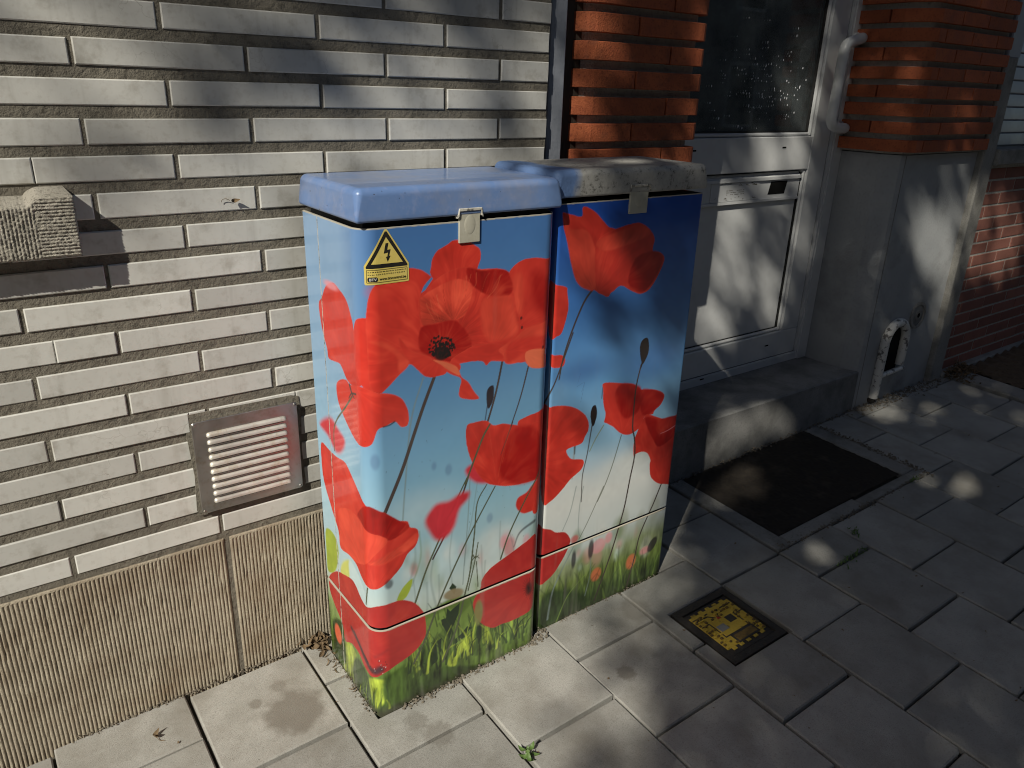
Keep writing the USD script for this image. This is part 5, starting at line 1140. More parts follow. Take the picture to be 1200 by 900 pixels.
(0,'p',[247,437,288,460,337,476,373,492,372,469,331,448,278,437],'lred',4,0.8,[228,413],1),
(0,'p',[13,264,64,310,114,329,157,341,181,335,204,318,232,309,267,323,302,326,330,322,359,304,378,280,391,251,394,201,385,178,366,159,336,146,306,138,278,127,259,113,235,107,205,114,177,132,135,134,95,115,84,159,43,189,13,222],'red2',0.8,0.25,[202,189],1),
(0,'s',[140,185,180,165,213,141,250,127,269,138],'dkpur',7,12,20,0.9),
(0,'s',[156,185,189,158,228,141],'blk',3,5,7,0.8),
(0,'b',[253,136],'wht',0.4,np.float64(0.8),np.float64(1.4),0.8,0),
(0,'b',[267,164],'wht',0.4,np.float64(1.0),np.float64(1.3),0.8,0),
(0,'b',[265,161],'blk',0.4,np.float64(0.7),np.float64(1.6),0.8,0),
(0,'b',[265,165],'blk',0.4,np.float64(0.9),np.float64(1.0),0.8,0),
(0,'b',[283,153],'blk',0.4,np.float64(1.2),np.float64(1.4),0.8,0),
(0,'b',[232,125],'blk',0.4,np.float64(1.6),np.float64(1.2),0.8,0),
(0,'b',[277,146],'wht',0.4,np.float64(0.9),np.float64(1.1),0.8,0),
(0,'b',[241,127],'blk',0.4,np.float64(1.9),np.float64(1.3),0.8,0),
(0,'b',[272,139],'wht',0.4,np.float64(0.8),np.float64(1.3),0.8,0),
(0,'b',[282,160],'blk',0.4,np.float64(1.2),np.float64(1.6),0.8,0),
(0,'b',[245,121],'blk',0.4,np.float64(1.6),np.float64(1.4),0.8,0),
(0,'b',[281,143],'blk',0.4,np.float64(0.9),np.float64(1.0),0.8,0),
(0,'b',[239,136],'blk',0.4,np.float64(1.9),np.float64(1.7),0.8,0),
(0,'b',[255,131],'wht',0.4,np.float64(1.2),np.float64(0.9),0.8,0),
(0,'b',[278,152],'blk',0.4,np.float64(0.9),np.float64(1.3),0.8,0),
(0,'b',[274,126],'wht',0.4,np.float64(0.9),np.float64(1.0),0.8,0),
(0,'b',[269,161],'blk',0.4,np.float64(0.9),np.float64(1.5),0.8,0),
(0,'b',[286,152],'blk',0.4,np.float64(0.9),np.float64(1.6),0.8,0),
(0,'b',[282,144],'wht',0.4,np.float64(1.3),np.float64(1.3),0.8,0),
(0,'b',[270,152],'wht',0.4,np.float64(0.8),np.float64(1.1),0.8,0),
(0,'b',[273,154],'blk',0.4,np.float64(1.0),np.float64(1.3),0.8,0),
(0,'b',[272,151],'blk',0.4,np.float64(0.8),np.float64(0.9),0.8,0),
(0,'b',[241,126],'blk',0.4,np.float64(1.5),np.float64(1.0),0.8,0),
(0,'b',[272,143],'blk',0.4,np.float64(1.2),np.float64(1.5),0.8,0),
(0,'b',[281,138],'blk',0.4,np.float64(1.1),np.float64(0.9),0.8,0),
(0,'b',[269,146],'blk',0.4,np.float64(0.7),np.float64(1.4),0.8,0),
(0,'s',[257,174,288,195],'dkpur',6,8,4,0.3),
(0,'p',[555,264,558,288,580,311,612,324,658,339,698,353,734,357,737,210,730,131,667,117,625,121,598,121,567,144,544,178,533,215,536,239],'red2',0.8,0.25,[713,200],1),
(0,'b',[714,199],'blk',5,np.float64(11.6),np.float64(20.8),0.7,0),
(0,'s',[713,200,734,191],'blk',0.6,1.6,1,0.7),
(0,'s',[713,200,734,181],'blk',0.6,1.6,1,0.7),
(0,'s',[713,200,732,173],'blk',0.6,1.6,1,0.7),
(0,'s',[713,200,728,167],'blk',0.6,1.6,1,0.7),
(0,'s',[713,200,723,163],'blk',0.6,1.6,1,0.7),
(0,'s',[713,200,717,163],'blk',0.6,1.6,1,0.7),
(0,'s',[713,200,711,165],'blk',0.6,1.6,1,0.7),
(0,'s',[713,200,705,171],'blk',0.6,1.6,1,0.7),
(0,'s',[713,200,700,178],'blk',0.6,1.6,1,0.7),
(0,'s',[713,200,695,188],'blk',0.6,1.6,1,0.7),
(0,'s',[713,200,692,198],'blk',0.6,1.6,1,0.7),
(0,'s',[713,200,691,208],'blk',0.6,1.6,1,0.7),
(0,'s',[713,200,691,218],'blk',0.6,1.6,1,0.7),
(0,'s',[713,200,694,226],'blk',0.6,1.6,1,0.7),
(0,'s',[713,200,697,232],'blk',0.6,1.6,1,0.7),
(0,'s',[713,200,702,236],'blk',0.6,1.6,1,0.7),
(0,'s',[713,200,708,236],'blk',0.6,1.6,1,0.7),
(0,'s',[713,200,714,234],'blk',0.6,1.6,1,0.7),
(0,'s',[713,200,720,229],'blk',0.6,1.6,1,0.7),
(0,'s',[713,200,725,221],'blk',0.6,1.6,1,0.7),
(0,'s',[713,200,730,212],'blk',0.6,1.6,1,0.7),
(0,'s',[713,200,733,202],'blk',0.6,1.6,1,0.7),
(0,'b',[474,280],'pod',3,np.float64(29.8),np.float64(15.1),0.95,0.2),
(0,'b',[550,191],'olive',3,np.float64(13.2),np.float64(38.7),0.9,0),
(0,'b',[297,380],'dkpur',4,np.float64(10.7),np.float64(12.6),0.7,0),
(1,'b',[118,787],'navy2',30,np.float64(88.0),np.float64(32.1),0.5,0),
(1,'b',[370,767],'navy2',40,np.float64(118.6),np.float64(58.0),0.5,0),
(1,'b',[33,737],'sky',25,np.float64(38.4),np.float64(31.9),0.4,0),
(1,'b',[326,461],'wht',30,np.float64(105.2),np.float64(38.3),0.7,0),
(1,'b',[92,445],'wht',20,np.float64(70.5),np.float64(36.2),0.6,0),
(1,'b',[171,401],'wht',30,np.float64(150.7),np.float64(33.8),0.6,0),
(1,'b',[219,123],'ored',5,np.float64(19.8),np.float64(22.6),0.65,0),
(1,'b',[364,113],'ored',5,np.float64(19.9),np.float64(26.1),0.65,0),
(1,'b',[259,236],'pink',5,np.float64(14.2),np.float64(18.3),0.65,0),
(1,'b',[421,133],'pink',5,np.float64(20.5),np.float64(13.1),0.65,0),
(1,'b',[124,278],'mag',5,np.float64(14.4),np.float64(12.7),0.65,0),
(1,'b',[220,221],'pink',5,np.float64(27.9),np.float64(24.3),0.65,0),
(1,'s',[205,50,196,110,186,151],'grn2',4,7.807883882326451,2,0.6),
(1,'s',[71,36,79,63,93,78],'grn2',4,7.87726154351722,2,0.6),
(1,'s',[26,65,29,129,36,169],'lgrn',4,8.945174691880283,2,0.6),
(1,'s',[186,59,173,133,159,184],'dgrn',4,4.950468566441027,2,0.6),
(1,'s',[356,27,330,69,295,103],'grn2',4,8.176259077744636,2,0.6),
(1,'s',[263,20,251,59,236,88],'lgrn',4,7.702260485989754,2,0.6),
(1,'s',[21,49,27,115,41,155],'grn2',4,4.588160939887829,2,0.6),
(1,'s',[458,33,460,67,465,88],'dgrn',4,5.165333130600432,2,0.6),
(1,'s',[132,35,142,80,159,105],'lgrn',4,4.325337142579176,2,0.6),
(1,'s',[319,36,306,103,292,149],'dgrn',4,4.312722256880714,2,0.6),
(1,'s',[84,60,86,108,92,138],'dgrn',4,5.4537307857885615,2,0.6),
(1,'s',[211,39,218,102,232,139],'vdgrn',4,7.339035156289514,2,0.6),
(1,'s',[276,36,290,85,315,112],'dgrn',4,7.357492217468437,2,0.6),
(1,'s',[248,63,245,118,243,153],'dgrn',4,8.484129831334581,2,0.6),
(1,'s',[146,43,158,94,181,121],'dgrn',4,3.1293541283629835,2,0.6),
(1,'s',[432,19,420,90,410,137],'dgrn',4,7.836011256879872,2,0.6),
(1,'s',[317,22,336,68,370,90],'grn2',4,7.63202061945542,2,0.6),
(1,'s',[470,27,480,82,503,114],'lgrn',4,7.836645462694543,2,0.6),
(1,'s',[108,74,92,134,71,177],'vdgrn',4,8.224525578196543,2,0.6),
(1,'s',[341,26,320,107,297,164],'lgrn',4,3.221747884894161,2,0.6),
(1,'s',[172,72,155,124,133,162],'dgrn',4,7.795103204682498,2,0.6),
(1,'s',[30,33,44,63,66,77],'lgrn',4,3.5763056298029223,2,0.6),
(1,'s',[422,57,400,111,373,152],'grn2',4,6.480511783354119,2,0.6),
(1,'s',[314,65,308,141,306,190],'vdgrn',4,6.644164010060495,2,0.6),
(1,'s',[191,30,169,112,141,169],'lgrn',4,3.907640181507052,2,0.6),
(1,'s',[279,34,256,83,225,121],'dgrn',4,4.116214409658398,2,0.6),
(1,'s',[181,56,195,100,221,124],'vdgrn',4,4.113447469959192,2,0.6),
(1,'s',[459,27,479,67,516,84],'grn2',4,4.293896820978004,2,0.6),
(1,'s',[202,50,194,89,185,116],'vdgrn',4,4.490900527953556,2,0.6),
(1,'s',[143,70,147,126,155,160],'dgrn',4,5.70849642253178,2,0.6),
(1,'s',[85,69,66,126,40,168],'grn2',4,4.204717476738494,2,0.6),
(1,'s',[297,36,292,100,292,142],'vdgrn',4,7.841206090734232,2,0.6),
(1,'s',[330,28,341,74,362,99],'dgrn',4,7.712413174052919,2,0.6),
(1,'s',[105,56,83,101,54,137],'dgrn',4,6.505555955255296,2,0.6),
(1,'s',[81,53,90,87,105,105],'vdgrn',4,4.828962253106288,2,0.6),
(1,'s',[417,31,394,75,363,109],'grn2',4,4.990301099724127,2,0.6),
(1,'s',[429,18,441,49,463,64],'vdgrn',4,8.22256038415053,2,0.6),
(1,'s',[409,25,394,70,376,103],'lgrn',4,7.119206804602744,2,0.6),
(1,'s',[50,76,65,134,92,167],'lgrn',4,4.94017342142162,2,0.6),
(1,'s',[165,64,182,128,212,162],'dgrn',4,4.004588024153751,2,0.6),
(1,'s',[137,50,144,84,157,104],'grn2',4,6.286144861664112,2,0.6),
(1,'s',[160,31,164,78,173,107],'grn2',4,7.019129010359521,2,0.6),
(1,'s',[58,65,37,115,8,153],'vdgrn',4,6.138823340445642,2,0.6),
(1,'s',[70,50,66,106,63,142],'grn2',4,5.675720139554338,2,0.6),
(1,'s',[7,73,-14,141,-43,191],'lgrn',4,6.30928103064888,2,0.6),
(1,'s',[180,68,186,131,201,169],'dgrn',4,4.003054677121632,2,0.6),
(1,'s',[105,69,103,119,103,152],'vdgrn',4,5.568480299643639,2,0.6),
(1,'s',[452,27,449,60,449,82],'grn2',4,5.190071205650338,2,0.6),
(1,'s',[340,35,330,90,321,128],'vdgrn',4,6.055414047368595,2,0.6),
(1,'s',[118,43,123,71,133,87],'grn2',4,3.784516049301536,2,0.6),
(1,'p',[3,25,22,129,111,116,203,42,119,4],'dgrn',14,0.3,None,1),
(1,'b',[191,220],'dkpur',3,np.float64(10.3),np.float64(33.2),0.85,0),
(1,'b',[126,209],'dkpur',3,np.float64(8.6),np.float64(29.8),0.85,0),
(1,'b',[453,143],'dkpur',3,np.float64(16.0),np.float64(27.7),0.85,0.6),
(1,'s',[126,260,81,186,53,127,40,39],'gstem',2,3.75,7.5,0.7),
(1,'s',[175,138,113,91,73,12],'lgrn',2,3,5,0.6),
(1,'s',[193,190,195,130,181,63],'gstem',2,3.125,3.75,0.6),
(1,'s',[117,449,101,374,77,322],'gstem',1.5,3.125,2.5,0.7),
(1,'s',[144,441,135,385,135,313,142,283],'gstem',1.5,2.75,2.5,0.7),
(1,'s',[221,418,172,323,141,272],'gstem2',1,2.75,2.75,0.8),
(1,'s',[102,574,100,518,100,478],'pod',2.5,6,5,0.5),
(1,'s',[102,574,103,552],'dkpur',2,7,4,0.7),
(1,'s',[189,733,187,695],'dkpur',2,5,3,0.7),
(1,'s',[202,612,176,578,157,545],'olive',1.5,4,3,0.8),
(1,'s',[159,622,149,539,137,473,140,394],'stem',1,4.25,3.0,0.9),
(1,'p',[159,680,168,678,174,657,173,641,165,620,158,624,151,651,152,670],'blk',1,0.3,None,1),
(1,'s',[274,565,250,482,227,423,202,375],'gstem2',1,3.5,2.75,0.85),
(1,'p',[10,708,22,709,60,702,93,689,125,666,144,639,147,613,137,596,125,577,89,575,73,568,92,540,136,525,132,498,96,479,65,453,27,430,0,439,-9,603,-15,711],'red',0.8,0.45,[-31,555],1),
(1,'p',[11,1026,41,1017,45,1003,51,964,44,931,34,903,19,896,-2,899,-10,1028],'red',0.8,0.3,None,1),
(1,'p',[4,849,16,847,38,844,50,831,46,814,28,812,6,819],'red',0.8,0.3,None,1),
(1,'p',[-9,360,10,351,34,340,53,325,84,315,101,297,109,275,95,243,73,212,44,183,-5,174,-10,276],'red2',0.8,0.25,None,1),
(1,'s',[130,1004,100,970,66,899,43,832,34,780],'stem',0.7,6.25,4.375,1),
(1,'p',[17,1194,25,1196,75,1184,77,1204,88,1206,121,1190,164,1154,190,1143,204,1096,190,984,157,985,122,1005,97,1008,71,1030,52,1074,37,1123,23,1159],'red',0.8,0.4,[130,998],1),
(1,'p',[22,1182,46,1157,93,1151,120,1116,136,1066,134,1001,97,1008,71,1030,52,1074,37,1123],'lred',3,0.4,[130,998],1),
(1,'p',[128,1115,150,1134,190,1146,256,1156,283,1151,312,1134,331,1110,328,1078,357,1072,375,1054,364,1022,333,979,297,968,260,982,223,999,190,984,157,985,138,1003,128,1067],'red',0.8,0.4,[139,990],1),
(1,'p',[128,1115,159,1131,207,1139,274,1151,313,1124,245,1105,162,1094],'lred',4,0.5,[139,990],1),
(1,'p',[249,1003,268,1065,328,1078,357,1069,369,1051,355,1016,327,983,297,972],'dred',4,0.4,[222,1006],1),
(1,'p',[190,719,187,736,209,736,259,724,304,712,336,689,390,678,433,654,424,626,399,611,393,601,362,602,350,575,329,563,300,559,269,572,237,600,215,614,203,622,206,644,194,680],'red',0.8,0.3,[277,570],1),
(1,'p',[256,722,311,708,336,689,336,631,301,613,271,623,235,688],'dred',5,0.3,[277,570],1),
(1,'p',[336,686,390,676,430,654,420,627,377,604,345,618],'dred',4,0.3,[277,570],1),
(1,'p',[362,602,377,604,427,581,460,570,499,576,524,577,538,486,536,344,476,350,441,365,413,393,404,427,403,452,386,479,361,489,338,488,331,484,327,527,337,561],'red',0.8,0.35,[467,351],1),
(1,'p',[363,596,427,578,500,570,508,518,440,486,404,520],'dred',3,0.6,[467,351],1),
(1,'s',[434,529,465,532,504,543],'pink',1,1.5,3,0.9),
(1,'p',[404,446,446,443,504,437,505,353,458,357,417,391],'red',1,0.3,[467,351],1),
(1,'s',[326,764,315,704,314,636,316,578,328,539,335,483,325,412,315,333,303,279,273,172,221,28],'stem',0.7,5.0,5.625,1),
(1,'p',[329,840,343,837,350,813,349,792,335,767,326,773,316,805,316,828],'blk',0.8,0.3,None,1),
(1,'s',[332,779,326,755],'blk',0.8,8,4,1),
(1,'s',[463,352,438,294,425,269,391,196,378,121,351,5],'stem',0.7,5.625,5.0,1),
(1,'s',[71,897,47,836,24,780,7,747,-14,700],'stem',0.7,4.375,4.375,1),
(1,'s',[105,782,98,757],'navy',0.6,0.9,0.9,0.6),
(1,'s',[95,747,121,754,113,730],'navy',0.6,0.9,0.9,0.6),
(1,'s',[121,753,113,701],'navy',0.6,0.9,0.9,0.6),
(0,'s',[555,509,554,508],'blk',0.4,0.9,0.6,0.6),
(0,'s',[683,528,685,523],'blk',0.4,0.9,0.6,0.6),
(0,'s',[520,497,522,493],'blk',0.4,0.9,0.6,0.6),
(0,'s',[538,581,536,579],'blk',0.4,0.9,0.6,0.6),
(0,'s',[637,535,639,531],'blk',0.4,0.9,0.6,0.6),
(0,'s',[723,421,721,418],'blk',0.4,0.9,0.6,0.6),
(0,'s',[254,748,255,746],'blk',0.4,0.9,0.6,0.6),
(0,'s',[448,586,446,584],'blk',0.4,0.9,0.6,0.6),
(0,'s',[569,547,569,545],'blk',0.4,0.9,0.6,0.6),
(0,'s',[519,474,518,470],'blk',0.4,0.9,0.6,0.6),
(0,'s',[299,674,299,670],'blk',0.4,0.9,0.6,0.6),
(0,'s',[409,672,411,668],'blk',0.4,0.9,0.6,0.6),
(0,'s',[273,589,274,588],'blk',0.4,0.9,0.6,0.6),
(0,'s',[401,722,403,717],'blk',0.4,0.9,0.6,0.6),
(0,'s',[553,536,555,534],'blk',0.4,0.9,0.6,0.6),
(0,'s',[331,689,330,686],'blk',0.4,0.9,0.6,0.6),
(0,'s',[727,330,728,327],'blk',0.4,0.9,0.6,0.6),
(0,'s',[728,418,730,415],'blk',0.4,0.9,0.6,0.6),
(0,'s',[689,375,687,373],'blk',0.4,0.9,0.6,0.6),
(0,'s',[650,393,652,387],'blk',0.4,0.9,0.6,0.6),
(0,'s',[388,673,390,671],'blk',0.4,0.9,0.6,0.6),
(0,'s',[744,446,742,445],'blk',0.4,0.9,0.6,0.6),
(0,'s',[726,371,729,365],'blk',0.4,0.9,0.6,0.6),
(0,'s',[649,458,647,456],'blk',0.4,0.9,0.6,0.6),
(0,'s',[541,551,542,547],'blk',0.4,0.9,0.6,0.6),
(0,'s',[442,740,440,738],'blk',0.4,0.9,0.6,0.6),
(0,'s',[334,717,334,714],'blk',0.4,0.9,0.6,0.6),
(0,'s',[353,613,355,609],'blk',0.4,0.9,0.6,0.6),
(0,'s',[743,282,745,278],'blk',0.4,0.9,0.6,0.6),
(0,'s',[606,505,606,502],'blk',0.4,0.9,0.6,0.6),
(0,'s',[626,480,624,479],'blk',0.4,0.9,0.6,0.6),
(0,'s',[287,770,286,768],'blk',0.4,0.9,0.6,0.6),
(0,'s',[356,714,354,711],'blk',0.4,0.9,0.6,0.6),
(0,'s',[638,529,640,523],'blk',0.4,0.9,0.6,0.6),
(0,'s',[321,708,320,706],'blk',0.4,0.9,0.6,0.6),
(0,'s',[382,639,380,637],'blk',0.4,0.9,0.6,0.6),
(0,'s',[617,515,618,513],'blk',0.4,0.9,0.6,0.6),
(0,'s',[388,637,389,633],'blk',0.4,0.9,0.6,0.6),
(0,'s',[541,465,543,461],'blk',0.4,0.9,0.6,0.6),
(0,'s',[649,333,648,330],'blk',0.4,0.9,0.6,0.6)]

COL = dict(red=(.58, .036, .024), red2=(.42, .026, .024), dred=(.37, .010, .008), lred=(.66, .060, .035), ored=(.74, .15, .075), mag=(.55, .035, .05), pink=(.72, .26, .30), blk=(.018, .012, .012),
           dkpur=(.026, .02, .028), navy=(.06, .10, .24), navy2=(.016, .07, .28), sky=(.20, .38, .60), pale=(.52, .66, .70), wht=(.66, .68, .66), grn=(.10, .165, .03), grn2=(.055, .10, .018), dgrn=(.028, .052, .015),
           vdgrn=(.016, .032, .014), lgrn=(.16, .25, .05), lime=(.33, .42, .05), limey=(.55, .58, .16), olive=(.20, .21, .07), pod=(.26, .21, .12), stem=(.055, .040, .036), gstem=(.17, .22, .22), gstem2=(.075, .085, .050))
def fb(x, y, o=3, seed=0): return meshkit.fbm(np.c_[x, y, np.full(len(x), .37)], o, seed) - .5
def closed(p, n=4):
    q = np.vstack([p[-1:], p, p[:2]]); out = []
    for i in range(1, len(q) - 2):
        a, b, c, d = q[i - 1:i + 3]
        for t in np.arange(n) / n: out.append(.5 * (2 * b + (c - a) * t + (2 * a - 5 * b + 4 * c - d) * t * t + (3 * b - a - 3 * c + d) * t ** 3))
    return np.array(out)
def sdist(x, y, p):
    """Signed distance to a closed outline, negative inside."""
    d = np.full(len(x), 1e9); ins = np.zeros(len(x), bool)
    for (ax, ay), (bx_, by_) in zip(p, np.roll(p, -1, 0)):
        ex, ey = bx_ - ax, by_ - ay; L2 = ex * ex + ey * ey + 1e-9
        t = np.clip(((x - ax) * ex + (y - ay) * ey) / L2, 0, 1)
        d = np.minimum(d, (x - ax - t * ex) ** 2 + (y - ay - t * ey) ** 2)
        if ay != by_: ins ^= ((ay > y) != (by_ > y)) & (x < ex * (y - ay) / (by_ - ay) + ax)
    return np.where(ins, -1, 1) * np.sqrt(d)
def sstep(x): x = np.clip(x, 0, 1); return x * x * (3 - 2 * x)
def paint(surf, S, Z, C):
    for n, e in enumerate(ART):
        if e[0] != surf: continue
        p = np.array(e[2], float).reshape(-1, 2); col = np.array(COL[e[3]]); soft = e[4]
        if e[1] == 'p':
            st, root, smooth = e[5:8]
            if smooth: p = closed(p)
            lo, hi = p.min(0) - soft * 2 - 2, p.max(0) + soft * 2 + 2
            k = np.flatnonzero((S > lo[0]) & (S < hi[0]) & (Z > lo[1]) & (Z < hi[1]))
            x, y = S[k], Z[k]
            d = sdist(x + 1.6 * fb(x * .12, y * .12, 2, n), y + 1.6 * fb(x * .12 + 9, y * .12, 2, n), p)
            a = sstep(.5 - d / (2 * soft))
            if root and st > .01:
                dx, dy = x - root[0], y - root[1]; r = np.hypot(dx, dy); th = np.arctan2(dy, dx)
                th = th + .35 * fb(x * .02, y * .02, 2, n + 3); v = fb(th * 7, r * .012, 3, n) * .8 + fb(th * 24, r * .03, 2, n + 50) * .40 + fb(x * .022, y * .022, 3, n + 9) * 1.3
            else: v = fb(x * .03, y * .03, 4, n) * 2
            f = np.clip(1 + st * 1.15 * v, .4, 1.6)
            c = col * f[:, None]
            if e[3] in ('red', 'lred', 'ored', 'red2', 'dred'):
                w = np.clip(st * .8 * v, 0, .4)[:, None]; c = c * (1 - w) + np.array(COL['ored']) * w
                if soft < 1.5:
                    g = np.clip(1 - (-d) / 3.5, 0, 1)[:, None] ** 2 * .14; c = c * (1 - g) + np.array(COL['ored']) * g
        elif e[1] == 's':
            w0, w1, al = e[5:8]
            p = spline(np.c_[p, np.linspace(w0, w1, len(p))], 6); m = max(w0, w1) + soft * 2
            lo, hi = p[:, :2].min(0) - m, p[:, :2].max(0) + m
            k = np.flatnonzero((S > lo[0]) & (S < hi[0]) & (Z > lo[1]) & (Z < hi[1])); x, y = S[k], Z[k]
            d = np.full(len(k), 1e9)
            for q0, q1 in zip(p[:-1], p[1:]):
                e_ = q1 - q0; t = np.clip(((x - q0[0]) * e_[0] + (y - q0[1]) * e_[1]) / (e_[0] ** 2 + e_[1] ** 2 + 1e-9), 0, 1)
                d = np.minimum(d, np.hypot(x - q0[0] - t * e_[0], y - q0[1] - t * e_[1]) - (q0[2] + t * e_[2]) / 2)
            a = sstep(.5 - d / (2 * soft)) * al; c = col * (1 + .35 * fb(x * .15, y * .02, 2, n) + .25 * np.clip(-d / 3, 0, 1))[:, None]
        else:
            rx, rz, al, tilt = e[5:9]
            R = max(rx, rz) + soft * 2; k = np.flatnonzero((abs(S - p[0, 0]) < R * 1.1) & (abs(Z - p[0, 1]) < R * 1.1)); x, y = S[k] - p[0, 0], Z[k] - p[0, 1]
            x, y = x * math.cos(tilt) - y * math.sin(tilt), x * math.sin(tilt) + y * math.cos(tilt)
            q = np.hypot(x / rx, y / rz); d = (q - 1) * min(rx, rz)
            a = sstep(.5 - d / (2 * soft)) * al; c = col * (1 + .3 * fb(S[k] * .05, Z[k] * .05, 2, n))[:, None]
        a = a[:, None]; C[k] = C[k] * (1 - a) + np.clip(c, .004, .9) * a
def grad(Z, stops):
    z = [s[0] for s in stops]; return np.stack([np.interp(Z, z, [s[1][i] for s in stops]) for i in range(3)], 1)
BG = {0: [(0, (.03, .045, .016)), (60, (.055, .10, .02)), (130, (.12, .20, .04)), (200, (.24, .33, .12)), (240, (.38, .46, .34)), (300, (.48, .57, .56)), (400, (.38, .53, .59)), (520, (.27, .47, .59)), (700, (.16, .345, .54)), (900, (.085, .225, .46)), (1200, (.062, .165, .41))],
      1: [(0, (.035, .05, .022)), (60, (.06, .10, .025)), (130, (.13, .18, .045)), (190, (.27, .32, .18)), (250, (.54, .60, .60)), (400, (.66, .68, .67)), (480, (.52, .60, .65)), (560, (.28, .48, .66)), (750, (.13, .33, .62)), (950, (.055, .19, .52)), (1200, (.016, .080, .42))]}
def print_colors(surf, S, Z):
    wob = 45 * fb(S * .012, Z * .012, 3, 77 + surf)
    C = grad(Z + wob * np.clip((700 - Z) / 500, .15, 1), BG[surf])
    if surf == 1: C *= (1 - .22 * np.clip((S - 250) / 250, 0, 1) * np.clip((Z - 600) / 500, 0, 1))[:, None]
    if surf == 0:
        w = (np.clip((300 - S) / 120, 0, 1) * np.clip((Z - 250) / 200, 0, 1) * .35)[:, None]; C = C * (1 - w) + np.array((.50, .68, .80)) * w  # sunlit left side and rounded corner painted paler into the print
    C *= (1 + .10 * fb(S * .01, Z * .01, 3, 5))[:, None]
    paint(surf, S, Z, C)
    v = fb(S * .09, Z * .018, 4, 88) * 2.2 + fb(S * .02, Z * .008, 2, 14); k = np.clip((230 - Z) / 120, 0, 1) * np.clip((C[:, 1] - C[:, 0] * 1.02) * 40, 0, 1); C = C * (1 + 1.5 * k * np.clip(v, -.62, .8))[:, None]   # tangle of grass
    g = np.clip(1 - Z / 26, 0, 1)[:, None] * .8; C = C * (1 - g) + np.array((.07, .065, .05)) * g         # splashed grime along the foot
    v = fb(S * .05, Z * .004, 3, 61); k = np.clip((v - .12) * 2.2, 0, .35) * np.clip((420 - Z) / 300, .15, 1); C = C * (1 - k[:, None]) + np.array((.30, .29, .25)) * k[:, None] * .8   # rain streaks of dust
    n = fb(S * .35, Z * .35, 2, 31); k = (n > .40); C[k] = C[k] * .5 + np.array((.5, .5, .46)) * .3                 # tiny chips
    return C
class Profile:
    """Outline of a cabinet in plan, from the wall round the front and back to the wall; p(s) and the outward normal."""
    def __init__(self, x0, x1, yb, yf, ra, rc):
        a = np.linspace(0, PI / 2, 17)
        L = [(x0, y) for y in np.arange(yb, yf + ra, -.0017)] + [(x0 + ra - ra * math.cos(t), yf + ra - ra * math.sin(t)) for t in np.linspace(0, PI / 2, max(6, int(ra * PI / 2 / .0017)))]
        L += [(x, yf) for x in np.arange(x0 + ra, x1 - rc, .0017)[1:]] + [(x1 - rc + rc * math.sin(t), yf + rc - rc * math.cos(t)) for t in np.linspace(0, PI / 2, max(6, int(rc * PI / 2 / .0017)))]
        L += [(x1, y) for y in np.linspace(yf + rc, yb, 60)[1:]]
        self.p = np.array(L); self.s = np.r_[0, np.cumsum(np.linalg.norm(np.diff(self.p, axis=0), axis=1))]
        t = np.gradient(self.p, axis=0); self.n = np.c_[t[:, 1], -t[:, 0]] / np.linalg.norm(t, axis=1)[:, None]
    def at(self, s, off=0.0):
        x, y = (np.interp(s, self.s, self.p[:, i] + off * self.n[:, i]) for i in (0, 1)); return x, y
def shell(P, z0, z1, surf, s_off, lip=.004, white_top=.0):
    zs = np.arange(z0, z1, .0018); zs = np.r_[zs, z1]
    n, m = len(P.s), len(zs)
    SS, ZZ = np.meshgrid(P.s, zs, indexing='ij')
    V = np.c_[np.repeat(P.p[:, 0], m), np.repeat(P.p[:, 1], m), ZZ.ravel()]
    C = print_colors(surf, (SS.ravel() - s_off) * 1000, ZZ.ravel() * 1000)
    if white_top:
        e = np.clip((ZZ.ravel() - (z1 - white_top)) / .0012 + 2.5 * fb(SS.ravel() * 90, ZZ.ravel() * 300, 2, 3), 0, 1)[:, None]
        C = C * (1 - e) + np.array((.48, .44, .36)) * e
    i, j = np.meshgrid(np.arange(n - 1), np.arange(m - 1), indexing='ij'); a = (i * m + j).ravel()
    F = [np.c_[a, a + m, a + m + 1], np.c_[a, a + m + 1, a + 1]]
    for jj, zz, flip in ((m - 1, z1, 0), (0, z0, 1)):                       # edges turned inward
        b = len(V); V = np.vstack([V, np.c_[P.p, np.full(n, zz)], np.c_[P.p - lip * P.n, np.full(n, zz)]]); wt = np.tile((.58, .54, .46) if white_top and not flip else (.03, .03, .03), (2 * n, 1)); C = np.vstack([C, wt])
        k = np.arange(n - 1); f = [np.c_[b + k, b + k + 1, b + n + k + 1], np.c_[b + k, b + n + k + 1, b + n + k]]
        F += [q[:, ::-1] for q in f] if flip else f
    return trimesh.Trimesh(V, np.vstack(F), process=False), C
def lid_mesh(x0, x1, y0, y1, zb, zt, r=.016):
    low = [(x, y, z) for x in (x0 + .006, x1 - .006) for y in (y0 + .006, y1 - .006) for z in (zb + .006, zb + .012)]
    pts = m3.Manifold.batch_hull([m3.Manifold.sphere(.006, 16).translate(p) for p in low] + [m3.Manifold.sphere(r, 32).translate((x, y, zt - r)) for x in (x0 + r + .002, x1 - r - .002) for y in (y0 + r + .002, y1 - r)])
    return tomesh(pts)
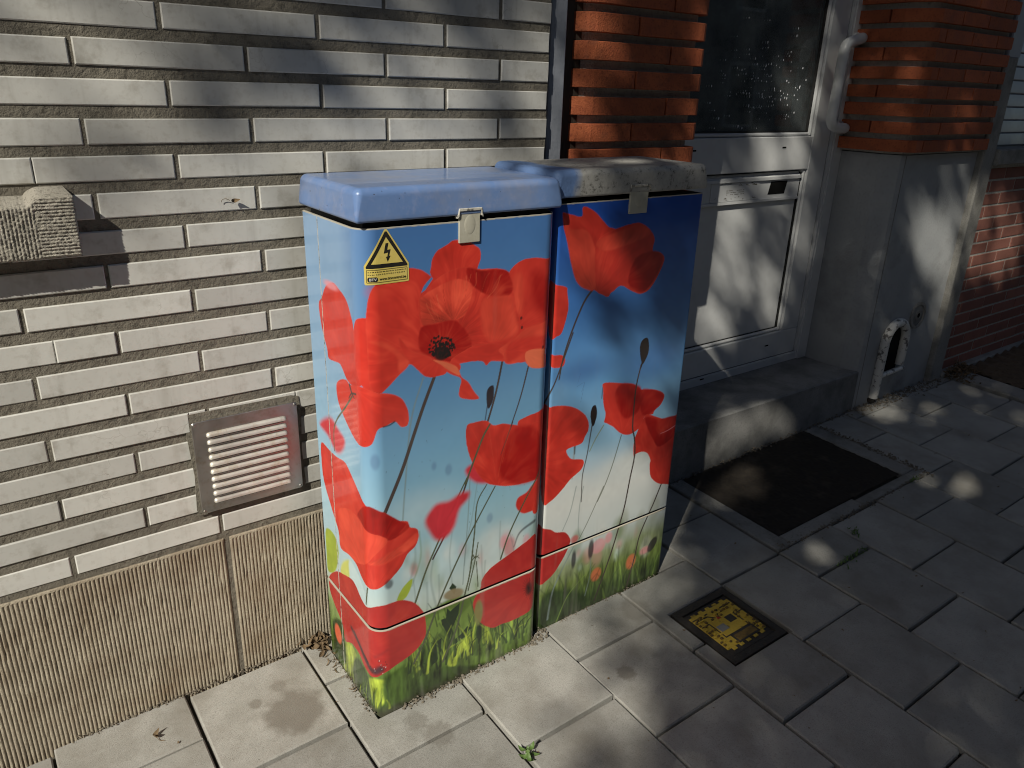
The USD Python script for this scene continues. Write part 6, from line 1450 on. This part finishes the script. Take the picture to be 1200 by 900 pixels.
def hasp(parent, x0, x1, z0, z1, yf):
    h = obj('hasp', front(rrect(x0, x1, z0, z1 - .004, .002), yf - .0045, yf, .0012), 'hasp_metal', parent)
    a = (x0 + x1) / 2
    q = trimesh.creation.icosphere(3, 1.0); q.apply_scale(((x1 - x0) * .27, .0016, (z1 - z0) * .30)); q.apply_translation((a, yf - .0042, z0 + (z1 - z0) * .55)); obj('boss', q, 'hasp_metal', h, smooth=True)
    obj('hasp_tab', front(Polygon([(x0 - .006, z1 - .016), (x0 - .002, z1 + .004), (x1 + .002, z1 + .004), (x1 + .006, z1 - .016), (x1 + .001, z1 - .012), (x1, z1 - .002), (x0, z1 - .002), (x0 - .001, z1 - .012)]), yf - .0085, yf + .004, .001), 'worn_white', h)
for ci, (x0, x1, yb, yf, ra, rc, top, lidx, lidy, seam, soff, lmat, lab) in enumerate([
        (.634, 1.131, -.07, -.343, .04, .036, 1.2025, (.629, 1.1345), (-.349, -.062), (.2522, .2612), 0.0, 'lid_blue', 'street electricity cabinet with clean blue lid and yellow warning sticker, printed with red poppies'),
        (1.146, 1.650, -.07, -.317, .016, .010, 1.2170, (1.1365, 1.654), (-.323, -.062), (.2582, .2672), None, 'lid_grey', 'street cabinet with lichen grey lid, poppy print on dark blue, nearer the white door')]):
    P = Profile(x0, x1, yb, yf, ra, rc)
    if soff is None: soff = (-yf + yb - ra) + ra * PI / 2 - ra                       # so that s counts from the left front corner
    cb = thing('electricity_cabinet', lab, 'electricity cabinet', loc=((x0 + x1) / 2, (yb + yf) / 2, gz((x0 + x1) / 2, yf)))
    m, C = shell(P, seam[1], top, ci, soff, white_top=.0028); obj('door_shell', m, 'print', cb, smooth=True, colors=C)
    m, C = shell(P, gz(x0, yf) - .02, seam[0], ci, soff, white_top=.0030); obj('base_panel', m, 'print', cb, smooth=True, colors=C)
    obj('inner_box', cat([bx(x0 + .02, x1 - .018, yf + .02, yb + .004, -.03, 1.219)]), 'gasket', cb)
    zb, zt = (1.2145, 1.2795) if ci == 0 else (1.2295, 1.2915)
    obj('lid', lid_mesh(*lidx, *lidy, zb, zt), lmat, cb, smooth=50)
    if ci == 0:
        hasp(cb, .8605, .9125, 1.157, 1.2255, yf)
        obj('panel_edge', cat([bx(x0 - .0009, x0 + .001, -.149, -.1472, .262, 1.2), bx(x0 - .0009, x0 + .001, -.151, -.1495, -.02, .25)]), 'worn_white', cb)
        # warning sticker, laid on the rounded front corner
        st = None
        def film(poly, off, m_, name, parent, dx=.004):
            ms = []
            for g in getattr(poly, 'geoms', [poly]):
                a = g.bounds[0]
                while a < g.bounds[2]:
                    q = g.intersection(sbox(a, 0, a + dx, 2)); a += dx
                    for w in getattr(q, 'geoms', [q]):
                        if w.geom_type == 'Polygon' and w.area > 1e-9:
                            v, f = cap(w); X_, Y_ = P.at(v[:, 0], off); ms.append(trimesh.Trimesh(np.c_[X_, Y_, v[:, 1]], f, process=False))
            return obj(name, cat(ms), m_, parent)
        def lettering(t, s, z, h, off, m_, name, parent, bold=False, wmax=None):
            q = meshkit.text_mesh(t, h, .0003, bold); v = np.array(q.vertices)
            if wmax: v[:, 0] *= wmax / v[:, 0].max()
            X_, Y_ = P.at(v[:, 0] + s, off); nn = np.c_[np.interp(v[:, 0] + s, P.s, P.n[:, 0]), np.interp(v[:, 0] + s, P.s, P.n[:, 1])]
            q.vertices = np.c_[X_ + nn[:, 0] * v[:, 2], Y_ + nn[:, 1] * v[:, 2], v[:, 1] + z]; return obj(name, q, m_, parent)
        so, zo = .2680, 1.0915
        pg = lambda pts: Polygon([(so + a / 1000, zo + b / 1000) for a, b in pts])
        st = film(pg([(0, 2), (2, 0), (94.5, 0), (96.5, 2), (96.5, 37), (50, 107), (48, 108.6), (45, 108.6), (43, 107), (0, 38)]), .0006, 'sticker_yellow', 'warning_sticker', cb)
        tri = pg([(4, 33), (3.5, 36), (44.5, 104), (48.5, 104), (93, 35.5), (92.5, 32.5)]).difference(pg([(13.5, 41), (46.5, 93.5), (83, 40.5)]))
        film(tri, .0010, 'sticker_black', 'warning_triangle', st)
        film(pg([(45.5, 81), (51.5, 81), (48.5, 67.5), (56, 68.5), (52.5, 55), (55.5, 55.5), (49, 44), (45.5, 54), (48.5, 54.3), (50.5, 62.5), (41, 61)]), .0010, 'sticker_black', 'bolt_symbol', st)
        bo = pg([(4, 5), (5, 4), (91.5, 4), (92.5, 5), (92.5, 29), (91.5, 30), (5, 30), (4, 29)]); film(bo.difference(bo.buffer(-.0009)), .0010, 'sticker_black', 'text_border', st)
        film(pg([(8, 6), (24, 6), (26.5, 8.5), (26.5, 13), (24, 15.5), (8, 15.5), (6, 13), (6, 8.5)]), .0010, 'sticker_black', 'logo_patch', st)
        lettering('BTV', so + .0088, zo + .0083, .0048, .0012, 'sticker_white', 'logo_letters', st, True, .0152)
        lettering('www.btvcontrol.be', so + .0300, zo + .0085, .0048, .0010, 'sticker_black', 'web_address', st, False, .059)
        rt = random.Random(8); fl = []
        for zr in (24.5, 19.3):
            a = 7.0
            while a < 88:
                w = rt.uniform(2.2, 6.5); fl += [pg([(a + i * 1.15, zr + rt.choice((0, .0)) ), (a + i * 1.15 + .75, zr), (a + i * 1.15 + .75, zr + rt.choice((1.7, 1.7, 2.5))), (a + i * 1.15, zr + 1.7)]) for i in range(int(w / 1.15))]; a += w + 1.2
        from shapely.ops import unary_union
        film(unary_union(fl), .0010, 'sticker_black', 'small_print', st)
    else:
        hasp(cb, 1.373, 1.435, 1.180, 1.2475, yf)

# ------------------------------------------------------------------ loose dirt, dry leaves, weeds
def pebbles(n, place, lo, hi, seed):
    q = random.Random(seed); ms = []
    base = trimesh.creation.icosphere(0, 1.0)
    for _ in range(n):
        x, y, h = place(q); s = q.uniform(lo, hi); v = np.array(base.vertices) * s * np.array([q.uniform(.6, 1.4), q.uniform(.6, 1.4), q.uniform(.4, .9)])
        a = q.uniform(0, 6.3); v[:, :2] = v[:, :2] @ np.array([[math.cos(a), -math.sin(a)], [math.sin(a), math.cos(a)]])
        ms.append(trimesh.Trimesh(v + (x, y, gz(x, y) + h), base.faces, process=False))
    return cat(ms)
def along(pts, w, h):
    L = LineString(pts)
    def f(q):
        p = L.interpolate(q.random() * L.length); return p.x + q.gauss(0, w), p.y + q.gauss(0, w), abs(q.gauss(0, h))
    return f
obj('foot_dirt', cat([pebbles(420, along([(.70, -.347), (1.13, -.349)], .0055, .004), .0012, .0042, 1), pebbles(160, along([(1.10, -.347), (1.17, -.325)], .009, .005), .0015, .005, 2), pebbles(200, along([(1.15, -.321), (1.64, -.321)], .004, .002), .001, .003, 3), pebbles(90, along([(.629, -.33), (.629, -.1)], .004, .003), .001, .0035, 4)]), 'grit', label='crumbs of dark soil along the foot of the two printed cabinets', cat='dirt', kind='stuff')
obj('wall_dirt', cat([pebbles(300, along([(.0, -.004), (.60, -.004)], .004, .003), .001, .0035, 5), pebbles(500, along([(3.30, .03), (4.10, .02)], .022, .006), .0015, .007, 6), pebbles(260, along([(2.09, -.46), (3.05, -.47)], .008, .002), .0015, .005, 7), pebbles(200, along([(3.05, -.47), (3.05, .04)], .012, .003), .0015, .006, 8), pebbles(180, along([(2.0, .045), (3.3, .05)], .007, .004), .0015, .006, 9)]), 'grit', label='dark soil and grit lying along the wall foot and the doorstep', cat='dirt', kind='stuff')
def leaf_mesh(x, y, z, L, W, az, roll, curl, q):
    n = 5; V = []; F = []
    for i in range(n + 1):
        t = i / n; w = W * math.sin(PI * min(1, t * .93 + .05)) ** .8; u = L * (t - .5); h = curl * L * (t - .5) ** 2 * 2
        for s in (-1, 0, 1): V.append((u, s * w / 2, h + abs(s) * w * .22))
    for i in range(n):
        for s in range(2): a = i * 3 + s; F += [(a, a + 3, a + 4), (a, a + 4, a + 1)]
    V = np.array(V); R = trimesh.transformations.euler_matrix(roll, q.uniform(-.6, .6), az)[:3, :3]
    return trimesh.Trimesh(V @ R.T + (x, y, z), F, process=False)
q = random.Random(31); ms = []
for _ in range(70):
    x, y = q.gauss(.612, .016), -abs(q.gauss(.0, .028)) - .006
    ms.append(leaf_mesh(min(x, .63), y, gz(x, y) + .004 + abs(q.gauss(0, .012)), q.uniform(.012, .034), q.uniform(.006, .016), q.uniform(0, 6.3), q.uniform(-.8, .8), q.uniform(-.4, 1.2), q))
for _ in range(14):
    x, y = .616, q.uniform(-.24, -.06); ms.append(leaf_mesh(x + q.gauss(0, .008), y, gz(x, y) + .006, q.uniform(.012, .03), .003, q.uniform(0, 6.3), 0, .6, q))
obj('dry_leaves', cat(ms), 'dry_leaf', label='heap of dry brown leaves and stalks between ribbed plinth and left cabinet', cat='leaves', kind='stuff')
ms = []
for _ in range(420):
    x, y = q.uniform(4.15, 4.46), -abs(q.gauss(0, .06)) + .03; h = max(.006, .07 * math.exp(-((x - 4.25) / .12) ** 2) * math.exp(-((y - .01) / .07) ** 2))
    ms.append(leaf_mesh(x, y, gz(x, y) + .004 + h * q.random(), q.uniform(.010, .03), q.uniform(.006, .014), q.uniform(0, 6.3), q.uniform(-.9, .9), q.uniform(-.4, 1), q))
obj('withered_weeds', cat(ms), 'dry_leaf', label='withered brown weeds growing at the foot of the red brick wall', cat='weeds', kind='stuff')
wl = [leaf_mesh(.509, -.0055, 1.221, .020, .009, .15, 1.3, .9, q), tube(spline([(.501, -.004, 1.222), (.492, -.005, 1.226), (.485, -.004, 1.224), (.483, -.003, 1.219)], 5), .0006, 6)]
obj('stuck_leaf', cat(wl), 'dry_leaf', label='tiny curled dry leaf stuck on the pale brick wall above the vent', cat='leaf')
gl = [leaf_mesh(.172, -.098, gz(.172, -.098) + .006, .022, .011, .9, .5, 1.4, q), leaf_mesh(.178, -.104, gz(.178, -.104) + .005, .016, .008, 2.2, -.5, 1.2, q), tube(spline([(.176, -.108, .003), (.180, -.116, .001), (.188, -.122, .001)], 4), .0007, 6)]
obj('fallen_leaf', cat(gl), 'dry_leaf', label='small dry leaf with stalk lying on the tile below the ribbed plinth', cat='leaf')
ms = []
for _ in range(90):
    x, y = q.uniform(.0, 3.6), q.uniform(-1.4, -.05)
    if (.6 < x < 1.68 and y > -.36) or (2.1 < x < 3.0 and y > -.43): continue
    ms.append(leaf_mesh(x, y, gz(x, y) + .003, q.uniform(.003, .013), q.uniform(.002, .006), q.uniform(0, 6.3), q.uniform(-.4, .4), q.uniform(0, 1), q))
obj('litter_crumbs', cat(ms), 'dry_leaf', label='tiny scattered leaf crumbs and twigs on the paving tiles', cat='litter', kind='stuff')
gw = thing('weed', 'small green weed sprouting from a paving joint at the bottom edge', 'weed', loc=(.868, -.645, gz(.868, -.645)))
for i in range(9):
    a = i * 2.4; rr0 = .006 + .0016 * i
    obj('leaf', leaf_mesh(.868 + rr0 * math.cos(a), -.645 + rr0 * math.sin(a), gz(.868, -.645) + .004 + .0022 * i, .024, .011, a, 0, .8, q), 'green_leaf', gw, smooth=True)
ms = []
for c0, c1, n in (((1.14 * 0 + 2.19, -.63), (2.33, -.62), 40), ((2.38, -.56), (2.41, -.53), 16), ((2.90, -.47), (2.99, -.46), 14)):
    for _ in range(n):
        t = q.random(); x, y = c0[0] + (c1[0] - c0[0]) * t + q.gauss(0, .012), c0[1] + (c1[1] - c0[1]) * t + q.gauss(0, .008)
        ms.append(leaf_mesh(x, y, gz(x, y) + .005, q.uniform(.008, .022), .005, q.uniform(0, 6.3), q.uniform(-.5, .5), .8, q))
obj('joint_moss', cat(ms), 'green_leaf', label='tufts of moss and small weeds in the shaded paving joints', cat='moss', kind='stuff')

# ------------------------------------------------------------------ across the street (never in the frame, but it closes off the sky)
oh = thing('opposite_house', 'row house across the street behind the viewer', 'house', loc=(0, -11.5, -.6))
obj('wall', cat([bx(-26, 26, -13, -11.5, -.8, 9.6), bx(-26, 26, -11.7, -11.5, 9.4, 9.7)]), 'far_wall', oh)
for x in np.arange(-24, 25, 3.2):
    for z in (.6, 3.4, 6.2):
        w = obj('window', bx(x - .6, x + .6, -11.53, -11.49, z, z + 1.6), 'white_pvc', oh); obj('pane', bx(x - .52, x + .52, -11.5, -11.487, z + .08, z + 1.52), 'gasket', w)

# ------------------------------------------------------------------ two unseen street trees towards the sun, crowns shaped to cast the dappled shade
def woody(tr, k0, r0, limbs):
    k = spline(k0, 6); obj('trunk', tube(k, np.linspace(r0, r0 * .6, len(k)), 14), 'bark', tr, smooth=True)
    for e, r1 in limbs:
        k = spline(e, 6); obj('limb', tube(k, np.linspace(r1, .015, len(k)), 8), 'bark', tr, smooth=True)
tr = thing('street_tree', 'unseen leafy street tree close behind the viewer, crown shaped to cast the dappled shade', 'tree', loc=(-2.20, -3.40, -.25))
woody(tr, [(-2.20, -3.40, -.4), (-2.21, -3.40, 1.0), (-2.25, -3.40, 2.6), (-2.36, -3.42, 4.2), (-2.52, -3.57, 5.17)], .14,
      (([(-2.52, -3.57, 5.17), (-2.87, -3.87, 6.17), (-3.07, -4.17, 7.37)], 0.07), ([(-2.42, -3.45, 4.47), (-1.77, -3.67, 5.47), (-1.17, -3.87, 6.47)], 0.05), ([(-2.37, -3.41, 4.27), (-3.17, -3.57, 5.17), (-4.07, -3.67, 5.97)], 0.05), ([(-2.52, -3.57, 5.17), (-2.07, -4.17, 6.27), (-1.57, -4.57, 7.17)], 0.05), ([(-2.52, -3.57, 5.17), (-3.37, -4.37, 6.27), (-4.07, -4.97, 7.07)], 0.05)))
tr2 = thing('street_tree', 'added taller street tree farther behind the viewer, crown shaped for softer shade', 'tree', loc=(-6.9, -3.0, -.30))
woody(tr2, [(-6.9, -2.7, -.4), (-6.9, -2.7, 1.5), (-6.85, -2.72, 3.5), (-6.8, -2.75, 5.3), (-6.7, -2.8, 6.6)], .17,
      (([(-6.7, -2.8, 6.5), (-6.4, -3.1, 7.4), (-6.0, -3.5, 8.2), (-5.4, -3.7, 8.6)], .08), ([(-6.7, -2.8, 6.6), (-6.9, -3.1, 7.6), (-7.0, -3.3, 8.6)], .06)))
def first_hit(Pt):
    """Where the sunlight that meets these points would land: the house fronts, the cabinets or the pavement."""
    d = -SUN; best = np.full(len(Pt), 1e9)
    n = np.array([-SA, -SB, 1.0]); t = -(Pt @ n) / (d @ n); best = np.where(t > 0, np.minimum(best, t), best)
    for y0, xa, xb in ((0.0, -9, 1.45), (.057, 1.45, 1.962), (.35, 1.962, 3.312), (.057, 3.312, 20)):
        t = (y0 - Pt[:, 1]) / d[1]; H = Pt + t[:, None] * d; k = (t > 0) & (H[:, 0] > xa) & (H[:, 0] < xb); best = np.where(k, np.minimum(best, t), best)
    t = (3.312 - Pt[:, 0]) / d[0]; R = Pt + t[:, None] * d; k = (t > 0) & (R[:, 1] > .057) & (R[:, 1] < .35); best = np.where(k, np.minimum(best, t), best)
    for a, b, c, e, h in ((.634, 1.13, -.343, -.07, 1.28), (1.146, 1.65, -.317, -.07, 1.29), (1.962, 3.34, .057, .36, .2645)):
        lo, hi = np.array([a, c, -1]), np.array([b, e, h]); t1, t2 = (lo - Pt) / d, (hi - Pt) / d
        tn, tf = np.minimum(t1, t2).max(1), np.maximum(t1, t2).min(1); k = (tn < tf) & (tn > 0); best = np.where(k, np.minimum(best, tn), best)
    return Pt + best[:, None] * d
"""Where the crowns are thin: (house fronts 'w' in x, z or pavement 'g' in x, y; centre, two half axes of the patch of sun that comes through, remaining leaves)."""
GAPS = [('w', 2.851, 1.201, 0.195, -0.064, -0.102, -0.148, 0.06),
        ('w', 2.798, 0.81, 0.163, 0.023, 0.262, -0.348, 0.06),
        ('w', 2.588, 0.591, 0.153, -0.032, 0.009, -0.214, 0.06),
        ('w', 3.081, 0.898, 0.107, -0.015, 0.029, -0.277, 0.1),
        ('w', 3.312, 1.10, 0.12, 0.0, 0.02, -0.16, 0.3),
        ('w', 3.40, 0.639, 0.08, -0.024, 0.05, -0.241, 0.08),
        ('w', 3.791, 0.828, 0.216, 0.016, 0.239, -0.236, 0.0),
        ('w', 2.609, 0.094, 0.41, -0.048, 0.09, -0.186, 0.0),
        ('g', 2.301, -0.108, 0.203, -0.024, -0.102, -0.112, 0.05),
        ('g', 3.057, -0.527, 0.045, -0.15, -0.124, -0.045, 0.03),
        ('g', 2.233, -0.528, 0.051, -0.033, -0.119, -0.079, 0.0),
        ('g', 1.586, -0.654, 0.026, -0.068, -0.084, -0.039, 0.12),
        ('g', 1.638, -0.761, 0.049, -0.032, -0.038, -0.028, 0.15),
        ('g', 3.584, -0.033, 0.117, -0.226, -0.195, -0.093, 0.08),
        ('w', 4.28, 0.807, 0.557, 0.036, 0.339, -0.298, 0.03),
        ('w', 3.798, 1.238, 0.171, -0.023, -0.016, -0.299, 0.1),
        ('g', 4.092, -0.286, -0.042, -0.211, -0.269, -0.082, 0.1),
        ('g', 1.22, -0.647, 0.058, -0.089, -0.086, -0.056, 0.08),
        ('g', 1.416, -0.926, 0.05, -0.034, -0.071, -0.053, 0.12),
        ('w', 2.98, 1.448, 0.162, -0.006, 0.047, -0.29, 0.05),
        ('g', 1.795, -0.244, 0.05, -0.1, -0.128, -0.085, 0.12),
        ('w', 3.247, 1.528, 0.119, -0.003, 0.038, -0.282, 0.22),
        ('w', 4.011, 0.347, 0.178, -0.037, 0.082, -0.298, 0.08),
        ('w', 3.063, 1.634, 0.087, -0.0, 0.033, -0.184, 0.12),
        ('w', 1.333, 0.174, 0.143, -0.054, 0.02, -0.222, 0.0),
        ('w', 3.968, 0.533, 0.287, -0.038, 0.067, -0.144, 0.12),
        ('w', 1.60, 1.5, 0.09, 0.02, 0.03, -0.30, 0.1),
        ('g', 1.64, -0.60, 0.11, 0.0, 0.0, 0.11, 0.2)]
def fullness(H, far):
    """How dense the foliage is on the way of the sunlight that would land at H."""
    x, y, z = H.T; ground = abs(z - gz(x, y)) < .01; c = lambda t: np.clip(t, 0, 1)
    left = (y > -.01) & (x < 1.45) & ~ground
    band = np.sin(6.6 * x - 14.5 * z) > .15
    streaks = c(c(.42 * (z - 1.25) / .4) + .5 * band * c((z - 1.24) / .3)) * c(.6 + .3 * x) + .06 * c((z - 1.05) / .25)
    n = (x - .951) * .569 - (y + .612) * .823                                # distance to the right of the line where the shade begins
    edge = c((n + .05) / .38) ** 1.3
    edge = np.where(y > -.36, np.maximum(edge, c((x - 1.55) / .3)), edge)
    soft = ground & (y > -1.25) & (x > .6) & (x < 1.9)
    if far: return np.where(left & (z < 2.0), np.where(x > -.6, streaks, 0), np.where(soft, edge * .8, np.where(left, .8, 0.0)))
    D = np.where(ground, np.where(soft, c((edge - .7) / .3) * .9, edge), .34)
    D = np.where(ground & (x > 2.95) & (y > -.62), .5, D)
    D = np.where(left, 0.0, D)
    D = np.where((x > 1.45) & (x < 1.962) & ~ground, .45, D)
    D = np.where((z < .27) & (x > 1.95) & ~ground, .7, D)
    D = np.where((x < 1.14) & (y < -.05) & ~ground, 0.0, D)
    D = np.where((abs(x - 3.312) < .01) & (y > .06) & ~ground, .8, D)
    two = (x > 1.14) & (x < 1.66) & (y < -.05) & ~ground
    D = np.where(two, np.where(z > 1.22, .2, c(.08 + .5 * c((x - 1.24) / .36) * c((z - .8) / .34) + .18 * c((z - 1.08) / .14) - .10 * c((.8 - z) / .35) * c((1.62 - x) / .25))), D)
    for k, px, pz, ax_, az_, bx_, bz_, lo in GAPS:
        dx, dz = x - px, (y if k == 'g' else z) - pz; det = ax_ * bz_ - az_ * bx_
        qd = np.hypot((dx * bz_ - dz * bx_) / det, (dz * ax_ - dx * az_) / det); w = c((1.25 - qd) / .5) * (ground == (k == 'g'))
        D = D * (1 - w) + np.minimum(D, lo) * w
    return np.where(~ground & (z > 1.9), np.maximum(D, c((z - 1.9) / .3)), np.where(x < .3, 0.0, D))
rt = np.random.default_rng(5)
def crown(parent, blobs, far, n0):
    c_ = []
    for c, rad, n in blobs:
        p = rt.normal(size=(n0 * n, 3)); p = p / np.linalg.norm(p, axis=1)[:, None] * rt.random((n0 * n, 1)) ** (1 / 2.4); c_.append(np.array(c) + p * rad)
    c_ = np.vstack(c_); c_ = c_[rt.random(len(c_)) < fullness(first_hit(c_), far)]; nl = len(c_)
    sz = rt.uniform(.032, .062, nl)[:, None]; ax = rt.normal(size=(nl, 3)); ax[:, 2] *= .6; ax /= np.linalg.norm(ax, axis=1)[:, None]
    up_ = np.tile((0, 0, 1.0), (nl, 1)) + .7 * rt.normal(size=(nl, 3)); sd = np.cross(ax, up_); sd /= np.linalg.norm(sd, axis=1)[:, None]; nm = np.cross(sd, ax)
    V = np.stack([c_ - ax * sz, c_ + sd * sz * .62 + nm * sz * .18, c_ + ax * sz * 1.15, c_ - sd * sz * .62 + nm * sz * .18], 1).reshape(-1, 3)
    i = np.arange(nl)[:, None] * 4
    obj('crown', trimesh.Trimesh(V, np.vstack([i + [0, 1, 2], i + [0, 2, 3]]), process=False), 'leaf', parent, kind='stuff')
crown(tr, (((-2.22, -3.92, 6.47), (2.3, 1.6, 1.6), 5), ((-3.57, -3.97, 6.27), (1.6, 1.5, 1.4), 3), ((-0.77, -3.87, 6.17), (1.6, 1.4, 1.4), 3), ((-2.57, -4.37, 7.67), (1.6, 1.4, 1.2), 3), ((-2.27, -3.87, 8.77), (3.2, 1.9, 1.5), 5), ((0.53, -3.97, 7.57), (1.8, 1.6, 1.5), 3)), False, 6000)  # topmost clumps added to cover more sky and deepen the shade
crown(tr2, (((-5.9, -3.9, 7.6), (1.9, 1.5, 1.5), 4), ((-5.0, -4.9, 6.7), (1.7, 1.5, 1.3), 4)), True, 1700)  # added farther crown, placed so that its shade falls softer
